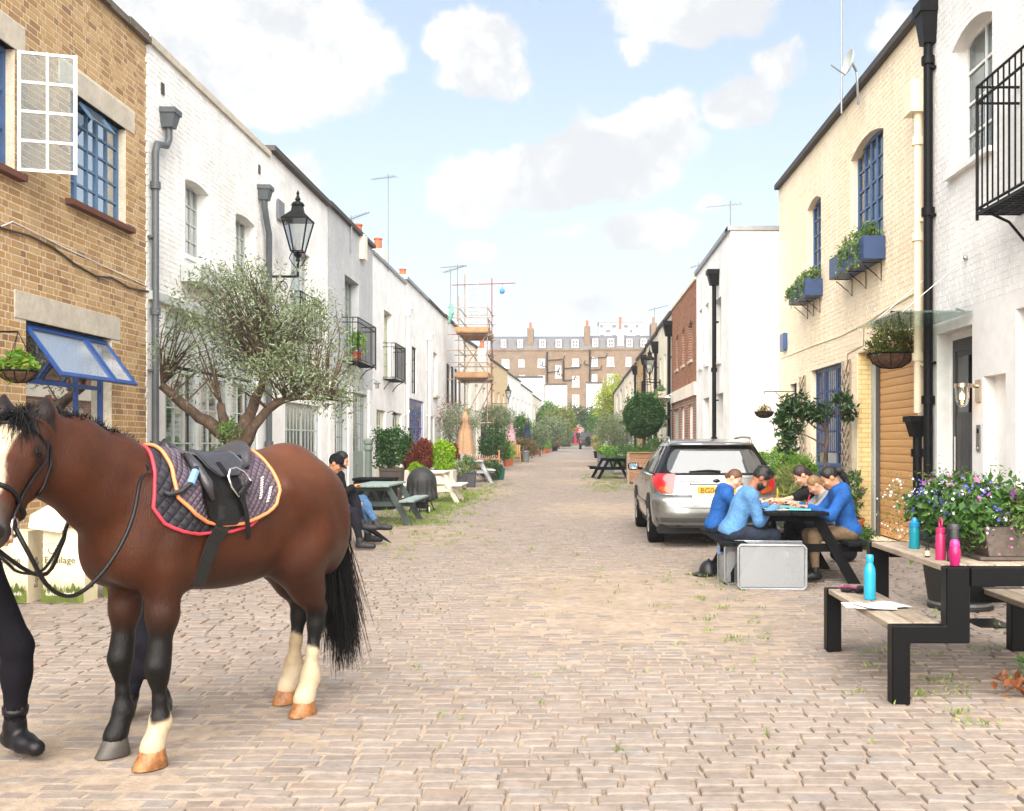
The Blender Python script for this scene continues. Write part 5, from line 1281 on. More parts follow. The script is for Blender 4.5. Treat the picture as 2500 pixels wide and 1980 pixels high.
# left bench faces +X: local left (-1) is +Y
m1, P1_, J1 = seated('bearded man in washed blue sweatshirt writing at the black picnic table', 1.655, 10.34, YL, [(2.06, 10.62, ZT), (2.08, 10.30, ZT)], [(1.98, 10.55, .10), (2.0, 10.30, .10)], s=.95, seat=.44, lean=R(25), hp=R(42), skin=SK2, top=SKYB, bottom=JEAN, hair=HBLK, hstyle='crop')
bd = SDF(); Mx = np.array([J1['hx'], J1['hf'], J1['hu']]).T; bd.ell(P1_(0, .03, -.052), (.064, .071, .074), Mx)
hcb, hfb, hub = np.array(J1['hc']), np.array(J1['hf']), np.array(J1['hu'])
def bclip(X):
    y = (X-hcb)@hfb; z = (X-hcb)@hub; return np.maximum(np.maximum(z+.045-np.maximum(.05-y, 0)*.9, -(y+.01)), np.where((y > .085) & (z > -.085) & (z < -.05), .004, -1.))
body('beard', bd, .008, .02, HBLK, m1, clip=bclip)
seated('child in royal blue hoodie with auburn hair in a bun beside the man', 1.60, 11.14, YL, [(2.04, 11.3, ZT), (2.05, 11.0, ZT)], [(1.95, 11.2, .09), (1.95, 11.0, .09)], s=.85, seat=.44, lean=R(17), hp=R(36), skin=SK1, top=ROYAL, bottom=JEAN, hair=HGIN, hstyle='bun', hood=True, twist=R(-25))
g3, P3_, J3 = seated('girl in royal blue hoodie and taupe jodhpurs with a dark ponytail', 2.86, 10.42, YR, [(2.42, 10.24, ZT), (2.40, 10.56, ZT)], [(2.50, 10.32, .10), (2.56, 10.60, .10)], s=.90, seat=.44, lean=R(14), hp=R(36), skin=SK3, top=ROYAL, bottom=TAUPE, hair=HBLK, hstyle='pony', hood=True)
seated('fair-haired child bending over the table behind the girl with a ponytail', 2.92, 11.08, YR, [(2.44, 10.86, ZT), (2.42, 11.12, ZT)], [(2.54, 10.95, .09), (2.56, 11.1, .09)], s=.80, seat=.44, lean=R(24), hp=R(44), skin=SK1, top=GREYC, bottom=NAVYC, hair=HBLD, hstyle='tied')
seated('dark-haired girl in a black tee shirt reaching across the table', 2.95, 11.72, YR, [(2.33, 11.40, ZT), (2.36, 11.72, ZT)], [(2.58, 11.5, .09), (2.58, 11.7, .09)], s=.92, seat=.44, lean=R(24), hp=R(40), skin=SK1, top=BLKC, bottom=NAVYC, hair=HBRN, hstyle='tied', sleeve=.3)
# two people on the bench behind the pony
seated('man in a black cap sitting cross-legged behind the pony', -3.30, 13.5, YL, [(-2.93, 13.58, .82), (-2.90, 13.45, .83)], [(-2.80, 13.62, .33), (-2.80, 13.46, .10)], s=.98, seat=.45, lean=R(10), hp=R(30), skin=SK3, top=BLKC, bottom=NAVYC, hair=HBLK, hstyle='cap', knees=[(0, .6, 1), (0, 1, .4)], curl=1.0, shoe=mat('black_trainer', '1d1c1f', r=.6, v=.1))
seated('person in light blue jeans and black top beyond the man in the cap', -3.36, 14.25, YL, [(-3.0, 14.35, .62), (-3.02, 14.1, .62)], [(-2.72, 14.18, .28), (-2.88, 14.38, .10)], s=1.0, seat=.45, lean=R(8), hp=R(20), skin=SK1, top=BLKC, bottom=LJEAN, hair=HBLK, hstyle='tied', knees=[(0, 1, .5), (0, .8, .8)], shoe=mat('black_slip_on', '202024', r=.6, v=.1))
# the handler at the pony's head, mostly outside the frame
def standing(label, loc, yaw, hw_, fw_, toes=None, **k):
    return person(label, loc, yaw, hands=[tl(*h, loc, yaw) for h in hw_], feet=[(tl(*f, loc, yaw), (toes[i] if toes else td)) for i, f in enumerate(fw_)], seat=0, **k)
hd_, _, HJ = standing('handler in dark breeches and black boots stepping out at the left edge', (-2.69, 4.46, 0), R(-105), [(-2.27, 4.05, 1.02), (-2.52, 4.0, 1.02)], [(-2.54, 4.62, .115), (-3.05, 4.30, .12)], toes=[(.25, 1, -.12), (0, 1, -.3)], s=.97, standing=.90, lean=R(10), hp=R(12), skin=SK1, top=NAVYC, bottom=mat('dark_breeches', '121016', r=.9, v=.1, s=9, b=.5, bs=11, spec=.15), hair=HBRN, hstyle='tied', knees=[(0, 1, .1), (0, 1, .1)], curl=.9)
standing('child on the far side of the pony with a hand over its withers', (-2.22, 5.30, 0), R(-160), [(-2.165, 4.97, 1.42), (-2.2, 5.1, .9)], [(-2.31, 5.30, .09), (-2.14, 5.30, .09)], s=.80, standing=.72, lean=R(6), hp=R(25), skin=SK1, top=ROYAL, bottom=NAVYC, hair=HBRN, hstyle='tied', pole=(.3, -.5, -.2), hm=[(0, 1, -.3), (0, 1, -1)])
for sd in (-1, 1):
    a_, k_ = HJ['an'][sd], HJ['kn'][sd]; u_ = (k_-a_).normalized(); MB().tube([a_+u_*.10, a_+u_*.16, a_+u_*.20], [.049, .048, .050], 12).build('sock', SOCK, hd_, smooth=True)
    MB().tube([a_+u_*.085, a_+u_*.115], [.054, .056], 12).build('boot_cuff', BOOT, hd_, smooth=True)
# far figures
person('bald man in a white shirt bending over plants on the right', (2.0, 58, gz(58)), R(-70), s=1.0, seat=0, standing=.86, lean=R(22), hp=R(35), hands=[(-.15, .45, .75), (.15, .45, .75)], feet=[((-.1, -.02, .09), td), ((.1, .05, .09), td)], skin=SK1, top=WSH, bottom=JEAN, hair=HBRN, hstyle='bald', far=True)
person('distant figure in blue on the steps before the red door', (.27, 128.5, gz(122)+.3), R(160), s=1.0, seat=0, standing=.9, lean=0, hp=0, hands=[(-.2, .2, .85), (.2, .2, .85)], feet=[((-.1, 0, .09), td), ((.1, 0, .09), td)], skin=SK1, top=ROYAL, bottom=NAVYC, hair=HBRN, hstyle='crop', far=True)
person('distant figure in dark clothes beside the red door', (.95, 128.8, gz(122)+.3), R(190), s=1.0, seat=0, standing=.9, lean=0, hp=0, hands=[(-.2, .1, .85), (.2, .1, .85)], feet=[((-.1, 0, .09), td), ((.1, 0, .09), td)], skin=SK1, top=BLKC, bottom=BLKC, hair=HBRN, hstyle='crop', far=True)
# ---------------------------------------------------------------- the silver estate car (own axes: x right, y from the rear bumper forward)
SIL = mat('silver_paint', '8d8d8a', r=.26, m=.75, v=.02, s=3, coat=.6); TRIM = mat('black_trim', '101012', r=.5, v=.1, spec=.2); TYRE = mat('tyre_rubber', '121213', r=.9, v=.15, s=20, spec=.15)
CARG = glassmat('car_glass', (.25, .28, .28), .06, op=.45, opc=(.02, .02, .022)); REARG = glassmat('rear_window_glass', (.5, .54, .54), .07, op=.3, opc=(.2, .21, .21))
LRED = mat('red_lamp_lens', 'b01a24', r=.15, v=.15, s=30, spec=.7, coat=.5); LAMB = mat('amber_lamp_lens', '9a4a1c', r=.15, v=.1, s=30, coat=.5); LWHT = mat('clear_lamp_lens', 'c9c4bd', r=.1, v=.1)
ci = lambda xs, ys: (lambda z: float(np.interp(z, xs, ys)))
CW = ci([.26, .34, .55, .80, .96, 1.0, 1.15, 1.3, 1.38, 1.42, 1.455, 1.475], [.80, .845, .868, .868, .845, .825, .745, .665, .625, .59, .53, .40])
CR = ci([.26, .34, .46, .64, .69, .72, .96, 1.0, 1.2, 1.38, 1.405, 1.44, 1.475], [.10, .02, .0, .015, .05, .10, .15, .18, .33, .47, .40, .50, .85])
CF = ci([.26, .4, .55, .68, .8, .88, .95, .99, 1.2, 1.38, 1.45, 1.475], [4.58, 4.68, 4.68, 4.60, 4.30, 3.85, 3.35, 3.15, 2.72, 2.35, 2.15, 1.95])
def cy(x, z, w=None):
    w = w or CW(z); a = min(abs(x)/w, .9999); return CR(z)+.42*(1-(1-a**3.6)**(1/3.6))
def ring(z, n=22):
    w, r, f = CW(z), CR(z), CF(z); P = []
    for i in range(n+1):
        t = -1+2*i/n; x = w*math.copysign(1-(1-abs(t))**1.8, t); P.append((x, cy(x, z, w), z))
    y1, y2 = P[-1][1], f-.6
    for i in range(1, 12): P.append((w*(1-.02*abs(i-6)/6), y1+(y2-y1)*i/12, z))
    for i in range(n+1):
        t = 1-2*i/n; x = w*math.copysign(1-(1-abs(t))**1.8, t); a = min(abs(x)/w, .9999); P.append((x, f-.6*(1-(1-a**2.6)**(1/2.6)), z))
    for i in range(1, 12): P.append((-w*(1-.02*abs(6-i)/6), y2+(y1-y2)*i/12, z))
    return P
def loft(zs, name, m, parent, cap=False, smooth=True):
    b = MB(); k = len(ring(zs[0])); vs = []
    for z in zs: vs += ring(z)
    fs = [(j*k+i, j*k+(i+1) % k, (j+1)*k+(i+1) % k, (j+1)*k+i) for j in range(len(zs)-1) for i in range(k)]
    if cap: vs.append((0, (CR(zs[-1])+CF(zs[-1]))/2, zs[-1]+.012)); e = len(vs)-1; fs += [((len(zs)-1)*k+i, (len(zs)-1)*k+(i+1) % k, e) for i in range(k)]
    b.add(vs, fs); return b.build(name, m, parent, auto=38)
def rpatch(name, rows, m, parent, off=.005, nx=14, th=None):
    """rows: (z, x_left, x_right) on the tail"""
    b = MB(); vs = []
    for z, a, c in rows:
        for i in range(nx+1):
            x = a+(c-a)*i/nx; w = CW(z)
            xx = max(-w*.999, min(w*.999, x)); vs.append((xx*(1+off*.6), cy(xx, z)-off, z))
    k = nx+1; b.add(vs, [(j*k+i, j*k+i+1, (j+1)*k+i+1, (j+1)*k+i) for j in range(len(rows)-1) for i in range(nx)]); return b.build(name, m, parent, smooth=True)
def spatch(name, sd, y0, y1, zs, m, parent, off=.004, sl=0., sr=0.):
    b = MB(); vs = []
    for z in zs:
        t = (z-zs[0])/(zs[-1]-zs[0])
        for i in range(9): vs.append((sd*(CW(z)*(1-.005)+off), y0+sl*t+(y1+sr*t-y0-sl*t)*i/8, z))
    b.add(vs, [(j*9+i, j*9+i+1, (j+1)*9+i+1, (j+1)*9+i) for j in range(len(zs)-1) for i in range(8)]); return b.build(name, m, parent, smooth=True)
car = thing('estate_car', 'silver estate car parked behind the students at the table', 'car', (1.97, 13.52, 0), rotz=0)
bodyo = loft([.28, .31, .34, .38, .42, .46, .5, .56, .62, .645, .655], 'bumper_band', SIL, car)
body2 = loft([.655, .69, .70, .72, .76, .8, .84, .88, .92, .95, .97, .99, 1.0], 'body_shell', SIL, car)
loft([1.0, 1.05, 1.1, 1.15, 1.2, 1.25, 1.3, 1.34, 1.38], 'glasshouse', CARG, car)
loft([1.38, 1.39, 1.405, 1.42, 1.44, 1.455, 1.465, 1.475], 'roof', SIL, car, cap=True)
zs = [1.0, 1.1, 1.2, 1.3, 1.38]
for sd in (-1, 1):
    for y0, w_, sl in ((.62, .10, .30), (1.42, .10, .10), (2.25, .09, .0), (2.95, .09, -.62)):
        spatch('pillar', sd, y0, y0+w_, zs, TRIM, car, .004, sl, sl)
    spatch('window_trim', sd, .35, 3.1, [.985, 1.0, 1.012], TRIM, car, .006)
# tail
rpatch('rear_window_surround', [(z, -CW(z)*.985, CW(z)*.985) for z in (.985, 1.02, 1.1, 1.2, 1.3, 1.375)], TRIM, car, .004, 24)
rw = rpatch('rear_window', [(z, -w_, w_) for z, w_ in ((1.015, .58), (1.03, .62), (1.06, .645), (1.12, .645), (1.2, .62), (1.28, .575), (1.325, .53), (1.335, .49))], REARG, car, .009, 22)
sp = rpatch('spoiler', [(z, -.56, .56) for z in (1.385, 1.40, 1.425, 1.445)], SIL, car, .03)
rpatch('high_stop_lamp', [(1.395, -.16, .16), (1.415, -.16, .16)], mat('dark_red_lens', '5a1518', r=.2), car, .034)
for sd in (-1, 1):
    lm = rpatch('tail_lamp', [(z, sd*a, sd*c) for z, a, c in ((.735, .60, .66), (.76, .585, .75), (.80, .575, .80), (.86, .565, .84), (.93, .555, .85), (.99, .545, .835), (1.005, .55, .80))], LRED, car, .012, 12)
    rpatch('indicator_lens', [(z, sd*a, sd*c) for z, a, c in ((.745, .61, .66), (.77, .60, .73), (.80, .60, .76), (.83, .60, .76))], LAMB, lm, .015)
def seam(pts, name, w=.008):
    b = MB(); b.tube([(x, cy(x, z)-.002, z) for x, z in pts], w/2, 5); return b.build(name, TRIM, car)
seam([(-.545, 1.0), (-.55, .9), (-.545, .74), (-.52, .62), (-.47, .565), (-.38, .55), (0, .548), (.38, .55), (.47, .565), (.52, .62), (.545, .74), (.55, .9), (.545, 1.0)], 'tailgate_seam')
b = MB(); n = 16; zz = [.865, .885]
b.tube([(-.36+.72*i/n, cy(-.36+.72*i/n, .875)-.012, .868) for i in range(n+1)], .012, 8); b.build('tailgate_handle', SIL, car, smooth=True)
rpatch('plate_recess', [(z, -w_, w_) for z, w_ in ((.655, .30), (.69, .335), (.75, .345), (.855, .345))], mat('recess_silver', '9a9994', r=.3, m=.5, v=.02, coat=.5), car, .004, 18)  # plate recess in its own silver tone, less metallic than the body
b = MB(); b.box(-.26, .26, cy(0, .78)-.022, cy(0, .78)-.008, .722, .835); pl = b.build('number_plate', mat('yellow_plate', 'e0a420', r=.4, v=.03), car)
frC = frame((0, cy(0, .78)-.022, 0), (1, 0, 0), (0, -1, 0))
text('BG06', .105, 'plate_lettering', mat('plate_black', '121212', r=.5, v=0), pl, frC, -.225, .745, .001, depth=.0008)
b = MB()
for i, x in enumerate((-.50, -.44, -.40, -.36, -.32, -.27)): b.box(x, x+(.05 if i == 0 else .032), cy(x, .9)-.008, cy(x, .9)+.01, .898, .915)
b.build('model_badge', mat('chrome_badge', '8f8d8a', r=.3, m=.8, v=0), car)
b = MB(); b.lathe([(0, .006), (.045, .004), (.05, 0)], (0, cy(0, .91)-.003, .91), 18, Matrix.Rotation(PI/2, 3, 'X'), sy=.55); b.build('tail_emblem', mat('dark_emblem', '2a2c35', r=.25, m=.6, v=0), car, smooth=True)
b = MB(); b.tube([(-.36, cy(-.3, 1.03)-.018, 1.035), (-.1, cy(0, 1.03)-.022, 1.05), (.06, cy(0, 1.03)-.02, 1.035)], [.008, .014, .017], 6); b.build('rear_wiper', TRIM, car)
# lower trim, underside, exhausts
b = MB(); b.box(-.78, .78, .14, 4.5, .20, .30); b.build('underbody', mat('underbody_black', '0c0c0d', r=.9), car)
rpatch('lower_valance', [(z, -w_, w_) for z, w_ in ((.275, .72), (.30, .76), (.36, .80), (.415, .82))], mat('charcoal_valance', '3a3a3b', r=.6, v=.05), car, .004, 20)
for x in (-.5, .5): MB().lathe([(.030, .16), (.045, .0), (.036, .0), (.032, .12)], (x, .06, .32), 14, Matrix.Rotation(-PI/2, 3, 'X')).build('exhaust_pipe', mat('dark_exhaust', '35322f', r=.35, m=.8), car, smooth=True)
def wheel(name, parent, c, r=.33, w=.215, rim=STEEL, side=1, spokes=7):
    wt = MB(); M = Matrix.Rotation(PI/2, 3, 'Y')
    wt.lathe([(r*.62, -w/2), (r*.93, -w/2), (r, -w*.32), (r, w*.32), (r*.93, w/2), (r*.62, w/2), (r*.62, -w/2)], c, 30, M); o = wt.build(name, TYRE, parent, auto=40)
    rb = MB(); rb.lathe([(r*.62, -w*.42), (r*.6, w*.42), (r*.54, w*.46), (r*.5, w*.3), (r*.1, w*.36), (0, w*.36)], c, 24, Matrix.Rotation(side*PI/2, 3, 'Y'))
    rb.build('rim', rim, o, auto=40)
    sb_ = MB()
    for k in range(spokes):
        a = 2*PI*k/spokes; sb_.bar(Vector(c)+Vector((side*w*.45, .05*math.cos(a), .05*math.sin(a))), Vector(c)+Vector((side*w*.45, r*.52*math.cos(a), r*.52*math.sin(a))), .03, .05)
    sb_.build('spokes', rim, o); return o
for sd in (-1, 1):
    for y in (.92, 3.59):
        wheel('wheel', car, (sd*.755, y, .33), side=sd, rim=mat('alloy_rim', 'a9a8a5', r=.3, m=.8, v=.02))
        b = MB(); pts = [(y+.385*math.cos(a), .33+.385*math.sin(a)) for a in np.linspace(R(-8), R(188), 22)]
        b.prism(pts, lambda yy, zz: (sd*.70, yy, zz), lambda yy, zz: (sd*(CW(max(zz, .3))+.003), yy, zz)); b.build('wheel_arch', mat('arch_gap_black', '0d0d0e', r=.9), car)  # solid black half-disc painting the dark gap of an uncut arch
    b = MB(); b.obox((sd*.955, 2.86, 1.045), (.17, .10, .115)); mo = b.build('door_mirror', TRIM, car, bevel=.035, bseg=3, auto=60)
    b = MB(); b.obox((sd*.957, 2.807, 1.047), (.135, .006, .085)); b.build('mirror_glass', mat('mirror_silver', '8fa3b0', r=.05, m=1, v=0), mo, bevel=.002)
    MB().bar((sd*.80, 2.93, 1.0), (sd*.90, 2.88, 1.02), .05, .04).build('mirror_arm', TRIM, mo)
    b = MB(); b.tube([(sd*.575, .75, 1.425), (sd*.575, .85, 1.495), (sd*.57, 1.5, 1.508), (sd*.565, 2.1, 1.49), (sd*.56, 2.22, 1.44)], .018, 8); b.build('roof_rail', SIL, car, smooth=True)
    spatch('door_seam', sd, 1.40, 1.408, [.4, .6, .8, .99], TRIM, car, .002); spatch('door_seam', sd, 2.33, 2.338, [.35, .6, .8, .99], TRIM, car, .002)
    spatch('door_handle', sd, 1.55, 1.72, [.86, .89], SIL, car, .02); spatch('door_handle', sd, 2.42, 2.6, [.86, .89], SIL, car, .02)
    spatch('side_moulding', sd, 1.35, 3.2, [.50, .56], mat('moulding_silver', 'a3a29d', r=.35, m=.5, v=.02), car, .012)  # moulding in its own silver tone, less metallic than the body
    spatch('head_lamp', sd, 4.0, 4.25, [.66, .72, .78], LWHT, car, .004)
SEATM = mat('grey_car_seat', '3c3b3d', r=.9, v=.1)
for x in (-.38, .38):
    for y in (1.75, 2.55): MB().obox((x, y, .98), (.46, .14, .55)).obox((x, y-.02, 1.28), (.26, .10, .16)).build('seat', SEATM, car, bevel=.04, bseg=2)
MB().obox((0, 2.95, .93), (1.4, .35, .16)).build('dashboard', SEATM, car, bevel=.03)
# ---------------------------------------------------------------- the small dark 4x4 far down the street
jp = thing('off_road_car', 'dark green off-road car with tall cab parked far down the street', 'car', (1.7, 100, gz(100)), rotz=0)
JD = mat('dark_green_paint', '1e2422', r=.35, v=.05, coat=.5)
b = MB(); b.obox((0, 1.9, .78), (1.62, 3.7, .62)); b.build('body_shell', JD, jp, bevel=.06, bseg=2)
b = MB(); b.obox((0, 1.35, 1.08), (1.56, 2.5, .04)); b.prism([(-.76, 1.09), (.76, 1.09), (.66, 1.72), (-.66, 1.72)], lambda x, z: (x, .1, z), lambda x, z: (x, 2.35, z)); b.build('cab', JD, jp, bevel=.03)
b = MB(); b.prism([(-.62, 1.16), (.62, 1.16), (.55, 1.62), (-.55, 1.62)], lambda x, z: (x, .09, z), lambda x, z: (x, .085, z)); b.build('rear_window', mat('dark_window', '39403f', r=.15, v=0), jp)
for sd in (-1, 1):
    MB().prism([(.3, 1.17), (2.2, 1.17), (2.0, 1.62), (.35, 1.62)], lambda y, z: (sd*.745, y, z), lambda y, z: (sd*.76, y, z)).build('side_window', MATS['dark_window'], jp)
    MB().obox((sd*.7, .03, .72), (.12, .04, .2)).build('tail_lamp', LRED, jp); MB().obox((sd*.86, 2.2, 1.2), (.16, .08, .16)).build('door_mirror', TRIM, jp)
    for y in (.65, 3.1): wheel('wheel', jp, (sd*.72, y, .36), .36, .22, side=sd, spokes=5)
wheelb = MB(); wheelb.lathe([(0, 0), (.3, 0), (.34, .05), (.34, .15), (.3, .2), (0, .2)], (.1, -.02, .95), 24, Matrix.Rotation(PI/2, 3, 'X')); wheelb.build('spare_wheel', TYRE, jp, auto=40)
MB().obox((0, .0, .5), (1.6, .12, .16)).build('bumper', TRIM, jp, bevel=.02)
# ---------------------------------------------------------------- steel-framed picnic table at the right
def planks(parent, m, x0, x1, n, y0, y1, z, th, name='plank', gap=.006, tilt=0):
    w = (x1-x0)/n; me = None
    for i in range(n):
        b = MB(); b.obox((0, 0, 0), (w-gap, y1-y0, th)); me = b.mesh(name, m)
        bm = bmesh.new(); bm.from_mesh(me); bmesh.ops.bevel(bm, geom=bm.edges[:], offset=.004, segments=1, affect='EDGES'); bm.to_mesh(me); bm.free()
        o = link(name, me, parent); o.location = (x0+w*(i+.5), (y0+y1)/2+rnd.uniform(-.004, .004), z-th/2+rnd.uniform(-.002, .002))
BLKS = mat('black_powder_coat', '09090b', r=.42, v=.1, s=12, spec=.14)
pt = thing('steel_picnic_table', 'black steel framed picnic table with weathered planks and flower troughs', 'table', (2.43, 6.25, 0))
for y in (5.50, 6.90):
    for sd in (-1, 1):
        pl = [(-.68, 0), (-.58, 0), (-.58, .335), (-.255, .335), (-.255, .75), (-.385, .75), (-.385, .43), (-.68, .43)]   # zig-zag outline
        b = MB(); b.prism([(2.43-sd*x, z) for x, z in pl], lambda x, z: (x, y, z), lambda x, z: (x, y+.09, z)); b.build('frame_leg', BLKS, pt, bevel=.006)
    b = MB(); b.box(2.045+.135, 2.815-.135, y, y+.09, .645, .748); b.build('frame_crossbar', BLKS, pt, bevel=.004)
planks(pt, WOODG, 2.05, 2.81, 5, 5.60, 6.895, .752, .035)
planks(pt, WOODG, 1.755, 2.045, 2, 5.60, 6.895, .432, .035); planks(pt, WOODG, 2.815, 3.105, 2, 5.60, 6.895, .432, .035)
# troughs of flowers on it
ZINC = mat('dull_zinc_trough', '5a4f48', c2='443931', r=.6, m=.2, v=.2, s=7, b=.2)
LF1 = leafmat('petunia_leaf', ['2c4a1e', '3e6428', '557a34', '344f24']); LF2 = leafmat('lobelia_leaf', ['47602c', '5f7838', '74803f', '4d5a2c'])
def trough(label, x0, x1, y0, y1, z0, z1):
    t = thing('flower_trough', label, 'planter', ((x0+x1)/2, (y0+y1)/2, z0), 'troughs on the steel table')
    b = MB(); b.prism([(x0+.03, z0+.02), (x1-.03, z0+.02), (x1, z1), (x1-.02, z1), (x0+.02, z1), (x0, z1)], lambda x, z: (x, y0, z), lambda x, z: (x, y1, z)); b.build('box', ZINC, t, bevel=.004)
    MB().box(x0-.03, x1+.03, y0-.02, y1+.02, z0, z0+.02).build('tray', ZINC, t, bevel=.004)
    MB().box(x0+.03, x1-.03, y0+.02, y1-.02, z1-.04, z1+.002).build('soil', SOIL, t); return t
t1 = trough('nearer zinc flower trough spilling blue lobelia on the steel table', 2.36, 2.74, 5.77, 6.27, .756, .945)
t2 = trough('farther zinc flower trough with pink and white blooms on the steel table', 2.34, 2.72, 6.34, 6.86, .756, .945)
PET = {c: mat('petal_'+c, h, r=.6, v=.08, s=20, trans=.3) for c, h in (('mauve', '9c5aa6'), ('pink', 'b0709a'), ('blue', '5b5fc8'), ('violet', '7a6ad0'), ('white', 'f0ecf2'), ('peach', 'd9a070'))}
def blooms(name, P, size, m, parent, petals=5):
    b = MB()
    for p in P:
        d = Vector(RG.normal(size=3))+Vector((-.2, -.9, .5)); d.normalize(); M = d.to_track_quat('Z', 'Y').to_matrix(); s_ = size*(.7+.6*RG.random()); v = [Vector(p)-d*s_*.3]
        for k in range(petals*2):
            a = PI*k/petals; r_ = s_ if k % 2 == 0 else s_*.62; v.append(Vector(p)+M@Vector((r_*math.cos(a), r_*math.sin(a), 0)))
        n = petals*2; b.add(v, [(0, 1+k, 1+(k+1) % n) for k in range(n)])
    return tag(b.build(name, m, parent), kind='stuff')
for t, cy_, sg in ((t1, 6.02, 0), (t2, 6.6, 1)):
    P = np.concatenate([clumps((2.53, cy_, 1.06), (.22, .27, .13), 44, 22, .035, seed=sg), clumps((2.36, cy_, .98), (.12, .26, .14), 34, 24, .03, seed=sg+3)])
    leaves('foliage', P, .055, LF1, t, .55, .2)
    P = np.concatenate([clumps((2.40, cy_, .90), (.10, .27, .16), 34, 26, .03, seed=5+sg), clumps((2.50, cy_, 1.16), (.22, .25, .10), 22, 16, .035, seed=7+sg)])
    leaves('trailing_stems', P, .028, LF2, t, .22, -.1)
    q = lambda n, c, r_: blob_pts(c, r_, n, RG, .8, .1)
    blooms('mauve_flowers', q(6, (2.46, cy_, 1.10), (.2, .26, .13)), .030, PET['mauve'], t); blooms('pink_flowers', q(8, (2.46, cy_, 1.12), (.2, .26, .12)), .026, PET['pink'], t)
    blooms('blue_flowers', q(120, (2.40, cy_, .98), (.16, .30, .22)), .010, PET['blue'], t); blooms('violet_flowers', q(50, (2.42, cy_, 1.06), (.16, .30, .2)), .009, PET['violet'], t); blooms('white_flowers', q(75, (2.40, cy_, 1.0), (.17, .32, .18)), .010, PET['white'], t)
P = clumps((2.30, 6.98, .98), (.16, .14, .2), 34, 16, .035, seed=9); leaves('spray_stems', P, .03, LF2, t2, .2); blooms('spray_flowers', blob_pts((2.28, 6.98, .98), (.2, .16, .24), 70), .010, PET['white'], t2)
P = clumps((2.66, 5.78, .98), (.16, .1, .2), 40, 22, .03, seed=12); leaves('spray_stems', P, .035, LF2, t1, .25); blooms('spray_flowers', blob_pts((2.64, 5.74, .92), (.2, .08, .2), 60), .011, PET['pink'], t1)
# bottles and small things on it
def lathe_obj(name, label, cat, loc, parts, group=None, n=20):
    t = thing(name, label, cat, loc, group, rotz=0)
    for nm, prof, m in parts: MB().lathe(prof, (0, 0, 0), n).build(nm, m, t, auto=35)
    return t
CYAN = mat('cyan_enamel', '1d9fc4', r=.3, v=.03, coat=.4); TEAL = mat('teal_plastic', '1b93a6', r=.2, v=.04, trans=.2); TEALC = mat('blue_cap_plastic', '1480b4', r=.3, v=.03); MAG = mat('magenta_plastic', 'a8185f', r=.25, v=.04, trans=.15); MAGC = mat('pink_cap_plastic', 'c72f80', r=.3, v=.03); BBK = mat('matt_black_bottle', '121113', r=.5, v=.05); PNK = mat('rose_plastic', 'bb2a62', r=.3, v=.04)
lathe_obj('water_bottle', 'bright cyan steel water bottle standing on the bench', 'bottle', (1.90, 6.42, .434), [('flask', [(0, 0), (.034, 0), (.037, .012), (.037, .17), (.034, .195), (.022, .225), (.020, .235)], CYAN), ('cap', [(.022, .235), (.024, .24), (.024, .275), (.020, .283), (0, .283)], CYAN)])
lathe_obj('water_bottle', 'translucent teal drinks bottle with a blue cap by the trough', 'bottle', (2.19, 6.44, .754), [('flask', [(0, 0), (.031, 0), (.034, .01), (.030, .06), (.033, .09), (.030, .12), (.029, .14)], TEAL), ('cap', [(.032, .14), (.033, .165), (.022, .17), (.019, .185), (.010, .198), (0, .198)], TEALC)])
lathe_obj('water_bottle', 'squat magenta bottle at the near corner of the steel table', 'bottle', (2.105, 5.54, .756), [('flask', [(0, 0), (.024, 0), (.027, .02), (.033, .05), (.033, .08), (.026, .105)], MAG), ('cap', [(.026, .105), (.026, .118), (.024, .132), (.015, .142), (0, .144)], MAGC)])
t = lathe_obj('water_bottle', 'slim rose bottle with a looped lid behind the magenta one', 'bottle', (2.13, 5.82, .754), [('flask', [(0, 0), (.028, 0), (.029, .01), (.029, .13), (.024, .15), (.022, .155)], PNK), ('lid', [(.026, .155), (.026, .185), (0, .188)], PNK)])
MB().tube([(0, .022*math.cos(a), .212+.028*math.sin(a)) for a in np.linspace(0, 2*PI, 18, endpoint=False)], .005, 6, closed=True).build('loop', PNK, t, smooth=True)
lathe_obj('water_bottle', 'matt black flask beside the slim rose bottle', 'bottle', (2.175, 5.74, .754), [('flask', [(0, 0), (.035, 0), (.036, .01), (.036, .165), (.030, .182)], BBK), ('cap', [(.032, .182), (.033, .205), (.031, .212), (0, .214)], mat('grey_cap', '3a3a3c', r=.4))])
t = lathe_obj('dropper_bottle', 'tiny brown glass bottle with a cream label on the table', 'bottle', (2.10, 5.95, .754), [('glass', [(0, 0), (.014, 0), (.0145, .005), (.0145, .045), (.008, .055)], mat('amber_glass', '3a1c0c', r=.1, v=0)), ('cap', [(.010, .055), (.010, .078), (0, .08)], BBK), ('paper_label', [(.0149, .010), (.0149, .040)], mat('cream_label', 'd9cfb0', r=.7))])
gl = thing('riding_gloves', 'pair of black and pink riding gloves lying on the bench', 'gloves', (1.85, 6.72, .434)); 
for i, (x, y, a, m_) in enumerate(((1.82, 6.74, .4, mat('black_glove', '17151a', r=.8)), (1.90, 6.70, 1.1, mat('pink_trim', '8a2f5c', r=.8)))):
    S = SDF(); hand_sdf(S, (x, y, .452), (math.cos(a), -math.sin(a), .12 if i == 0 else .3), (0, 0, 1), 1.0, .25, lr=1); body('glove', S, .006, .012, m_ if i == 0 else MATS['black_glove'], gl)
MB().tube([(1.79, 6.76, .46), (1.84, 6.70, .475), (1.91, 6.66, .465)], .008, 6).build('pink_edging', MATS['pink_trim'], gl)
PAP = mat('white_paper', 'eceae8', r=.7, v=.02, s=8)
pp = thing('paper_stack', 'loose white sheets of paper lying on the bench', 'papers', (1.83, 6.13, .434))
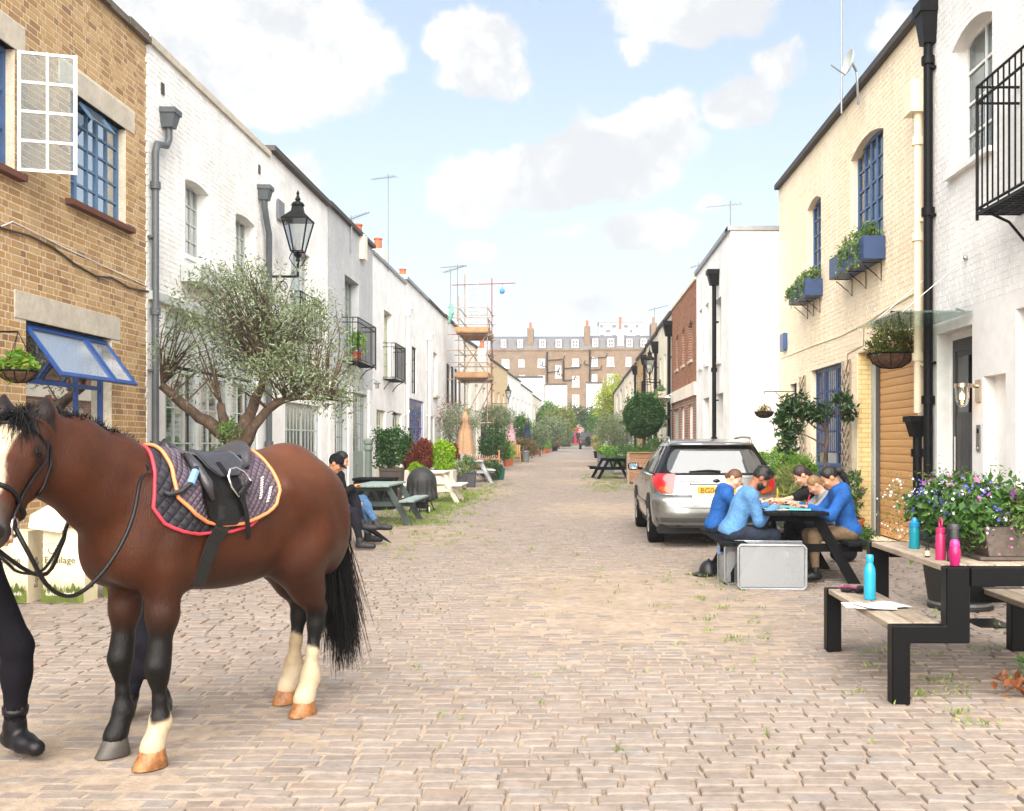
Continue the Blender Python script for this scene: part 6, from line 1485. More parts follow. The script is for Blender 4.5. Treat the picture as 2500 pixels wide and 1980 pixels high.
for i, (x, y, a) in enumerate(((1.84, 6.16, .15), (1.80, 6.10, -.1), (1.88, 6.12, .3))):
    M = Matrix.Rotation(a, 3, 'Z'); n = 6; b = MB(); c = Vector((x, y, .437+i*.004)); vs = [c+M@Vector((-.15+.3*u/n, -.105+.21*v_, .006*math.sin(u*1.3+i)*(v_ if u > 1 else 1))) for v_ in (0, 1) for u in range(n+1)]
    b.add(vs, [(u, u+1, n+2+u, n+1+u) for u in range(n)]); b.build('sheet', PAP, pp)
hb = thing('half_barrel_pot', 'black half-barrel pot with trailing greenery under the steel table', 'plant pot', (3.36, 8.72, 0), rotz=0)
MB().lathe([(0, .03), (.24, 0), (.27, .0), (.272, .03), (.26, .04), (.31, .40), (.33, .40), (.33, .43), (.30, .43), (.29, .36), (0, .36)], (0, 0, 0), 26).build('tub', mat('black_tub', '1b1a19', r=.55, v=.15), hb, auto=40)
MB().lathe([(.255, .045), (.262, .045), (.265, .07), (.258, .07)], (0, 0, 0), 26).build('hoop', GALV, hb)
leaves('foliage', clumps((-.1, -.05, .50), (.32, .26, .14), 50, 24, .04, seed=2), .06, leafmat('pale_trailing_leaf', ['56702e', '6f8a3c', '83964c', '49622a']), hb, .5)
dm = MB().box(3.15, 3.42, 7.75, 8.15, .004, .012).build('drain_cover', BLKS, None); tag(dm, 'flat black metal drain cover set in the setts by the tub', 'drain cover')
# ---------------------------------------------------------------- A-frame picnic tables
def a_table(name, label, c, m, L=1.7, W=.68, ht=.73, top_m=None, span=1.35, rot=0, group='timber A-frame picnic tables'):
    """long axis along y"""
    t = thing(name, label, 'table', (c[0], c[1], c[2] if len(c) > 2 else 0), group, rotz=rot); tm = top_m or m
    planks(t, tm, -W/2, W/2, 5, -L/2, L/2, ht, .035)
    for sd in (-1, 1): planks(t, tm, sd*span/2-.13, sd*span/2+.13, 2, -L/2, L/2, .44, .035)
    for y in (-L/2+.28, L/2-.28):
        for sd in (-1, 1): MB().prism([(sd*(W/2-.13), ht-.036), (sd*(W/2-.02), ht-.036), (sd*(span/2+.07), 0), (sd*(span/2-.05), 0)], lambda x, z: (x, y-.022, z), lambda x, z: (x, y+.022, z)).build('leg', m, t)
        MB().box(-span/2-.1, span/2+.1, y+.024, y+.064, .32, .402).build('seat_bearer', m, t); MB().box(-W/2+.03, W/2-.03, y+.024, y+.064, ht-.11, ht-.036).build('top_bearer', m, t)
    for y in (-L/2+.32, L/2-.36): MB().bar((0, y, ht-.08), (0, y*.25, .36), .04, .07).build('brace', m, t)
    return t
BLKW = mat('black_stained_wood', '111113', r=.8, v=.2, s=6, b=.2, spec=.15); GRNW = mat('grey_green_stained_wood', '45524f', r=.7, v=.12, s=5, b=.15); GRNT = mat('pale_grey_green_boards', '8a9c96', r=.65, v=.12, s=5, b=.15, iv=.05)
CRMW = mat('cream_painted_wood', 'e6dccb', r=.7, v=.08, s=4, dirt=.1); GRYW = mat('light_grey_painted_wood', 'b5b9bc', r=.7, v=.1, s=4, dirt=.1)
a_table('picnic_table', 'black stained picnic table where the students write', (2.24, 10.82), BLKW, L=1.75, W=.62, ht=.74, span=1.24)
a_table('picnic_table', 'grey-green picnic table beside the covered barbecue', (-3.42, 18.1), GRNW, L=1.8, W=.66, ht=.70, top_m=GRNT, span=1.25)
a_table('picnic_table', 'cream painted picnic table in front of the lime hedge', (-3.32, 24.3), CRMW, L=1.6, W=.75, ht=.74, span=1.3)
a_table('picnic_table', 'light grey picnic table holding the beige parasol', (-3.35, 34.0, gz(34)), GRYW, L=1.7, W=.75, ht=.74, span=1.3, rot=R(8))
a_table('picnic_table', 'dark picnic table beyond the topiary planter', (1.55, 37.0, gz(37)), BLKW, L=1.7, W=.7, ht=.74, span=1.3, rot=R(10))
# papers, folders and pencils on the students' table
TEALF = mat('teal_exercise_book', '5fa8ac', r=.6, v=.05)
for i, (x, y, a) in enumerate(((2.12, 10.40, .1), (2.18, 10.95, -.2), (2.30, 11.45, .15), (2.36, 10.75, .25), (2.12, 11.25, 0.))):
    b = MB(); b.obox((x, y, .7435+i*.001), (.21, .29, .002), Matrix.Rotation(a, 3, 'Z')); tag(b.build('worksheet', PAP, None), ['white worksheet under the bearded man\'s hand', 'white worksheet in the middle of the black table', 'white worksheet at the far end of the black table', 'white worksheet before the fair-haired child', 'white worksheet before the child with a bun'][i], 'paper', 'worksheets on the students\' table')
for i, (x, y, a) in enumerate(((2.20, 10.62, .3), (2.32, 10.22, -.25))):
    b = MB(); b.obox((x, y, .756), (.22, .30, .012), Matrix.Rotation(a, 3, 'Z')); tag(b.build('exercise_book', TEALF, None, bevel=.002), ['teal exercise book in the middle of the black table', 'teal exercise book nearest the girl with a ponytail'][i], 'book', 'teal exercise books')
tag(MB().bar((2.40, 10.30, .77), (2.43, 10.26, .90), .009).build('pencil', mat('red_pencil', 'c8384a', r=.4), None), 'red pencil held upright by the girl with a ponytail', 'pencil')
tag(MB().bar((2.36, 11.55, .76), (2.37, 11.56, .90), .011).build('pencil', mat('yellow_pencil', 'e0b430', r=.4), None), 'yellow pencil standing at the far end of the table', 'pencil')
# ---------------------------------------------------------------- clear storage boxes, hat, bag
PLA = glassmat('clear_plastic', (.84, .86, .87), .06, .25, op=.4, opc=(.44, .46, .48)); PLB = glassmat('clear_plastic_rim', (.9, .91, .92), .06, .2, op=.4, opc=(.44, .46, .48))
def store(label, c, w, h, d, rz, clip=None):
    """a lidless box tipped on its side, base towards the camera"""
    t = thing('storage_box', label, 'storage box', c, 'clear plastic storage boxes', rotz=rz); th = .006
    b = MB(); b.box(-w/2+.02, w/2-.02, 0, th, .02, h-.02); b.build('base_panel', PLA, t, bevel=.002)
    for nm, v in (('side', (-w/2+.01, -w/2+.01+th, .006, d, .01, h-.01)), ('side', (w/2-.01-th, w/2-.01, .006, d, .01, h-.01)), ('side', (-w/2+.02, w/2-.02, .006, d, .006, .006+th)), ('side', (-w/2+.02, w/2-.02, .006, d, h-.012, h-.006))): MB().box(*v).build(nm, PLA, t)
    b = MB(); ins = [(-w/2, 0), (w/2, 0), (w/2, h), (-w/2, h)]
    b.tube([(-w/2+.03, -.004, .004), (w/2-.03, -.004, .004), (w/2-.004, -.004, .03), (w/2-.004, -.004, h-.03), (w/2-.03, -.004, h-.004), (-w/2+.03, -.004, h-.004), (-w/2+.004, -.004, h-.03), (-w/2+.004, -.004, .03)], .012, 8, closed=True); b.build('base_rim', PLB, t, smooth=True)
    b = MB(); b.tube([(-w/2, d, .0), (w/2, d, .0), (w/2, d, h), (-w/2, d, h)], .012, 6, closed=True); b.build('lip', PLB, t)
    if clip: MB().box(-w/2-.02, -w/2+.01, d*.45, d*.45+.10, h-.12, h-.03).build('clip', mat('blue_clip', '6f93c8', r=.3), t, bevel=.008)
    return t
store('larger clear plastic storage box tipped on its side before the students', (1.96, 9.83, 0), .66, .435, .34, R(-5))
store('clear plastic storage box with a blue clip half hidden behind the larger one', (1.86, 10.22, 0), .62, .40, .30, R(4), clip=True)
ht_ = thing('riding_hat', 'black riding hat with peak lying on the setts by the boxes', 'helmet', (1.49, 10.9, 0))
S = SDF(); S.ell((1.49, 10.9, .03), (.105, .13, .135)); body('shell', S, .010, .02, mat('black_hat_shell', '1a1a1d', r=.45, v=.08), ht_, clip=lambda X: .008-X[..., 2])
b = MB(); n = 12; vs = []
for r_ in (0, 1):
    for i in range(n+1): a = R(150+120*i/n)-R(20); vs.append((1.49+(.103+.075*r_)*math.cos(a), 10.9+(.125+.055*r_)*math.sin(a), .032-.014*r_))
vs += [(x, y, z-.008) for x, y, z in vs]; m_ = 2*(n+1)
b.add(vs, [(i, i+1, n+2+i, n+1+i) for i in range(n)]+[(m_+i, m_+n+1+i, m_+n+2+i, m_+i+1) for i in range(n)]+[(n+1+i, n+2+i, m_+n+2+i, m_+n+1+i) for i in range(n)]); b.build('peak', MATS['black_hat_shell'], ht_)
MB().ball((1.49, 10.9, .167), .012).build('button', MATS['black_hat_shell'], ht_)
bg_ = thing('rucksack', 'black bag slumped on the ground behind the girl in jodhpurs', 'bag', (3.27, 12.1, 0))
S = SDF(); S.ell((3.27, 12.12, .09), (.16, .12, .10)); S.ell((3.22, 12.08, .14), (.10, .08, .07)); S.ell((3.34, 12.1, .13), (.08, .08, .06)); body('sack', S, .014, .04, BLKC, bg_)
MB().tube([(3.16, 12.05, .14), (3.2, 12.0, .22), (3.3, 12.02, .23), (3.36, 12.06, .15)], .012, 6).build('strap', BLKC, bg_)
# ---------------------------------------------------------------- feed sacks by the brick wall
SACK = mat('cream_paper_sack', 'ddd2b4', c2='d3c6a4', r=.6, v=.06, s=5, b=.25, bs=9); INK = mat('olive_ink', '4c5228', r=.7, v=.05); GRS = mat('printed_grass_green', '5d6b22', c2='465218', r=.7, v=.25, s=14)
def feed_sack(label, x0, x1, y, h, d=.24, flap=False, txt=True):
    t = thing('feed_sack', label, 'sack', ((x0+x1)/2, y+d/2, 0), 'feed sacks against the brick wall'); w = x1-x0
    b = MB(); nx, nz = 10, 12; g = lambda u, v: ((x0+w*u), y-.02*math.sin(PI*u)*math.sin(PI*min(1, v*1.1))+.004*math.sin(9*u+7*v), h*v)
    vs = [g(i/nx, j/nz) for j in range(nz+1) for i in range(nx+1)]; k = nx+1; fs = [(j*k+i, j*k+i+1, (j+1)*k+i+1, (j+1)*k+i) for j in range(nz) for i in range(nx)]; n0 = len(vs)
    vs += [(x, 2*y+d-yy, z) for x, yy, z in vs]; fs += [tuple(n0+i for i in f[::-1]) for f in fs]
    for j in range(nz): fs += [(j*k, (j+1)*k, n0+(j+1)*k, n0+j*k), (j*k+nx, n0+j*k+nx, n0+(j+1)*k+nx, (j+1)*k+nx)]
    for i in range(nx): fs += [(nz*k+i, nz*k+i+1, n0+nz*k+i+1, n0+nz*k+i)]
    b.add(vs, fs); b.build('bag', SACK, t, smooth=False)
    fr = frame((x0, y-.026, 0), (1, 0, 0), (0, -1, 0))
    b = MB(); top = [(w*i/26, .115+.03*math.sin(i*1.7)+.05*abs(math.sin(i*2.9))**3) for i in range(27)]
    V_ = [fr(u, .012, .0005) for u, z in top]+[fr(u, z, .0005) for u, z in top]; b.add(V_, [(i, i+1, 28+i, 27+i) for i in range(26)])
    for i in range(60):
        u = w*(i+.5)/60; hh = .12+.09*abs(math.sin(i*7.3)); b.add([fr(u-.003, .1, .0006), fr(u+.003, .1, .0006), fr(u+.01*math.sin(i*3), hh, .0006)], [(0, 1, 2)])
    b.build('printed_grass', GRS, t)
    if txt:
        text('Equilage', .085, 'print_name', INK, t, fr, .022, h*.56, .001, depth=.0004, sx=1.0)
        text('fulmart feeds', .052, 'print_maker', mat('white_ink', 'efeadd', r=.7), t, fr, .035, .075, .0014, depth=.0004, sx=1.0)
        b = MB(); cx, cz = .09, h*.74; b.tube([fr(cx+.03*math.cos(a), cz+.03*math.sin(a), .001) for a in np.linspace(R(160), R(380), 14)], .004, 5)
        for a in (30, 60, 90, 120, 150): b.ball(fr(cx+.052*math.cos(R(a)), cz+.02+.04*math.sin(R(a)), .001), .005, 6, 4)
        b.build('print_motif', INK, t)
        fs_ = frame((x1+.001, y, 0), (0, 1, 0), (1, 0, 0)); M = Matrix(((0, 0, 1), (0, -1, 0), (1, 0, 0)))
        Mx = Matrix.Translation((x1+.002, y+d*.66, .12))@Matrix(((0, 0, 1, 0), (0, -1, 0, 0), (1, 0, 0, 0), (0, 0, 0, 1)))
        Mx = Matrix.Translation((x1+.002, y+d*.66, .12))@Matrix(((0, 0, 1, 0), (0, -1, 0, 0), (1, 0, 0, 0), (0, 0, 0, 1)))
        text('Equilage', .085, 'print_side_name', INK, t, M=Mx, depth=.0004)
    if flap:
        b = MB(); b.add([(x0-.11, y-.05, h+.03), (x0+.20, y-.09, h-.01), (x0+.24, y+.02, h+.10), (x0-.02, y+.12, h+.22), (x0-.14, y+.05, h+.14)], [(0, 1, 2, 3, 4)]); b.build('folded_top', SACK, t)
    return t
feed_sack('cream feed sack with a folded paper top, nearest the pony\'s chest', -4.68, -4.31, 8.97, .645, flap=True)
feed_sack('cream feed sack standing left of the one with a folded top', -5.17, -4.82, 8.98, .64)
feed_sack('cream feed sack leaning at the back of the feed sacks, close to the wall', -4.30, -3.95, 9.32, .60, txt=False)
# ---------------------------------------------------------------- pipes, lamps, balconies and other wall fixtures
downpipe('downpipe', 'grey downpipe with square hopper where the brick house ends', frL, 13.66, 0, 5.62, GREYP, .047, .09, (14.12, 5.82, .23, .26), (1.4, 3.2, 4.9),
         path=[frL(13.66, 0, .09), frL(13.66, 5.35, .09), frL(13.72, 5.48, .09), frL(14.04, 5.55, .09), frL(14.12, 5.66, .09), frL(14.12, 5.9, .09)])
downpipe('downpipe', 'grey downpipe with hopper between the two white houses', frL, 18.78, 0, 5.55, GREYP, .055, .10, (18.5, 5.86, .24, .26), (1.4, 3.2),
         path=[frL(18.78, 0, .1), frL(18.78, 5.3, .1), frL(18.6, 5.55, .1), frL(18.5, 5.75, .1), frL(18.5, 5.95, .1)])
downpipe('downpipe', 'tall black cast iron downpipe with moulded hopper between cream and white houses', frR, 12.37, 0, 6.4, BLACK, .055, .075, (12.37, 6.30, .25, .5), (.9, 1.95, 4.25, 6.1))
downpipe('downpipe', 'cream painted waste pipe running down beside the black downpipe', frR, 12.66, 1.8, 5.6, CREAMB, .05, .10, None, (2.5, 4.0, 5.2))
MB().fbox(frR, 12.56, 12.86, 5.55, 5.95, .003, .22).build('junction', CREAMB, bpy.data.objects['cream_house'])
downpipe('downpipe', 'short black drainpipe catching the cream waste pipe', frR, 12.68, 0, 1.55, BLACK, .055, .10, (12.68, 1.5, .24, .26), (1.3,))
downpipe('downpipe', 'black downpipe on the white house with the blank gable', frR3, 23.4-.1, 0, 5.1, BLACK, .05, .1, (23.3, 5.05, .3, .35), (1.5, 3.1))
downpipe('downpipe', 'black downpipe with large hopper at the end of the red brick house', frR3, 34.0, .1, 5.1, BLACK, .06, .1, (34.0, 5.0, .38, .5), (2.9,))
for u, l in ((39.4, 'black downpipe carrying the right-hand lantern bracket'), (45.4, 'black downpipe between the pale render and tan brick houses'), (51.9, 'black downpipe beyond the tan brick house')): downpipe('downpipe', l, frR3, u, gz(u), 5.1, BLACK, .06, .1, (u, 4.9, .34, .45), (2.5,))
downpipe('downpipe', 'white downpipe between the white house and the blue-fronted house', frL, 34.9, 0, 5.9, WHITE, .05, .08, (34.9, 5.8, .3, .3), (2.5,))
downpipe('downpipe', 'white downpipe with hopper beyond the blue-fronted house', frL, 40.2, .1, 5.6, WHITE, .05, .08, (40.2, 5.5, .32, .3), (2.5,))
# outlets with dark stain above the hoppers
for u, z in ((14.1, 6.28), (18.48, 6.34)):
    b = MB(); b.fbox(frL, u-.05, u+.05, z, z+.16, .002, .02); tag(b.build('rain_outlet', SLATE, None), 'dark rain outlet above the %s hopper on the white wall' % ('nearer' if u < 16 else 'farther'), 'outlet')
b = MB(); b.fbox(frL, 19.55, 19.95, 5.75, 6.15, .02, .06); tag(b.build('wall_plate', mat('grey_plate', '77797b', r=.5), None, bevel=.01), 'small grey plate fixed high on the white wall by the lamp', 'plate')
# lanterns
GL_L = glassmat('lantern_glass', (.75, .78, .78), .12)
def lantern(label, c, s=1., wall=None, arm=True, group='bracket street lanterns'):
    """c: centre of the lantern's foot; wall: x of the wall face"""
    t = thing('street_lantern', label, 'street lamp', c, group); c = Vector(c); k = 4
    sq = lambda r_, z, o=0: [c+Vector((r_*math.cos(PI/4+PI/2*i), r_*math.sin(PI/4+PI/2*i), z)) for i in range(4)]
    rb, rt, h = .15*s, .34*s, .60*s
    b = MB()
    A, B = sq(rb, .12*s), sq(rt, .12*s+h)
    for i in range(4): b.bar(A[i], B[i], .022*s); b.bar(A[i], A[(i+1) % 4], .022*s); b.bar(B[i], B[(i+1) % 4], .028*s)
    b.build('lantern_frame', BLACK, t)
    for i in range(4): MB().add([A[i], A[(i+1) % 4], B[(i+1) % 4], B[i]], [(0, 1, 2, 3)]).build('pane', GL_L, t)
    b = MB(); C1, C2, C3 = sq(rt*1.08, .12*s+h), sq(.15*s, .12*s+h+.16*s), sq(.12*s, .12*s+h+.28*s)
    vs = C1+C2+C3; b.add(vs, [(i, (i+1) % 4, 4+(i+1) % 4, 4+i) for i in range(4)]+[(4+i, 4+(i+1) % 4, 8+(i+1) % 4, 8+i) for i in range(4)]+[(8, 9, 10, 11)])
    zt = .12*s+h+.28*s; b.lathe([(.13*s, zt), (.10*s, zt+.05*s), (.04*s, zt+.08*s), (.055*s, zt+.12*s), (.03*s, zt+.16*s), (.02*s, zt+.2*s), (.03*s, zt+.23*s), (0, zt+.30*s)], c, 12); b.build('roof', BLACK, t)
    MB().lathe([(.035*s, .13*s), (.05*s, .2*s), (.035*s, .34*s), (0, .36*s)], c, 10).build('burner', WHITE, t)
    b = MB(); b.tube([c+Vector((0, 0, .12*s)), c+Vector((0, 0, -.35*s))], .025*s, 8); b.lathe([(.02*s, .1*s), (.08*s, .06*s), (.03*s, 0), (.045*s, -.05*s), (.02*s, -.08*s)], c, 10)
    for sx in (-1, 1): b.tube([c+Vector((sx*x*s, 0, z*s)) for x, z in ((.02, -.2), (.10, -.1), (.16, .0), (.13, .08), (.10, .12))], .010*s, 6)
    if arm:
        z = -.35*s; b.tube([c+Vector((0, 0, z)), Vector((wall, c.y, c.z+z))], .024*s, 8); sg = 1 if wall > c.x else -1; L = abs(wall-c.x)
        sp = [Vector((c.x+sg*(L*.55+.13*s*math.cos(a)*(1-a/9)), c.y, c.z+z-.20*s+.13*s*math.sin(a)*(1-a/9))) for a in np.linspace(0, 7.5, 26)]; b.tube(sp, .010*s, 5)
        b.tube([Vector((wall, c.y, c.z+z-.5*s)), Vector((wall-sg*.1*L, c.y, c.z+z-.3*s)), Vector((c.x+sg*L*.5, c.y, c.z+z-.05))], .011*s, 6)
        b.box(wall-.02, wall+.02, c.y-.05, c.y+.05, c.z+z-.55*s, c.z+z+.15*s)
    b.build('bracket', BLACK, t, smooth=False); return t
lantern('black bracket lantern on the white wall above the olive tree', (-5.18, 19.2, 4.93), 1.0, XL)
lantern('black bracket lantern on the right-hand row above the topiary', (3.02, 38.6, 4.0), .82, 3.41)
lantern('small black bracket lantern far down the left-hand row', (-4.1, 66.5, 4.25), .8, -5.15)
def wall_lamp(label, fr, u, z, m=BLACK):
    t = thing('wall_lamp', label, 'wall lamp', fr(u, z, 0), 'small wall lamps'); b = MB(); b.tube([fr(u, z, 0), fr(u, z+.06, .12), fr(u, z+.02, .22)], .012, 6); b.build('arm', m, t)
    MB().lathe([(.02, .02), (.11, -.05), (.10, -.06)], fr(u, z, .22), 10).build('shade', m, t); MB().lathe([(.06, -.06), (.05, -.2), (0, -.2)], fr(u, z, .22), 8).build('globe', GL_L, t); return t
wall_lamp('small wall lamp with a flat shade under the near balcony', frL, 28.6, 3.15, SAGE); wall_lamp('small black lantern by the pale green door', frL, 31.5, 2.35); wall_lamp('small black lantern on the ivory house beyond the red brick', frR3, 35.6, 2.7); wall_lamp('white globe lamp on the red brick fascia', frR3, 33.2, 2.95, WHITE)
# bulkhead lamp with glowing filament by the dark door
bl = thing('bulkhead_lamp', 'chrome wall lamp with a glowing filament bulb by the dark door', 'wall lamp', frR(11.0, 1.9, 0))
CHR = mat('polished_nickel', 'd9c9b4', r=.15, m=1, v=0); c = frR(11.0, 1.93, .19)
b = MB(); b.fbox(frR, 10.95, 11.05, 1.87, 2.11, .004, .03); b.tube([frR(11.0, 2.04, .03), frR(11.0, 2.05, .12)], .022, 10); b.lathe([(0, .145), (.083, .14), (.086, .10), (.075, .095)], c, 20); b.build('bracket', CHR, bl, auto=40)
MB().lathe([(.076, .10), (.074, -.02), (.06, -.085), (.03, -.115), (0, -.12)], c, 18).build('glass_jar', glassmat('lamp_glass', (.93, .94, .93), .08), bl, smooth=True)
MB().lathe([(.012, .09), (.028, .05), (.036, .0), (.028, -.04), (0, -.055)], c, 14).build('bulb', glassmat('bulb_glass', (1, .93, .8), .05), bl, smooth=True)
b = MB()
for k in range(5): a = 2*PI*k/5; b.tube([c+Vector((.014*math.cos(a), .014*math.sin(a), .03)), c+Vector((.019*math.cos(a), .019*math.sin(a), -.03))], .0028, 5)
b.build('filament', mat('glowing_filament', 'ffb060', v=0, emit=(1, .55, .2, 25)), bl)
ic = thing('door_intercom', 'slim steel intercom panel on the white wall', 'intercom', frR(11.0, 1.3, 0)); MB().fbox(frR, 10.96, 11.06, 1.33, 1.62, .003, .016).build('panel', STEEL, ic, bevel=.003)
MB().fbox(frR, 10.985, 11.035, 1.53, 1.58, .016, .018).build('camera_window', BLACK, ic); MB().lathe([(0, .004), (.01, .003), (.012, 0)], frR(11.01, 1.37, .016), 10, Matrix.Rotation(-PI/2, 3, 'Y')).build('button', WHITE, ic)
# glass canopy
cn = thing('glass_canopy', 'frameless glass canopy hung on steel rods over the dark door', 'canopy', frR(11.8, 2.87, .4))
b = MB(); b.fbox(frR, 11.15, 12.75, 2.865, 2.885, .02, .85); b.build('glass_sheet', glassmat('green_edge_glass', (.80, .90, .86), .10, op=.10, opc=(.35, .5, .45)), cn)
for u in (11.35, 12.5):
    b = MB(); b.tube([frR(u, 3.5, .01), frR(u, 2.9, .72)], .0055, 8); b.build('tie_rod', STEEL, cn)
    MB().lathe([(0, .02), (.028, .016), (.03, 0)], frR(u, 2.886, .72), 12).build('fixing', STEEL, cn); MB().tube([frR(u, 2.9, .03), frR(u, 2.93, .12)], .016, 8).build('clamp', STEEL, cn); MB().ball(frR(u, 3.5, .015), .03).build('wall_boss', STEEL, cn, smooth=True)
# balconies
def balcony(label, fr, u0, u1, z0, z1, d, m=BLACK, n=12, ends=2, rail2=.12):
    t = thing('iron_balcony', label, 'balcony', fr((u0+u1)/2, z0, 0), 'iron balconies')
    b = MB()
    for z in (z1, z1-rail2, z0+.06): b.tube([fr(u0, z, 0), fr(u0, z, d), fr(u1, z, d), fr(u1, z, 0)], .014, 6)
    for u in (u0, u1): b.tube([fr(u, z0-.05, d), fr(u, z1, d)], .016, 6)
    b.build('rails', m, t)
    for k in range(1, n): MB().tube([fr(u0+(u1-u0)*k/n, z0+.06, d), fr(u0+(u1-u0)*k/n, z1, d)], .009, 5).build('bar', m, t)
    for u in (u0, u1):
        for k in range(1, 1+ends): MB().tube([fr(u, z0+.06, d*k/(ends+1)), fr(u, z1, d*k/(ends+1))], .009, 5).build('bar', m, t)
    b = MB(); k = int((u1-u0)/.09)
    for i in range(k+1): b.fbox(fr, u0+(u1-u0)*i/k-.006, u0+(u1-u0)*i/k+.006, z0, z0+.02, .0, d)
    for i in range(4): b.fbox(fr, u0, u1, z0-.002, z0+.022, d*i/3.01, d*i/3.01+.014)
    b.build('floor_grating', m, t)
    for u in (u0+.15, u1-.15): MB().tube([fr(u, z0, d*.9), fr(u, z0-.1, d*.4), fr(u, z0-.3, 0)], .014, 6).build('support', m, t)
    return t
balcony('black iron balcony jutting from the white wall at the top right', frR, 8.3, 10.02, 3.68, 4.95, .42, n=14, ends=3, rail2=.16)
balcony('iron balcony on the grey house holding a potted plant', frL, 25.2, 27.5, 3.45, 4.55, .40, n=16)
balcony('iron balcony on the white house with pale green doors', frL, 30.7, 32.5, 3.35, 4.45, .38, n=14)
balcony('small iron rail at the window above the pale garage door', frL, 20.5, 22.2, 3.6, 4.5, .22, n=12, ends=1)
balcony('iron balcony on the ivory house behind the lantern', frR3, 41.2, 42.8, 3.0, 4.0, .4, n=8)
# window boxes on the cream house
LFX = leafmat('trailing_box_leaf', ['3f5f2e', '567a3c', '6f8f4a', '8fa05a', '4a6a38'])
def window_box(label, fr, u0, u1, z0, h, d, m, plants=True, bracket=True, leafm=LFX, group='window boxes'):
    t = thing('window_box', label, 'window box', fr((u0+u1)/2, z0, 0), group)
    MB().fbox(fr, u0, u1, z0, z0+h, .01, d).build('box', m, t, bevel=.006)
    if plants: MB().fbox(fr, u0+.03, u1-.03, z0+h-.02, z0+h+.003, .04, d-.03).build('soil', SOIL, t)
    if bracket:
        for u in (u0+.2, (u0+u1)/2, u1-.2): MB().tube([fr(u, z0-.02, d-.04), fr(u, z0-.02, .01), fr(u, z0-.28, .01), fr(u, z0-.2, .08), fr(u, z0-.05, d-.06)], .008, 5).build('bracket', BLACK, t)
    if plants:
        P = []
        for k in range(26): u = u0+(u1-u0)*(k+.5)/26; P.append(clumps(tuple(fr(u, z0+h+.07+.05*math.sin(k*2.2), d*.5)), (.09, .09, .09), 3, 22, .035, seed=k))
        for k in range(9): u = rnd.uniform(u0, u1); L = rnd.uniform(.1, .5); P.append(np.array([tuple(fr(u+rnd.uniform(-.04, .04), z0+h-L*rnd.random(), d+.02+rnd.uniform(0, .05))) for _ in range(40)]))
        leaves('foliage', np.concatenate(P), .06, leafm, t, .4, .3); blooms('flowers', np.concatenate(P)[::60], .02, PET['white'], t)
    return t
window_box('larger navy window box brimming with trailing plants on the cream house', frR, 14.25, 16.15, 4.02, .33, .32, NAVY)
window_box('smaller navy window box on the cream house near its far corner', frR, 17.8, 19.15, 4.02, .30, .32, NAVY)
window_box('empty pale grey window box on the white wall above the olive tree', frL, 14.75, 16.1, 3.78, .26, .30, GREYL, plants=False, bracket=False)
window_box('mossy stone ledge box of plants on the ivory house', frR3, 35.5, 38.2, 3.0, .22, .35, CONC, bracket=False)
ab = MB(); ab.fbox(frR, 20.72, 21.1, 3.32, 3.68, .003, .09); tag(ab.build('alarm_box', BLUEF, None, bevel=.015), 'small blue alarm box high on the far corner of the cream house', 'alarm box')
# trellis
def trellis(label, fr, u0, u1, z0, z1):
    t = thing('trellis', label, 'trellis', fr((u0+u1)/2, z0, 0), 'trellis panels')
    for u in (u0, u1): MB().fbox(fr, u-.018, u+.018, z0, z1, .01, .035).build('rail', WOODG, t)
    w = u1-u0; z = z0
    while z < z1-w*.5:
        for s in (0, 1): MB().bar(fr(u0 if s else u1, z, .04+.008*s), fr(u1 if s else u0, min(z1, z+w*.9), .04+.008*s), .022, .008).build('lath', WOODG, t)
        z += w*.45
    return t
trellis('tall weathered trellis between the blue casement and the garage', frR, 16.02, 16.44, .85, 2.75); trellis('narrow weathered trellis beside the far blue door', frR, 19.1, 19.5, .95, 2.7)
# cables on the cream house
cb = MB(); cb.tube([frR(u, z, .012) for u, z in ((12.7, 3.38), (13.5, 3.33), (14.2, 3.3), (15.2, 3.22), (16.6, 3.18), (18.5, 3.2), (21.4, 3.2))], .012, 6); tag(cb.build('wall_cable', CREAMB, None), 'painted cable running along the cream wall above the garage', 'cable')
cb = MB(); cb.tube([frR(15.3, 3.2, .01), frR(15.32, 2.9, .01), frR(16.2, 2.85, .01), frR(16.25, 2.5, .012)], .006, 5); tag(cb.build('wall_cable', mat('rusty_wire', '8a6a50', r=.8), None), 'thin rusty wire dropping beside the garage opening', 'cable')
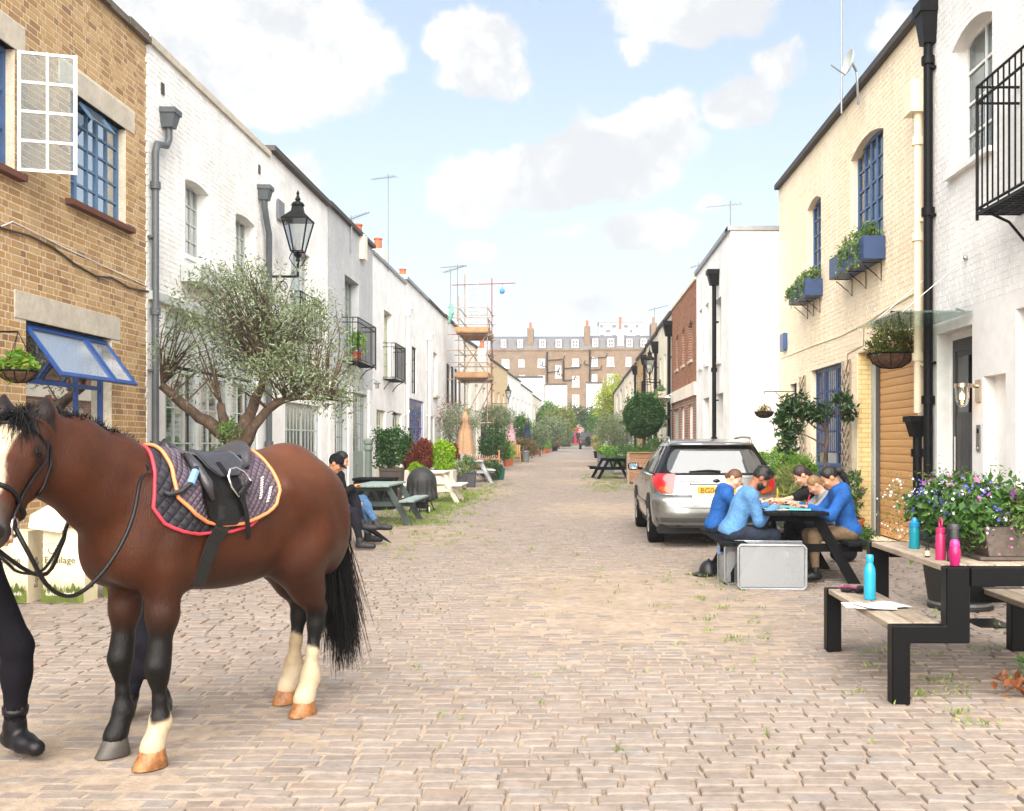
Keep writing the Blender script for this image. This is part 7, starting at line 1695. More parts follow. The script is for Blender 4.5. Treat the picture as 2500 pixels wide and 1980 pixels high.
# dish and aerials
sd2 = thing('satellite_dish', 'grey satellite dish on a pole above the cream roof', 'satellite dish', (4.9, 15.9, 6.9)); M = Vector((-.97, -.1, .2)).to_track_quat('Z', 'Y').to_matrix(); cpt = at(2078, 154, 15.2)
sd2.location = (cpt.x+.15, cpt.y, 6.85); sd2['base'] = tuple(sd2.location)
MB().lathe([(0, 0), (.08, .01), (.15, .03), (.2, .06), (.205, .06), (.15, .02), (.08, -.004), (0, -.01)], cpt, 22, M).build('dish', GREYL, sd2, smooth=True)
b = MB(); b.tube([cpt-M@Vector((0, 0, .02)), cpt+Vector((.1, .05, -.12)), cpt+Vector((.12, .05, -.6))], .02, 6); b.tube([cpt+M@Vector((0, -.2, .05)), cpt+M@Vector((0, -.1, .3))], .012, 6); b.build('mount', GALV, sd2)
def aerial(label, base, h, kind=0, s=1.):
    t = thing('tv_aerial', label, 'aerial', base, 'rooftop aerials'); b = MB(); B = Vector(base); b.tube([B, B+Vector((0, 0, h))], .018*s, 6); b.build('mast', GALV, t)
    b = MB(); top = B+Vector((0, 0, h-.1)); d = Vector((.8, -.5, .15)) if kind == 0 else Vector((-.9, .4, .0))
    if kind < 2:
        d.normalize(); L = .9*s; b.tube([top-d*L*.3, top+d*L*.7], .010*s, 5); p = d.cross(Vector((0, 0, 1))).normalized()
        for k in range(9): q = top+d*L*(-.28+.11*k); b.tube([q-p*.16*s*(1-.05*k), q+p*.16*s*(1-.05*k)], .006*s, 4)
        b.build('elements', GALV, t)
    return t
a_ = at(2055, 215, 16.2); aerial('very tall thin mast rising behind the cream parapet', (a_.x, 16.2, 6.7), 3.8, 2)
for (px, py0, py1, Y, l, k_) in ((948, 640, 425, 31.5, 'tall bent whip aerial over the left white roofs', 1), (1100, 770, 655, 47, 'forked aerial left of the scaffold', 0), (1117, 770, 645, 48, 'slanting aerial beside the scaffold', 1), (858, 590, 525, 26, 'little aerial behind the chimney on the grey house', 0), (1783, 560, 490, 25, 'thin aerial on the white gable house', 1), (1705, 670, 640, 30, 'low aerial on the red brick roof', 0), (1598, 790, 750, 60, 'far aerial above the right-hand row', 0)):
    p0, p1 = at(px, py0, Y), at(px, py1, Y); aerial(l, (p0.x, Y, p0.z-.3), p1.z-p0.z+.3, k_, 1 if Y < 40 else 1.5)
# chimneys with pots on the left roofs
def chimney(label, px, py0, py1, Y, w=.45, pots=1, m=None):
    p0, p1 = at(px, py1, Y), at(px, py0, Y); t = thing('chimney', label, 'chimney', (p0.x, Y, p0.z), 'chimneys on the left roofs'); h = p1.z-p0.z
    MB().box(p0.x-w/2, p0.x+w/2, Y-w/2, Y+w/2, p0.z-.5, p0.z+h*.35).build('stack', m or CREAMR, t)
    for k in range(pots): MB().lathe([(.13, 0), (.115, h*.55), (.14, h*.58), (.14, h*.65), (.10, h*.65)], (p0.x+(k-(pots-1)/2)*.35, Y, p0.z+h*.35), 12).build('pot', TERRA, t, auto=40)
    return t
chimney('terracotta chimney pot on the grey house roof', 873, 548, 590, 27.5); chimney('terracotta chimney pot where the grey and white roofs meet', 923, 582, 625, 32); chimney('short red chimney pot on the white roofs before the scaffold', 983, 657, 680, 38); chimney('orange chimney pot seen through the scaffold', 1177, 832, 862, 58, pots=1)
# hanging baskets
COIR = mat('coir_liner', '6e4e38', c2='4a3426', r=1, v=.3, s=20, b=.6, bs=40)
def basket(label, c, r_, fr, u, zb, leafm, wide=1., hang=True, fol=(.8, .5), n=60, sz=.05, bm=COIR):
    t = thing('hanging_basket', label, 'hanging basket', c, 'hanging baskets'); c = Vector(c)
    MB().lathe([(0, -.62*r_), (.45*r_, -.56*r_), (.8*r_, -.35*r_), (r_, 0), (.94*r_, 0)], c, 20, sy=wide).build('bowl', bm, t, smooth=True)
    b = MB(); b.tube([c+Vector((1.03*r_*math.cos(a), wide*1.03*r_*math.sin(a), .005)) for a in np.linspace(0, 2*PI, 24, endpoint=False)], .008, 5, closed=True)
    for k in range(10):
        a = 2*PI*k/10; b.tube([c+Vector((q*r_*math.cos(a)*1.02, wide*q*r_*math.sin(a)*1.02, z*r_)) for q, z in ((1, 0), (.82, -.36), (.46, -.58), (0, -.64))], .005, 4)
    b.build('wire_frame', BLACK, t)
    MB().lathe([(0, -.02), (.94*r_, -.03)], c, 16, sy=wide).build('soil', SOIL, t)
    P = clumps(c+Vector((0, 0, fol[1]*r_*.5)), (fol[0]*r_, fol[0]*r_*wide, fol[1]*r_), n, 24, r_*.14, seed=int(c.x*9)); leaves('foliage', P, sz, leafm, t, .45, .5)
    if hang:
        b = MB(); top = c+Vector((0, 0, 1.5*r_+.12))
        for k in range(3): a = 2*PI*k/3+.4; b.tube([c+Vector((r_*math.cos(a), wide*r_*math.sin(a), 0)), top], .004, 4)
        b.build('chain', BLACK, t)
        w0 = fr(u, top.z, .0); b = MB(); b.tube([w0, top+Vector((0, 0, 0))], .010, 6); b.tube([fr(u, top.z-.35, .0), fr(u, top.z-.3, .1), top+(w0-top)*.35], .008, 5); b.tube([fr(u, top.z+.05, .004), fr(u, top.z-.4, .004)], .010, 5); b.build('bracket', BLACK, t)
    return t
basket('hanging basket of upright ferny growth on the yellow brick wall', (-5.22, 9.55, 2.10), .17, frL, 9.55, 2.4, leafmat('fern_green', ['4a7a1e', '66942c', '8aa63c', '7a5a30']), fol=(.75, .6), n=40, sz=.09)
basket('big wire basket of clipped bushy plants beside the black downpipe', (4.12, 13.0, 2.56), .29, frR, 13.2, 2.8, leafmat('olive_bush_leaf', ['3a4a18', '56661e', '747a26', '6a5a2c', '2f3a16']), fol=(.95, .95), n=110, sz=.05)
basket('small dark hanging basket with yellow flowers before the blank gable', (3.83, 20.0, 2.03), .19, frR, 20.0, 2.4, leafmat('yellow_flower_mix', ['b09a4a', '8a7a3a', '5a6a30']), fol=(.5, .5), n=14, sz=.05, bm=mat('dark_wicker', '3a2c24', r=.9, b=.5, bs=50))
# ---------------------------------------------------------------- trees and plants
OLV = leafmat('olive_leaf', ['5c6b4a', '7c8b66', '48573c', '98a37e', '687850'], .55, .2)
def limb(b, pts, r0, r1, wob=.03, n=10, rg_=rnd):
    P = curve(pts, n) if len(pts) > 2 else [np.array(pts[0])+(np.array(pts[-1])-np.array(pts[0]))*i/(n-1) for i in range(n)]
    P = [np.array(p)+np.array([rg_.uniform(-wob, wob) for _ in range(3)])*(0 < i < len(P)-1) for i, p in enumerate(P)]
    b.tube(P, [(r0+(r1-r0)*i/(n-1))*(1+.12*rg_.uniform(-1, 1)) for i in range(n)], 9); return P
def big_olive():
    t = thing('olive_tree', 'large gnarled olive tree with silvery crown behind the saddle', 'tree', (-4.3, 13.0, 0)); Y = 13.0; A = lambda x, y, dy=0: tuple(at(x, y, Y+dy))
    b = MB(); base = (-4.28, Y, .35)
    tr = limb(b, [base, A(585, 1110), A(575, 1075)], .17, .145, .012, 8)
    ends = []
    for pts, r0, r1 in (([A(572, 1085), A(520, 1040, .1), A(470, 1005, .1), A(395, 942, .15)], .095, .05), ([A(565, 1080), A(548, 1030, -.1), A(540, 985, -.1)], .075, .05),
                        ([A(580, 1085), A(600, 1030, .1), A(625, 975, .1), A(655, 905, .15)], .10, .045), ([A(590, 1095), A(625, 1035, -.15), A(665, 990, -.15), A(720, 972, -.2), A(800, 975, -.2)], .085, .025)): ends.append(limb(b, pts, r0, r1, .012))
    b.build('trunk', BARK, t, smooth=True)
    cl = [(640, 770, .32, 150, 115, 200), (530, 770, -.2, 105, 105, 110), (745, 835, 0, 105, 130, 170), (810, 955, -.2, 62, 55, 60), (440, 860, .1, 52, 100, 42), (590, 690, 0, 85, 60, 70), (690, 910, -.3, 95, 60, 90), (640, 860, .4, 130, 80, 90), (560, 885, .2, 80, 70, 34)]
    cs = []
    for (x, y, dy, rx, ry, n) in cl:
        c = at(x, y, Y+dy); k = Y/FPX; cs.append(blob_pts(c, (rx*k, .75, ry*k), n, RG, .35, .15, x))
    cs = np.concatenate(cs); src = np.array([p for e in ends for p in e[4:]])
    b = MB()
    for i in range(0, len(cs), 2):
        c = cs[i]; d = np.linalg.norm(src-c, axis=1); s_ = src[np.argmin(d+.3*(src[:, 2] > c[2]))]; m_ = (s_+c)/2+np.array([rnd.uniform(-.1, .1), rnd.uniform(-.1, .1), rnd.uniform(0, .15)])
        b.tube(curve([s_, m_, c], 6), [.016, .012, .009, .007, .005, .002], 5)
    b.build('branches', BARK, t)
    P = (cs[:, None, :]+RG.normal(size=(len(cs), 16, 3))*[.095, .09, .08]).reshape(-1, 3)
    leaves('crown', P, .066, OLV, t, .27, .25)
    tag(leaves('shoots', clumps(A(555, 1065, -.3), (.14, .1, .22), 16, 20, .04), .06, leafmat('green_shoot', ['5a7a3c', '6f8f4a', '47662f']), t, .3, .6), kind='stuff')
    MB().lathe([(0, 0), (.36, 0), (.40, .05), (.48, .46), (.52, .46), (.52, .52), (.47, .52), (.44, .42), (0, .42)], (-4.28, Y, 0), 22).build('planter_tub', TERRA, t, auto=40)
big_olive()
def pot(t, kind, c, r_, h, m):
    x, y, z = c
    if kind == 'round': MB().lathe([(0, 0), (.72*r_, 0), (.95*r_, h*.86), (1.05*r_, h*.86), (1.05*r_, h), (.92*r_, h), (.88*r_, h*.9), (0, h*.9)], c, 20).build('pot', m, t, auto=40)
    else:
        MB().prism([(-.86*r_, 0), (.86*r_, 0), (r_, h), (.9*r_, h), (.86*r_, h*.9), (-.86*r_, h*.9), (-.9*r_, h), (-r_, h)], lambda a, q: (x+a, y-r_*.95, z+q), lambda a, q: (x+a, y+r_*.95, z+q)).build('pot', m, t, bevel=.008)
        MB().box(x-r_*.9, x+r_*.9, y-r_*.9, y+r_*.9, z+h*.88, z+h*.93).build('soil', SOIL, t)
        for s in (-1, 1): MB().box(x-r_, x+r_, y+s*r_*.95-.015, y+s*r_*.95+.015, z+h*.9, z+h+.003).build('rim', m, t)
def plant(name, label, px, Y, rx, z0, z1, lm, pk=None, pr=.25, ph=.4, pm=None, n=70, per=26, sz=.06, asp=.5, stem=True, up=.2, flowers=None, cat='plant', group=None, ry=None, X=None, shell=.5, gap=.16):
    X = (px-CX0)*Y/FPX if X is None else X; g = gz(Y); t = thing(name, label, cat, (X, Y, g), group)
    if pk: pot(t, pk, (X, Y, g), pr, ph, pm or TERRA)
    zb = g+(ph if pk else 0); zc = g+(z0+z1)/2; rz = (z1-z0)/2
    P = clumps((X, Y, zc), (rx, ry or rx, rz), n, per, min(rx, rz)*gap, seed=int(px) % 17, shell=shell); leaves('crown', P, sz, lm, t, asp, up)
    if stem:
        b = MB(); limb(b, [(X, Y, zb-.05), (X+.03, Y, (zb+zc)/2), (X, Y, zc)], .035+.02*rx, .02+.01*rx, .01, 7)
        for k in range(7): a = 2*PI*k/7; b.tube([(X, Y, (zb+zc*2)/3), (X+rx*.6*math.cos(a), Y+rx*.6*math.sin(a), zc+rz*.4*math.sin(3*a))], [.016, .006], 5)
        b.build('stem' if z1-z0 < 1.4 else 'trunk', BARK, t)
    if flowers: blooms('flowers', P[::flowers[1]], flowers[2], flowers[0], t)
    return t
GD = leafmat('dark_evergreen_leaf', ['1f3a18', '2e5222', '3c6629', '26441c'], .4, .15); GM = leafmat('mid_green_leaf', ['365a22', '4c7630', '628a3c', '2d4d1e']); GO = leafmat('grey_green_leaf', ['5c6b4c', '78875f', '8e9a74', '4a5840'])
GL2 = leafmat('lime_conifer', ['6f9a10', '8cb414', '9fc422', '5f8a14'], .5, .2); GR2 = leafmat('rust_conifer', ['6e2a1a', '8a3a22', '5a2016', '7a4a24']); GY = leafmat('yellow_green_leaf', ['7a8f24', '9aa83a', 'b8b848', '5f7a24']); GC = leafmat('bright_herb_leaf', ['5a8a2c', '76a43a', '8fb24c', '487626'])
# magnolia-like tree by the cream house: big leaves on a slim stem
t = thing('potted_tree', 'slim tree with large glossy leaves in front of the blue casement', 'tree', (3.93, 15.5, 0)); b = MB(); pot(t, 'square', (3.93, 15.5, 0), .26, .5, NAVY)
A5 = lambda x, y, dy=0: at(x, y, 15.5+dy)
main = limb(b, [(3.93, 15.5, .45), A5(2015, 1120), A5(2020, 1060), A5(2000, 1030), A5(1975, 1015)], .03, .018, .006)
for pts in ([A5(2018, 1090), A5(1985, 1070), A5(1950, 1060), A5(1925, 1065)], [A5(2020, 1050), A5(1990, 1045), A5(1950, 1010), A5(1915, 1000)], [A5(2020, 1055), A5(2030, 1010), A5(2055, 985)], [A5(2010, 1035), A5(2035, 1015), A5(2075, 1005)], [A5(1975, 1015), A5(1955, 990), A5(1945, 980)]): limb(b, pts, .014, .005, .006, 7)
b.build('trunk', BARK, t, smooth=True); k = 15.5/FPX
P = np.concatenate([clumps(tuple(A5(x, y)), (rx*k, .22, ry*k), n, 13, .045, seed=x) for x, y, rx, ry, n in ((1930, 1020, 34, 50, 44), (1955, 990, 34, 22, 24), (1915, 1080, 22, 26, 16), (1990, 1010, 34, 22, 18), (2055, 980, 22, 18, 12), (2075, 1008, 20, 16, 10))]); leaves('crown', P, .115, leafmat('glossy_dark_leaf', ['1e3218', '2c4622', '3d5a30', '243c1e'], .3, .1), t, .36)
t = thing('blue_trough', 'navy trough of rounded shrubs under the blue casement', 'planter', (3.85, 17.2, 0)); MB().box(3.55, 4.1, 16.3, 18.9, 0, .92).build('box', NAVY, t, bevel=.01)
for (x, y, r_, h) in ((3.75, 18.3, .38, 1.1), (3.75, 17.2, .36, 1.04), (3.8, 16.5, .18, .98)): leaves('shrub', clumps((x, y, h), (r_, r_*.95, r_*.62), 70, 30, .05, seed=int(y*10)), .05, GC, t, .5, .4)
plant('border_plant', 'pale grassy border plants between car and cream house', 1930, 16.0, .42, .1, .95, leafmat('pale_grass_leaf', ['8a9a4a', 'a3a860', '6f8a3c', 'b0a878']), n=90, sz=.14, asp=.14, stem=False, up=1.0)
plant('border_plant', 'low leafy plant with broad leaves behind the silver car', 1895, 18.5, .4, .1, .8, GC, n=60, sz=.11, stem=False, up=.5)
plant('geranium', 'pink geranium in a pot at the foot of the cream pier', 2085, 15.2, .16, .25, 1.05, GM, 'round', .15, .28, n=36, sz=.06, flowers=(PET['pink'], 22, .028))
plant('low_shrub', 'low green plants at the base of the cream pier behind the bag', 2085, 13.6, .28, .0, .35, GM, n=36, sz=.05, stem=False)
# topiary in a timber planter
tp = thing('topiary_tree', 'clipped bay ball tree in a square timber planter', 'tree', (2.40, 33.6, gz(33)))
P = blob_pts((2.42, 33.6, 2.32), (.70, .70, .74), 11000, RG, .82, .05, 3); P = np.concatenate([P, clumps((2.42, 33.6, 2.32), (.69, .69, .73), 160, 24, .05, seed=4, shell=.95)]); leaves('crown', P, .075, GD, tp, .5, .1, outc=(2.42, 33.6, 2.32))
b = MB(); limb(b, [(2.42, 33.6, .9), (2.43, 33.6, 1.3), (2.42, 33.6, 2.2)], .055, .05, .006, 7); b.build('trunk', BARK, tp, smooth=True)
g = gz(33); x0, x1, y0, y1 = 1.88, 2.96, 33.0, 34.2
for k in range(6):
    z = g+.05+k*.155; MB().box(x0, x1, y0, y0+.03, z, z+.148).build('board', WOODB, tp); MB().box(x0, x0+.03, y0+.032, y1, z, z+.148).build('board', WOODB, tp); MB().box(x1-.03, x1, y0+.032, y1, z, z+.148).build('board', WOODB, tp)
for x in (x0-.03, x1-.03): MB().box(x, x+.07, y0-.03, y0+.035, g, g+1.02).build('corner_post', WOODG, tp)
MB().box(x0-.03, x1+.04, y0-.04, y0+.05, g+1.0, g+1.04).build('top_rail', WOODB, tp); MB().box(x0+.03, x1-.03, y0+.03, y1, g+.8, g+.9).build('soil', SOIL, tp)
leaves('underplanting', clumps((2.42, 33.5, 1.15), (.5, .4, .16), 60, 24, .06), .06, GM, tp, .5)
# right side, farther
plant('herb_tub', 'grey tub of low green herbs near the man in white', 1481, 41, .42, .72, 1.15, GC, 'square', .32, .66, mat('grey_tub', '7b7d80', r=.6, v=.06), n=60, sz=.08, stem=False)
plant('low_shrub', 'leafy green bed between the topiary and the herb tub', 1530, 40, .75, .35, 1.15, GM, n=110, sz=.09, stem=False)
plant('low_shrub', 'dark shrubs with small flowers behind the timber planter', 1600, 37, .8, .3, 1.5, GM, n=110, sz=.09, stem=False, flowers=(PET['pink'], 60, .03))
plant('olive_tree', 'rounded grey-green olive tree on the right, left of the topiary', 1500, 52, .95, .75, 2.6, GO, n=240, per=30, sz=.11, asp=.28, cat='tree')
plant('potted_grass', 'pale upright grass in a dark pot beyond the metal bin', 1458, 66, .35, .4, 1.5, leafmat('straw_grass', ['a39a5a', 'b8ae70', '8a9a4a']), 'round', .25, .45, BLKS, n=50, sz=.25, asp=.1, stem=False, up=1.2)
plant('yellow_green_tree', 'bright yellow-green tree rising above the right row', 1497, 84, 1.35, 2.0, 5.9, GY, n=300, per=26, sz=.2, cat='tree', shell=.35)
plant('dark_tree', 'dark leafy tree between the yellow-green tree and the arch', 1472, 108, 1.7, 1.0, 4.1, GM, n=260, per=26, sz=.2, cat='tree', shell=.3, flowers=(mat('yellow_bloom', 'd8c23a', r=.6), 90, .09))
plant('grey_shrub', 'grey-green shrub right of the off-road car', 1478, 90, .9, .4, 2.3, GO, n=150, sz=.16, stem=False)
plant('grey_shrub', 'tall greyish shrub mass behind the bald man', 1480, 70, .8, .3, 2.2, GO, n=150, sz=.15, stem=False)
b = lathe_obj('metal_bin', 'ribbed metal bin near the bald man on the right', 'bin', ((1468-CX0)*56/FPX, 56, gz(56)), [('drum', [(0, 0), (.2, 0), (.22, .02), (.24, .62), (.25, .64)], GALV), ('lid', [(.26, .64), (.26, .68), (.1, .74), (0, .75)], GALV)])
# left side
plant('camellia', 'glossy camellia in a tall brown square planter by the pale green door', 957, 25.6, .42, .75, 1.85, GD, 'square', .28, .78, mat('brown_planter', '4a403a', r=.7, v=.1), n=120, sz=.085, flowers=(PET['white'], 180, .03))
hg_ = thing('hedge_trough', 'white trough of clipped rust-red and lime conifers', 'planter', (-4.0, 28.6, gz(28))); g = gz(28.6)
MB().box(-4.75, -3.28, 28.1, 29.1, g, g+.62).build('trough', CRMW, hg_, bevel=.01)
for nm, x, y, rx, h0, h1, m_ in (('rust_conifer', -4.55, 28.5, .24, .5, 1.5, GR2), ('rust_conifer', -4.12, 28.5, .30, .5, 1.52, GR2), ('lime_conifer', -3.62, 28.55, .36, .45, 1.50, GL2), ('rust_conifer', -3.42, 28.9, .2, .8, 1.42, GR2), ('lime_conifer', -4.3, 28.35, .3, .45, .85, GL2)):
    P = blob_pts((x, y, g+(h0+h1)/2), (rx, .34, (h1-h0)/2), 3600, RG, .45, .10, x); leaves(nm, P, .075, m_, hg_, .4, 1.0)
plant('potted_shrub', 'pale variegated shrub in a dark square pot by the lime hedge', 1122, 29.6, .24, .38, .85, leafmat('variegated', ['8a9a5a', '6f8a3c', 'a8b078']), 'square', .2, .42, mat('charcoal_pot', '44464a', r=.6, v=.08), n=40, sz=.05, stem=False, group='dark square pots')
plant('potted_shrub', 'green shrub in a dark square pot beside the light grey table', 1145, 31.0, .26, .45, .95, GM, 'square', .21, .48, MATS['charcoal_pot'], n=40, sz=.05, stem=False, group='dark square pots')
plant('low_shrub', 'dense dark green bush by the light grey table bench', 1196, 35.2, .42, .02, .72, GD, n=90, sz=.06, stem=False)
lathe_obj('green_pot', 'tall glazed green pot right of the dense dark bush', 'plant pot', ((1222-CX0)*35.6/FPX, 35.6, gz(35.6)), [('pot', [(0, 0), (.1, 0), (.14, .12), (.16, .38), (.17, .42), (.15, .42)], mat('green_glaze', '2f6a58', r=.25, v=.1))])
plant('olive_tree', 'small olive tree in front of the climbing plant on the left', 1120, 39, .75, 1.1, 2.75, GO, n=150, sz=.09, asp=.28, cat='tree')
plant('olive_tree', 'olive tree with wispy crown below the scaffold platform', 1212, 46.5, .78, 1.9, 2.95, GO, n=170, sz=.1, asp=.28, cat='tree')
plant('laurel', 'large rounded laurel bush below the scaffold tower', 1205, 44.5, .62, .3, 2.0, GD, n=170, sz=.1)
plant('climber', 'reddish trailing climber hanging over the left white wall', 1072, 42.5, .75, 1.2, 3.1, leafmat('rusty_climber', ['7a5a4a', '8f6a52', '6a6a44', '9a4a40']), n=130, per=16, sz=.07, asp=.4, up=-.8, shell=.3, X=-5.1)
plant('rose_bush', 'pale flowering bush left of the pink parasol', 1235, 52, .6, .2, 1.25, GY, n=90, sz=.08, stem=False)
plant('shrub', 'tall dark shrub behind the pink parasol', 1272, 64, .7, .9, 2.9, GM, n=130, sz=.12)
plant('shrub', 'reddish green shrub by the dark parasols', 1278, 58, .65, .1, 1.5, leafmat('bronze_leaf', ['5a5a2c', '7a6a34', '6f3a24', '47602c']), n=110, sz=.1, stem=False)
plant('shrub', 'grey leafy shrub among the pots of the left row', 1318, 70, .6, .6, 2.2, GO, n=110, sz=.12)
plant('topiary_bush', 'dark clipped mound behind the terracotta pots', 1308, 74, .8, .4, 1.7, GD, n=130, sz=.1, stem=False)
plant('grass_pots', 'yellowish grasses in terracotta beside the street, far left', 1322, 80, .6, .3, 1.2, GC, n=80, sz=.2, asp=.12, stem=False, up=1)
plant('shrub', 'big grey-green bush in the far left row', 1348, 88, 1.2, .6, 3.0, GO, n=200, sz=.17)
plant('tree', 'tall bright green tree at the far end of the left row', 1340, 108, 1.3, 1.2, 5.0, leafmat('fresh_leaf', ['4a7a34', '5f8f40', '3c6a2c']), n=220, sz=.22, cat='tree', shell=.35)
plant('tree', 'yellowish leafy tree left of the archway', 1365, 104, 1.5, 1.0, 4.4, leafmat('ochre_leaf', ['6a7a34', '84883f', '58682c']), n=260, sz=.2, cat='tree', shell=.35)
plant('red_flower_pot', 'tub of red flowers at the far left before the arch', 1355, 92, .45, .3, 1.0, GM, 'round', .3, .4, BLKS, n=40, sz=.1, stem=False, flowers=(mat('red_bloom', 'd04030', r=.6), 12, .09))
for i, (px, Y, r_) in enumerate(((1238, 49.5, .2), (1246, 51, .17), (1308, 76, .34), (1347-10, 82, .28), (1328, 79, .2))):
    plant('terracotta_pot', ['terracotta pot with trailing plant beside the picket fence', 'small terracotta pot right of the picket fence', 'wide terracotta pot below the clipped mound', 'terracotta pot farthest along the left kerb', 'terracotta pot between the grasses and the mound'][i], px, Y, r_*1.2, .35, .85, GC, 'round', r_, .34, TERRA, n=30, sz=.09, stem=False, group='terracotta pots')
# ivy over the archway wall
iv = thing('ivy_wall', 'ivy-covered archway wall closing the far end of the mews', 'archway', (.5, 119, gz(119))); g = gz(119); frA = frame((0, 119, 0), (1, 0, 0), (0, -1, 0))
b = MB(); front(b, frA, -6, 7, g-.2, g+3.9, [(.12, 1.75, g-.19, g+1.9, .75, .5)]); b.build('wall', STONE, iv)
P = []
for k in range(900):
    x, z = RG.uniform(-5.5, 7), RG.uniform(g, g+4.5+.3*math.sin(k))
    if not (-.0 < x < 1.85 and z < g+2.5-.5*abs(x-.93)): P.append((x, 118.8+RG.uniform(-.3, .2), z))
P = np.array(P); leaves('ivy', (P[:, None, :]+RG.normal(size=(len(P), 16, 3))*[.2, .15, .2]).reshape(-1, 3), .22, leafmat('ivy_leaf', ['24401c', '355426', '44602a', '5a5a2e']), iv, .7, -.2)
# weeds and grass in the joints: uncountable
def tufts(name, spots, m, h, per=14):
    P = []
    for (x, y, s_) in spots:
        n = max(3, int(per*s_)); q = RG.normal(size=(n, 3))*[.05*s_, .035*s_, 0]; q += [x, y, gz(y)+.012]; P.append(q)
    P = np.concatenate(P); N = len(P); d = RG.normal(size=(N, 3))*[.5, .5, .15]+[0, 0, .8]; d /= np.linalg.norm(d, axis=1)[:, None]; L = h*(.5+RG.random(N)); w = np.array([.004]); sd = np.cross(d, RG.normal(size=(N, 3))); sd /= np.linalg.norm(sd, axis=1)[:, None]
    V = np.stack([P-sd*.005, P+sd*.005, P+d*L[:, None]*.6+sd*.004, P+d*L[:, None]], 1).reshape(-1, 3)
    o = link(name, mesh_np(name, V, np.arange(4*N).reshape(-1, 4), m)); tag(o, kind='stuff'); return o
GRASS = leafmat('street_grass', ['6f8a2c', '86a038', '5a7a24', '9aa050'])
S_ = [(RG.normal(-3.0, .45), RG.uniform(17.5, 29), 1.2) for _ in range(520)]+[(RG.normal(-2.6, .5), RG.uniform(17, 33), .8) for _ in range(240)]+[(RG.normal(1.35, .5), RG.uniform(28, 42), 1.) for _ in range(260)]+[(RG.normal(-2.2, .5), RG.uniform(12, 18), .6) for _ in range(60)]
tag(tufts('grass_patches', S_, GRASS, .045), 'thin grass growing between the setts along both sides of the street', 'grass')
S_ = [(1.2+(y-6)*.03+RG.normal()*.22+(.9 if y < 7 else 0), y, .7) for y in RG.uniform(5, 11, 70)]+[(RG.uniform(-1.5, 1.2), RG.uniform(8, 14), .4) for _ in range(46)]+[(RG.uniform(-1, 1.5), RG.uniform(4.2, 7), .3) for _ in range(22)]+[(RG.uniform(2.4, 4.2), RG.uniform(6, 9.5), .7) for _ in range(40)]
tag(tufts('joint_weeds', S_, leafmat('weed_green', ['5f7a2c', '7a8f3a', '8f9a50', '4a6a24']), .028), 'small weeds in the joints of the near setts', 'weeds')
dl = thing('fallen_twig', 'brown dried twig with green leaf tips at the right edge', 'twig', (3.15, 5.6, 0)); c = at(2490, 1690, 5.7)
leaves('dry_leaves', clumps((c.x+.02, 5.7, .06), (.12, .1, .06), 8, 5, .03), .07, leafmat('dry_brown_leaf', ['8a4a24', '6a3a20', 'a0622e']), dl, .5); leaves('green_leaves', clumps((c.x+.06, 5.7, .16), (.08, .08, .08), 5, 4, .03), .07, GM, dl, .5); MB().tube([(c.x-.1, 5.7, .02), (c.x+.1, 5.72, .1), (c.x+.4, 5.8, .1)], .006, 5).build('stalk', BARK, dl)
# ---------------------------------------------------------------- left-hand street things
bb = thing('covered_barbecue', 'kettle barbecue under a crumpled black cover by the green table', 'barbecue', (-3.02, 20.5, 0))
S = SDF(); S.ell((-3.02, 20.5, .62), (.30, .28, .30)); S.cap((-3.02, 20.5, .8), (-3.02, 20.5, .86), .12, .06); S.cap((-3.02, 20.5, .45), (-3.02, 20.5, .35), .27, .30)
rr2 = random.Random(5)
for k in range(16): a = 2*PI*k/16; S.cap((-3.02+.27*math.cos(a), 20.5+.26*math.sin(a), .66), (-3.02+(.29+.03*rr2.random())*math.cos(a), 20.5+.29*math.sin(a), .28), .02, .03, k=.03)
body('cover', S, .018, .06, mat('black_nylon_cover', '242426', r=.6, v=.15, s=6, b=.6, bs=12), bb, clip=lambda X: .26+.03*np.sin(X[..., 0]*25)-X[..., 2])
for a in (0.6, 2.7, 4.7): MB().tube([(-3.02+.16*math.cos(a), 20.5+.16*math.sin(a), .3), (-3.02+.30*math.cos(a), 20.5+.30*math.sin(a), .02)], .012, 6).build('leg', BLACK, bb)
wheel('wheel', bb, (-2.86, 20.28, .085), .085, .04, rim=WHITE, side=1, spokes=5); MB().box(-3.18, -2.9, 20.3, 20.6, .1, .26).build('ash_box', BLACK, bb)
sb2 = thing('bench', 'dark slatted bench under the two seated people behind the pony', 'bench', (-3.4, 13.9, 0))
for k in range(4): MB().box(-3.62+k*.115, -3.52+k*.115, 13.0, 14.8, .40, .435).build('slat', BLKW, sb2)
for y in (13.1, 14.7):
    for x in (-3.58, -3.25): MB().box(x, x+.06, y-.03, y+.03, 0, .40).build('leg', BLKW, sb2)
for k in range(3): MB().box(-3.68, -3.645, 13.0, 14.8, .55+k*.13, .65+k*.13).build('back_slat', BLKW, sb2)
um = thing('folded_umbrella', 'folded black umbrella resting by the crossed feet', 'umbrella', (-2.6, 14.1, 0)); pa, pb = Vector((-2.88, 13.95, .30)), Vector((-2.53, 14.25, .015))
MB().tube([pa+(pb-pa)*t for t in (0, .2, .55, .9, 1)], [.018, .04, .032, .012, .004], 10).build('canopy', BLKC, um, smooth=True); MB().tube([pa, pa+(pa-pb).normalized()*.12], .008, 6).build('handle', BLACK, um)
bx = thing('box_seat', 'low black storage seat behind the grey-green table', 'box', (-4.15, 21.5, 0)); MB().box(-4.55, -3.75, 21.2, 21.9, 0, .62).build('chest', BLKW, bx, bevel=.02); MB().box(-4.58, -3.72, 21.17, 21.93, .622, .68).build('lid', BLKW, bx, bevel=.015)
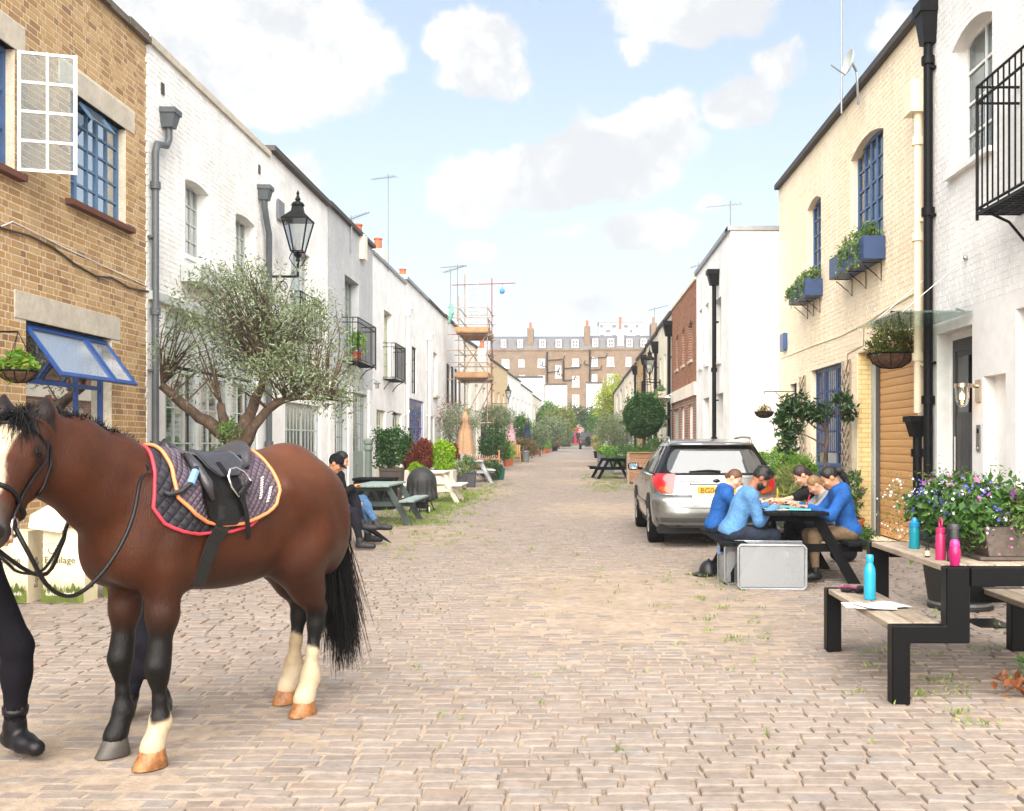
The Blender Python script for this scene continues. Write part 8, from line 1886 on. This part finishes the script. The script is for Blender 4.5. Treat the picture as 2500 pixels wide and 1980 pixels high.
bo = lathe_obj('bollard', 'old grey-green cast post before the sage doors', 'bollard', (-5.2, 26.0, 0), [('post', [(0, 0), (.14, 0), (.14, .15), (.10, .2), (.09, 1.2), (.12, 1.24), (.12, 1.32), (.10, 1.36), (.13, 1.4), (.13, 1.5), (0, 1.54)], SAGE)], n=14)
def parasol(label, px, Y, z0, z1, m, r_=.22, low=0.):
    X = (px-CX0)*Y/FPX; g = gz(Y); t = thing('closed_parasol', label, 'parasol', (X, Y, g), 'closed parasols'); MB().tube([(X, Y, g+low), (X, Y, g+z1+.08)], .022, 8).build('pole', WOODT, t)
    b = MB(); n = 24; prof = [(.03, z1), (.09, z1-.14), (.13, z1-.3), (.10, z1-.33), (r_*.82, (z0+z1)/2), (r_*1.05, z0+.12), (r_*1.1, z0)]; vs = []
    for q, z in prof: vs += [(X+q*(1+.22*math.cos(8*2*PI*i/n*.99))*math.cos(2*PI*i/n), Y+q*(1+.22*math.cos(8*2*PI*i/n*.99))*math.sin(2*PI*i/n), g+z) for i in range(n)]
    b.add(vs, [(j*n+i, j*n+(i+1) % n, (j+1)*n+(i+1) % n, (j+1)*n+i) for j in range(len(prof)-1) for i in range(n)]); b.build('canopy', m, t, smooth=True); MB().ball((X, Y, g+z1+.1), .035).build('finial', WOODT, t); return t
parasol('beige closed parasol standing in the light grey picnic table', 1136, 34.0, .95, 2.38, CLO('beige_canvas', 'b39070'), .25); parasol('pink closed parasol among the left shrubs', 1248, 55, .95, 2.25, CLO('pink_canvas', 'c79aa6'), .22); parasol('navy closed parasol right of the pink one', 1287, 62, .9, 2.3, CLO('navy_canvas', '2c3350'), .22); parasol('black closed parasol behind the navy one', 1276, 66, 1.0, 2.6, BLKC, .22)
fn = thing('picket_fence', 'low weathered picket fence across the left frontage', 'fence', (-3.7, 42, gz(42))); g = gz(42)
for k in range(17): x = -4.35+k*.083; MB().box(x, x+.045, 41.98, 42.0, g+.05, g+.72+.03*math.sin(k)).build('picket', WOODG if k % 3 else TERRA, fn)
for z in (.2, .55): MB().box(-4.4, -2.98, 42.003, 42.03, g+z, g+z+.06).build('rail', WOODG, fn)
MB().box(-3.0, -2.93, 41.95, 42.02, g, g+.95).build('post', WOODT, fn)
ch = thing('adirondack_chair', 'wooden slope-back garden chair on the left before the bin', 'chair', (-2.9, 55, gz(55))); g = gz(55)
for k in range(5): MB().bar((-3.25+k*.11, 55.2, g+.32), (-3.25+k*.11+.0, 55.55, g+1.05-.03*abs(k-2)), .09, .02).build('back_slat', WOODT, ch)
for k in range(4): MB().box(-3.3, -2.76, 54.7+k*.12, 54.8+k*.12, g+.36-k*.02, g+.38-k*.02).build('seat_slat', WOODT, ch)
for x in (-3.36, -2.72):
    MB().box(x-.03, x+.03, 54.65, 54.74, g, g+.6).build('leg', WOODT, ch); MB().box(x-.07, x+.07, 54.6, 55.3, g+.6, g+.63).build('arm', WOODT, ch); MB().bar((x, 54.7, g+.33), (x, 55.45, g+.02), .04, .1).build('side_rail', WOODT, ch)
lathe_obj('metal_bin', 'galvanised dustbin beside the garden chair', 'bin', ((1284-CX0)*57/FPX, 57, gz(57)), [('drum', [(0, 0), (.16, 0), (.18, .02), (.2, .55), (.21, .57)], GALV), ('lid', [(.22, .57), (.22, .6), (.08, .66), (0, .67)], GALV)])
tb_ = thing('cafe_table', 'small round table with dark cover by the garden chair', 'table', (-3.35, 52.5, gz(52))); g = gz(52.5)
MB().lathe([(0, .7), (.42, .7), (.42, .73), (0, .73)], (-3.35, 52.5, g), 18).build('top', TERRA, tb_); MB().tube([(-3.35, 52.5, g), (-3.35, 52.5, g+.7)], .04, 8).build('stem', BLACK, tb_); MB().lathe([(.25, .74), (.22, .86), (.1, .95), (0, .97)], (-3.35, 52.5, g), 14).build('cover', BLKC, tb_, smooth=True)
lathe_obj('black_urn', 'round black pot in front of the picket fence', 'plant pot', (-2.95, 41, gz(41)), [('pot', [(0, 0), (.1, 0), (.2, .12), (.22, .25), (.17, .36), (.15, .38), (0, .36)], BBK)])
bp = thing('balcony_plant', 'leafy plant in a terracotta pot on the grey house balcony', 'plant', (-5.42, 25.6, 3.5)); pot(bp, 'round', (-5.42, 25.6, 3.48), .15, .24, TERRA); leaves('crown', clumps((-5.42, 25.6, 3.95), (.2, .25, .25), 34, 22, .05), .08, GC, bp, .5)
# ---------------------------------------------------------------- scaffold tower
sc = thing('scaffold_tower', 'rusty tube scaffold tower with timber platforms on the left row', 'scaffold', (-4.5, 46.5, gz(46))); g = gz(46)
RUST = mat('rusty_tube', '8a6a58', c2='a89888', r=.6, m=.3, v=.25, s=6); REDP = mat('red_oxide_tube', '8f3a30', r=.6, m=.2, v=.15); BOARD = mat('scaffold_board', 'a8825c', c2='8f6e4e', r=.9, v=.15, s=4, iv=.08)
ups = [(-5.0, 45.2, 8.0), (-5.0, 47.8, 9.4), (-3.72, 45.2, 7.6), (-3.72, 47.8, 9.2)]
for i, (x, y, z) in enumerate(ups): MB().tube([(x, y, g), (x, y, z)], .026, 7).build('standard', REDP if i == 3 else RUST, sc)
for z in (2.3, 4.25, 5.0, 5.55, 6.25, 7.0, 7.45):
    for (xa, ya), (xb, yb) in (((-5.5, 45.2), (-3.5, 45.2)), ((-5.5, 47.8), (-3.5, 47.8))): MB().tube([(xa, ya-.05, z), (xb, yb-.05, z)], .024, 6).build('ledger', RUST, sc)
    for x in (-5.0, -3.72): MB().tube([(x+.05, 45.0, z-.06), (x+.05, 48.0, z-.06)], .024, 6).build('transom', RUST, sc)
MB().tube([(-5.6, 47.7, 8.85), (-2.6, 47.7, 8.95)], .024, 6).build('gin_pole', REDP, sc)
for a, c in (((-3.7, 45.15, 6.3), (-5.0, 45.15, 4.3)), ((-3.75, 45.15, 4.3), (-5.0, 45.15, 2.0)), ((-3.68, 47.9, 4.2), (-5.0, 47.9, 1.2)), ((-5.1, 47.9, 6.2), (-3.7, 47.9, 4.3)), ((-3.66, 45.1, 6.9), (-3.66, 47.9, 5.4))): MB().tube([a, c], .024, 6).build('brace', RUST, sc)
for z in (4.3, 6.3):
    for k in range(5): MB().box(-5.1+k*.28, -4.84+k*.28, 44.9, 48.1, z, z+.04).build('board', BOARD, sc)
    MB().box(-5.15, -3.7, 44.86, 44.9, z+.045, z+.26).build('toe_board', BOARD, sc); MB().box(-3.7, -3.66, 44.86, 48.1, z+.045, z+.26).build('toe_board', BOARD, sc)
la = MB()
for x in (-4.75, -4.25): la.tube([(x, 46.9, 6.3), (x-.1, 47.4, 9.0)], .02, 6)
for k in range(10): z = 6.5+k*.26; la.tube([(-4.75-.1*k/10, 46.9+.05*k, z), (-4.25-.1*k/10, 46.9+.05*k, z)], .014, 5)
la.build('ladder', GALV, sc)
bgp = at(1226, 711, 47.7); wb = thing('blue_sack', 'blue plastic sack hanging from the scaffold pole end', 'bag', tuple(bgp)); S = SDF(); S.ell(bgp, (.13, .12, .13)); S.cap(bgp+Vector((0, 0, .1)), bgp+Vector((.02, 0, .24)), .04, .02); body('sack', S, .03, .06, CLO('blue_plastic', '4a86c8'), wb); MB().tube([bgp+Vector((.02, 0, .28)), Vector((bgp.x+.02, 47.7, 8.94))], .01, 5).build('cord', REDP, wb)
gn = thing('green_netting', 'bundle of green netting tied to the scaffold rail', 'netting', (-5.3, 45, 7)); S = SDF(); S.chain([(-5.35, 45.1, 7.6), (-5.3, 45.1, 7.2), (-5.45, 45.1, 6.75)], [.07, .10, .06]); body('bundle', S, .03, .05, CLO('green_mesh', '6fa394'), gn)
# ---------------------------------------------------------------- the far end
BRN = brickmat('brown_terrace_brick', '7d654c', '6c5640', '877663', 'X', .225, .075, .4, .9, .35); SLT = mat('slate_roof', '67666a', c2='565557', r=.7, v=.2, s=2.5, b=.2, stretch=(1, 1, 4)); BRD = brickmat('dark_terrace_brick', '7a6450', '6a5646', '8a7a68', 'X', .225, .075, .4, .9, .4)
Yt = 150.; frT = frame((0, Yt, 0), (1, 0, 0), (0, -1, 0)); px2x = lambda px: (px-CX0)*Yt/FPX; py2z = lambda py: HC+(CY0-py)*Yt/FPX
def terrace(label, pa, pb, pe, m, wins, mans, ridge=814):
    a, c, ze = px2x(pa), px2x(pb), py2z(pe); ho = [(px2x(x0), px2x(x1), py2z(y1), py2z(y0), 0, .2) for x0, x1, y0, y1 in wins]
    t = thing('terraced_house', label, 'house', (a/2+c/2, Yt, 1), 'terrace closing the street'); b = MB(); front(b, frT, a, c, .5, ze, ho); b.build('wall', m, t); b = MB(); shell(b, frT, a, c, .5, ze, 9); b.build('outer_shell', INNER, t)
    for h in ho: window(frT, t, *h[:4], d=-.1, nx=2, ny=2, m=WHITE, fw=.16, bar=.08, glass=GLASS_D, panes=False, sill=(WHITE, .15, .08))
    MB().fbox(frT, a, c, ze, ze+.25, -.3, .12).build('parapet', m, t)
    zr = py2z(ridge); zm = ze+1.9
    b = MB(); b.add([frT(a, ze+.2, -.35), frT(c, ze+.2, -.35), frT(c, zm, -.9), frT(a, zm, -.9), frT(c, zr, -4.5), frT(a, zr, -4.5)], [(0, 1, 2, 3), (3, 2, 4, 5)]); b.build('mansard_roof', SLT, t)
    for x0, x1 in mans:
        u0, u1 = px2x(x0), px2x(x1); MB().fbox(frT, u0-.15, u1+.15, ze+.3, ze+1.75, -1.2, -.3).build('dormer', SLT, t); window(frT, t, u0, u1, ze+.45, ze+1.65, d=-.28, nx=2, ny=2, m=WHITE, fw=.13, bar=.07, glass=GLASS_D, panes=False)
    return t
terrace('brown brick terraced house at the left end of the far terrace', 1195, 1289, 856, BRD, [(1225, 1243, 876, 897), (1266, 1280, 877, 894), (1268, 1282, 915, 930)], [(1223, 1235), (1264, 1276)])
terrace('brown brick terraced house with the tall stair window, far terrace', 1289, 1437, 856, BRN, [(1313, 1330, 875, 896), (1313, 1330, 916, 935), (1356, 1370, 891, 921), (1397, 1413, 875, 893), (1397, 1414, 917, 943), (1397, 1414, 963, 995)], [(1317, 1331), (1357, 1371), (1396, 1412)])
terrace('brown brick terraced house below the orange chimney pot, far terrace', 1437, 1521, 854, BRN, [(1445, 1459, 871, 893), (1482, 1499, 871, 893), (1445, 1458, 913, 934), (1482, 1498, 912, 940)], [(1447, 1460), (1483, 1499)], 812)
terrace('brown brick terraced house at the right end of the far terrace', 1521, 1640, 854, BRD, [(1528, 1541, 871, 893), (1560, 1574, 871, 893), (1528, 1541, 915, 935)], [(1530, 1544), (1565, 1579)], 812)
for px, py, l, pots in ((1294, 805, 'tall chimney between the first two far terraced houses', 1), (1434, 800, 'chimney stack in the middle of the far terrace', 1), (1516, 808, 'pale chimney stack with a tall orange pot, far terrace', 2), (1598, 792, 'chimney stack at the right end of the far terrace', 1)):
    x, z = px2x(px), py2z(py); t = thing('chimney', l, 'chimney', (x, Yt+3, py2z(845)), 'chimneys of the far terrace'); MB().box(x-.45, x+.45, Yt+.5, Yt+4, py2z(858), z+.3).build('stack', BRN if pots == 1 else CREAMR, t)
    MB().lathe([(.22, 0), (.18, 1.0*pots*.9), (.22, 1.1*pots*.9), (.1, 1.1*pots*.9)], (x, Yt+2, z+.3), 10).build('pot', TERRA, t)
for i, (pp_, l) in enumerate((((1336, 860, 1336, 935), 'black soil pipe with branches on the second far house'), ((1376, 880, 1376, 930), 'black waste pipe beside the stair window'), ((1440, 855, 1440, 935), 'black soil pipe on the third far house'))):
    P0, P1 = frT(px2x(pp_[0]), py2z(pp_[1]), .15), frT(px2x(pp_[2]), py2z(pp_[3]), .15); t = thing('soil_pipe', l, 'pipe', tuple(P1), 'soil pipes of the far terrace'); MB().tube([P0, P1], .12, 8).build('stack', BLACK, t)
    for k, (dx, dz) in enumerate(((2.4, -1.2), (-.9, -2.2), (1.6, -3.0))): MB().tube([P0+Vector((0, 0, dz)), P0+Vector((dx, 0, dz+.15)), P0+Vector((dx+.2, 0, dz+.7))], .07, 6).build('branch', BLACK, t)
def annex(label, pa, pb, pt, Y, m=WHITE, wins=(), roof=SLATE):
    k = Y/FPX; fr = frame((0, Y, 0), (1, 0, 0), (0, -1, 0)); X = lambda p: (p-CX0)*k; Z = lambda p: HC+(CY0-p)*k; ho = [(X(a), X(b_), Z(d), Z(c), 0, .15) for a, b_, c, d in wins]
    t = house('annex', label, fr, X(pa), X(pb), .3, Z(pt), m, ho, 6, dict(m=roof, h=.2, out=.2), cat='building')
    for h in ho: window(fr, t, *h[:4], d=-.1, nx=2, ny=3, m=WHITE, fw=.1, bar=.06, glass=GLASS_D, panes=False)
    MB().box(X(pb)-.004, X(pb), Y+.01, Y+6, .3, Z(pt)).build('side_wall', m, t); return t
annex('white rear extension left of the far archway', 1331, 1384, 940, 132, wins=[(1356, 1368, 944, 960)]); annex('white rear extension right of the far archway', 1431, 1470, 936, 132, wins=[(1444, 1456, 941, 957)]); annex('large blank white building behind the left row', 1252, 1326, 922, 126, mat('white_boarding', 'eceded', r=.6, v=.03, s=2, stretch=(.3, .3, 6)))
rd = annex('pale house with the red door seen through the archway', 1380, 1450, 1010, 136, mat('pink_render', 'd8c0b4', r=.8), roof=CONC)
frD = frame((0, 136, 0), (1, 0, 0), (0, -1, 0)); plankdoor(frD, rd, .15, 1.1, 1.15, 3.5, .06, mat('red_door_paint', 'c8203a', r=.4), n=2, knob=False)
st = thing('stone_steps', 'dark stone steps below the red door at the far end', 'steps', (.9, 127, gz(122)))
for k in range(3): MB().box(-.2, 2.0, 126.5+k*.6, 131, gz(120)-.1, gz(122)+.1+k*.12).build('step', BRD, st)
tw = thing('tower_block', 'hazy pale tower block rising behind the far terrace', 'building', (19, 400, 0)); X4 = lambda p: (p-CX0)*400/FPX; Z4 = lambda p: HC+(CY0-p)*400/FPX; TWC = mat('pale_cladding', 'c9ced2', r=.7, v=.03); TWD = mat('grey_cladding', '8f969b', r=.6, v=.03)
MB().box(X4(1463), X4(1566), 400, 415, 0, Z4(787)).build('slab', TWC, tw); MB().box(X4(1463)-.4, X4(1566)+.4, 399.6, 415, Z4(786.5), Z4(781)).build('roof_band', TWD, tw)
for k in range(12): MB().box(X4(1463)+k*1.45, X4(1463)+k*1.45+.1, 399.5, 399.6, Z4(781), Z4(775)).build('railing_post', TWD, tw)
MB().box(X4(1463), X4(1566), 399.5, 399.6, Z4(776), Z4(775)).build('railing', TWD, tw)
for r_ in range(5):
    for k in range(7): x = X4(1465+k*14.5); MB().box(x, x+(1.7 if (k+r_) % 3 else 1.1), 399.85, 399.95, Z4(800+r_*12), Z4(793+r_*12)).build('window', TWD if (k+r_) % 2 else MATS['dark_window'], tw)
# ---------------------------------------------------------------- the air
hz_ = MB().box(-130, 130, -40, 460, -1.5, 62).build('haze', None); tag(hz_, 'thin pale summer haze filling the air', kind='stuff'); HMt = bpy.data.materials.new('haze_air'); HMt.use_nodes = True; nt = HMt.node_tree; nt.nodes.clear()
pv_ = nn(nt, 'ShaderNodeVolumePrincipled'); pv_.inputs['Color'].default_value = (.93, .96, 1, 1); pv_.inputs['Density'].default_value = .0010; pv_.inputs['Anisotropy'].default_value = .2
lk(nt, pv_.outputs[0], nn(nt, 'ShaderNodeOutputMaterial').inputs['Volume']); hz_.data.materials.append(HMt)
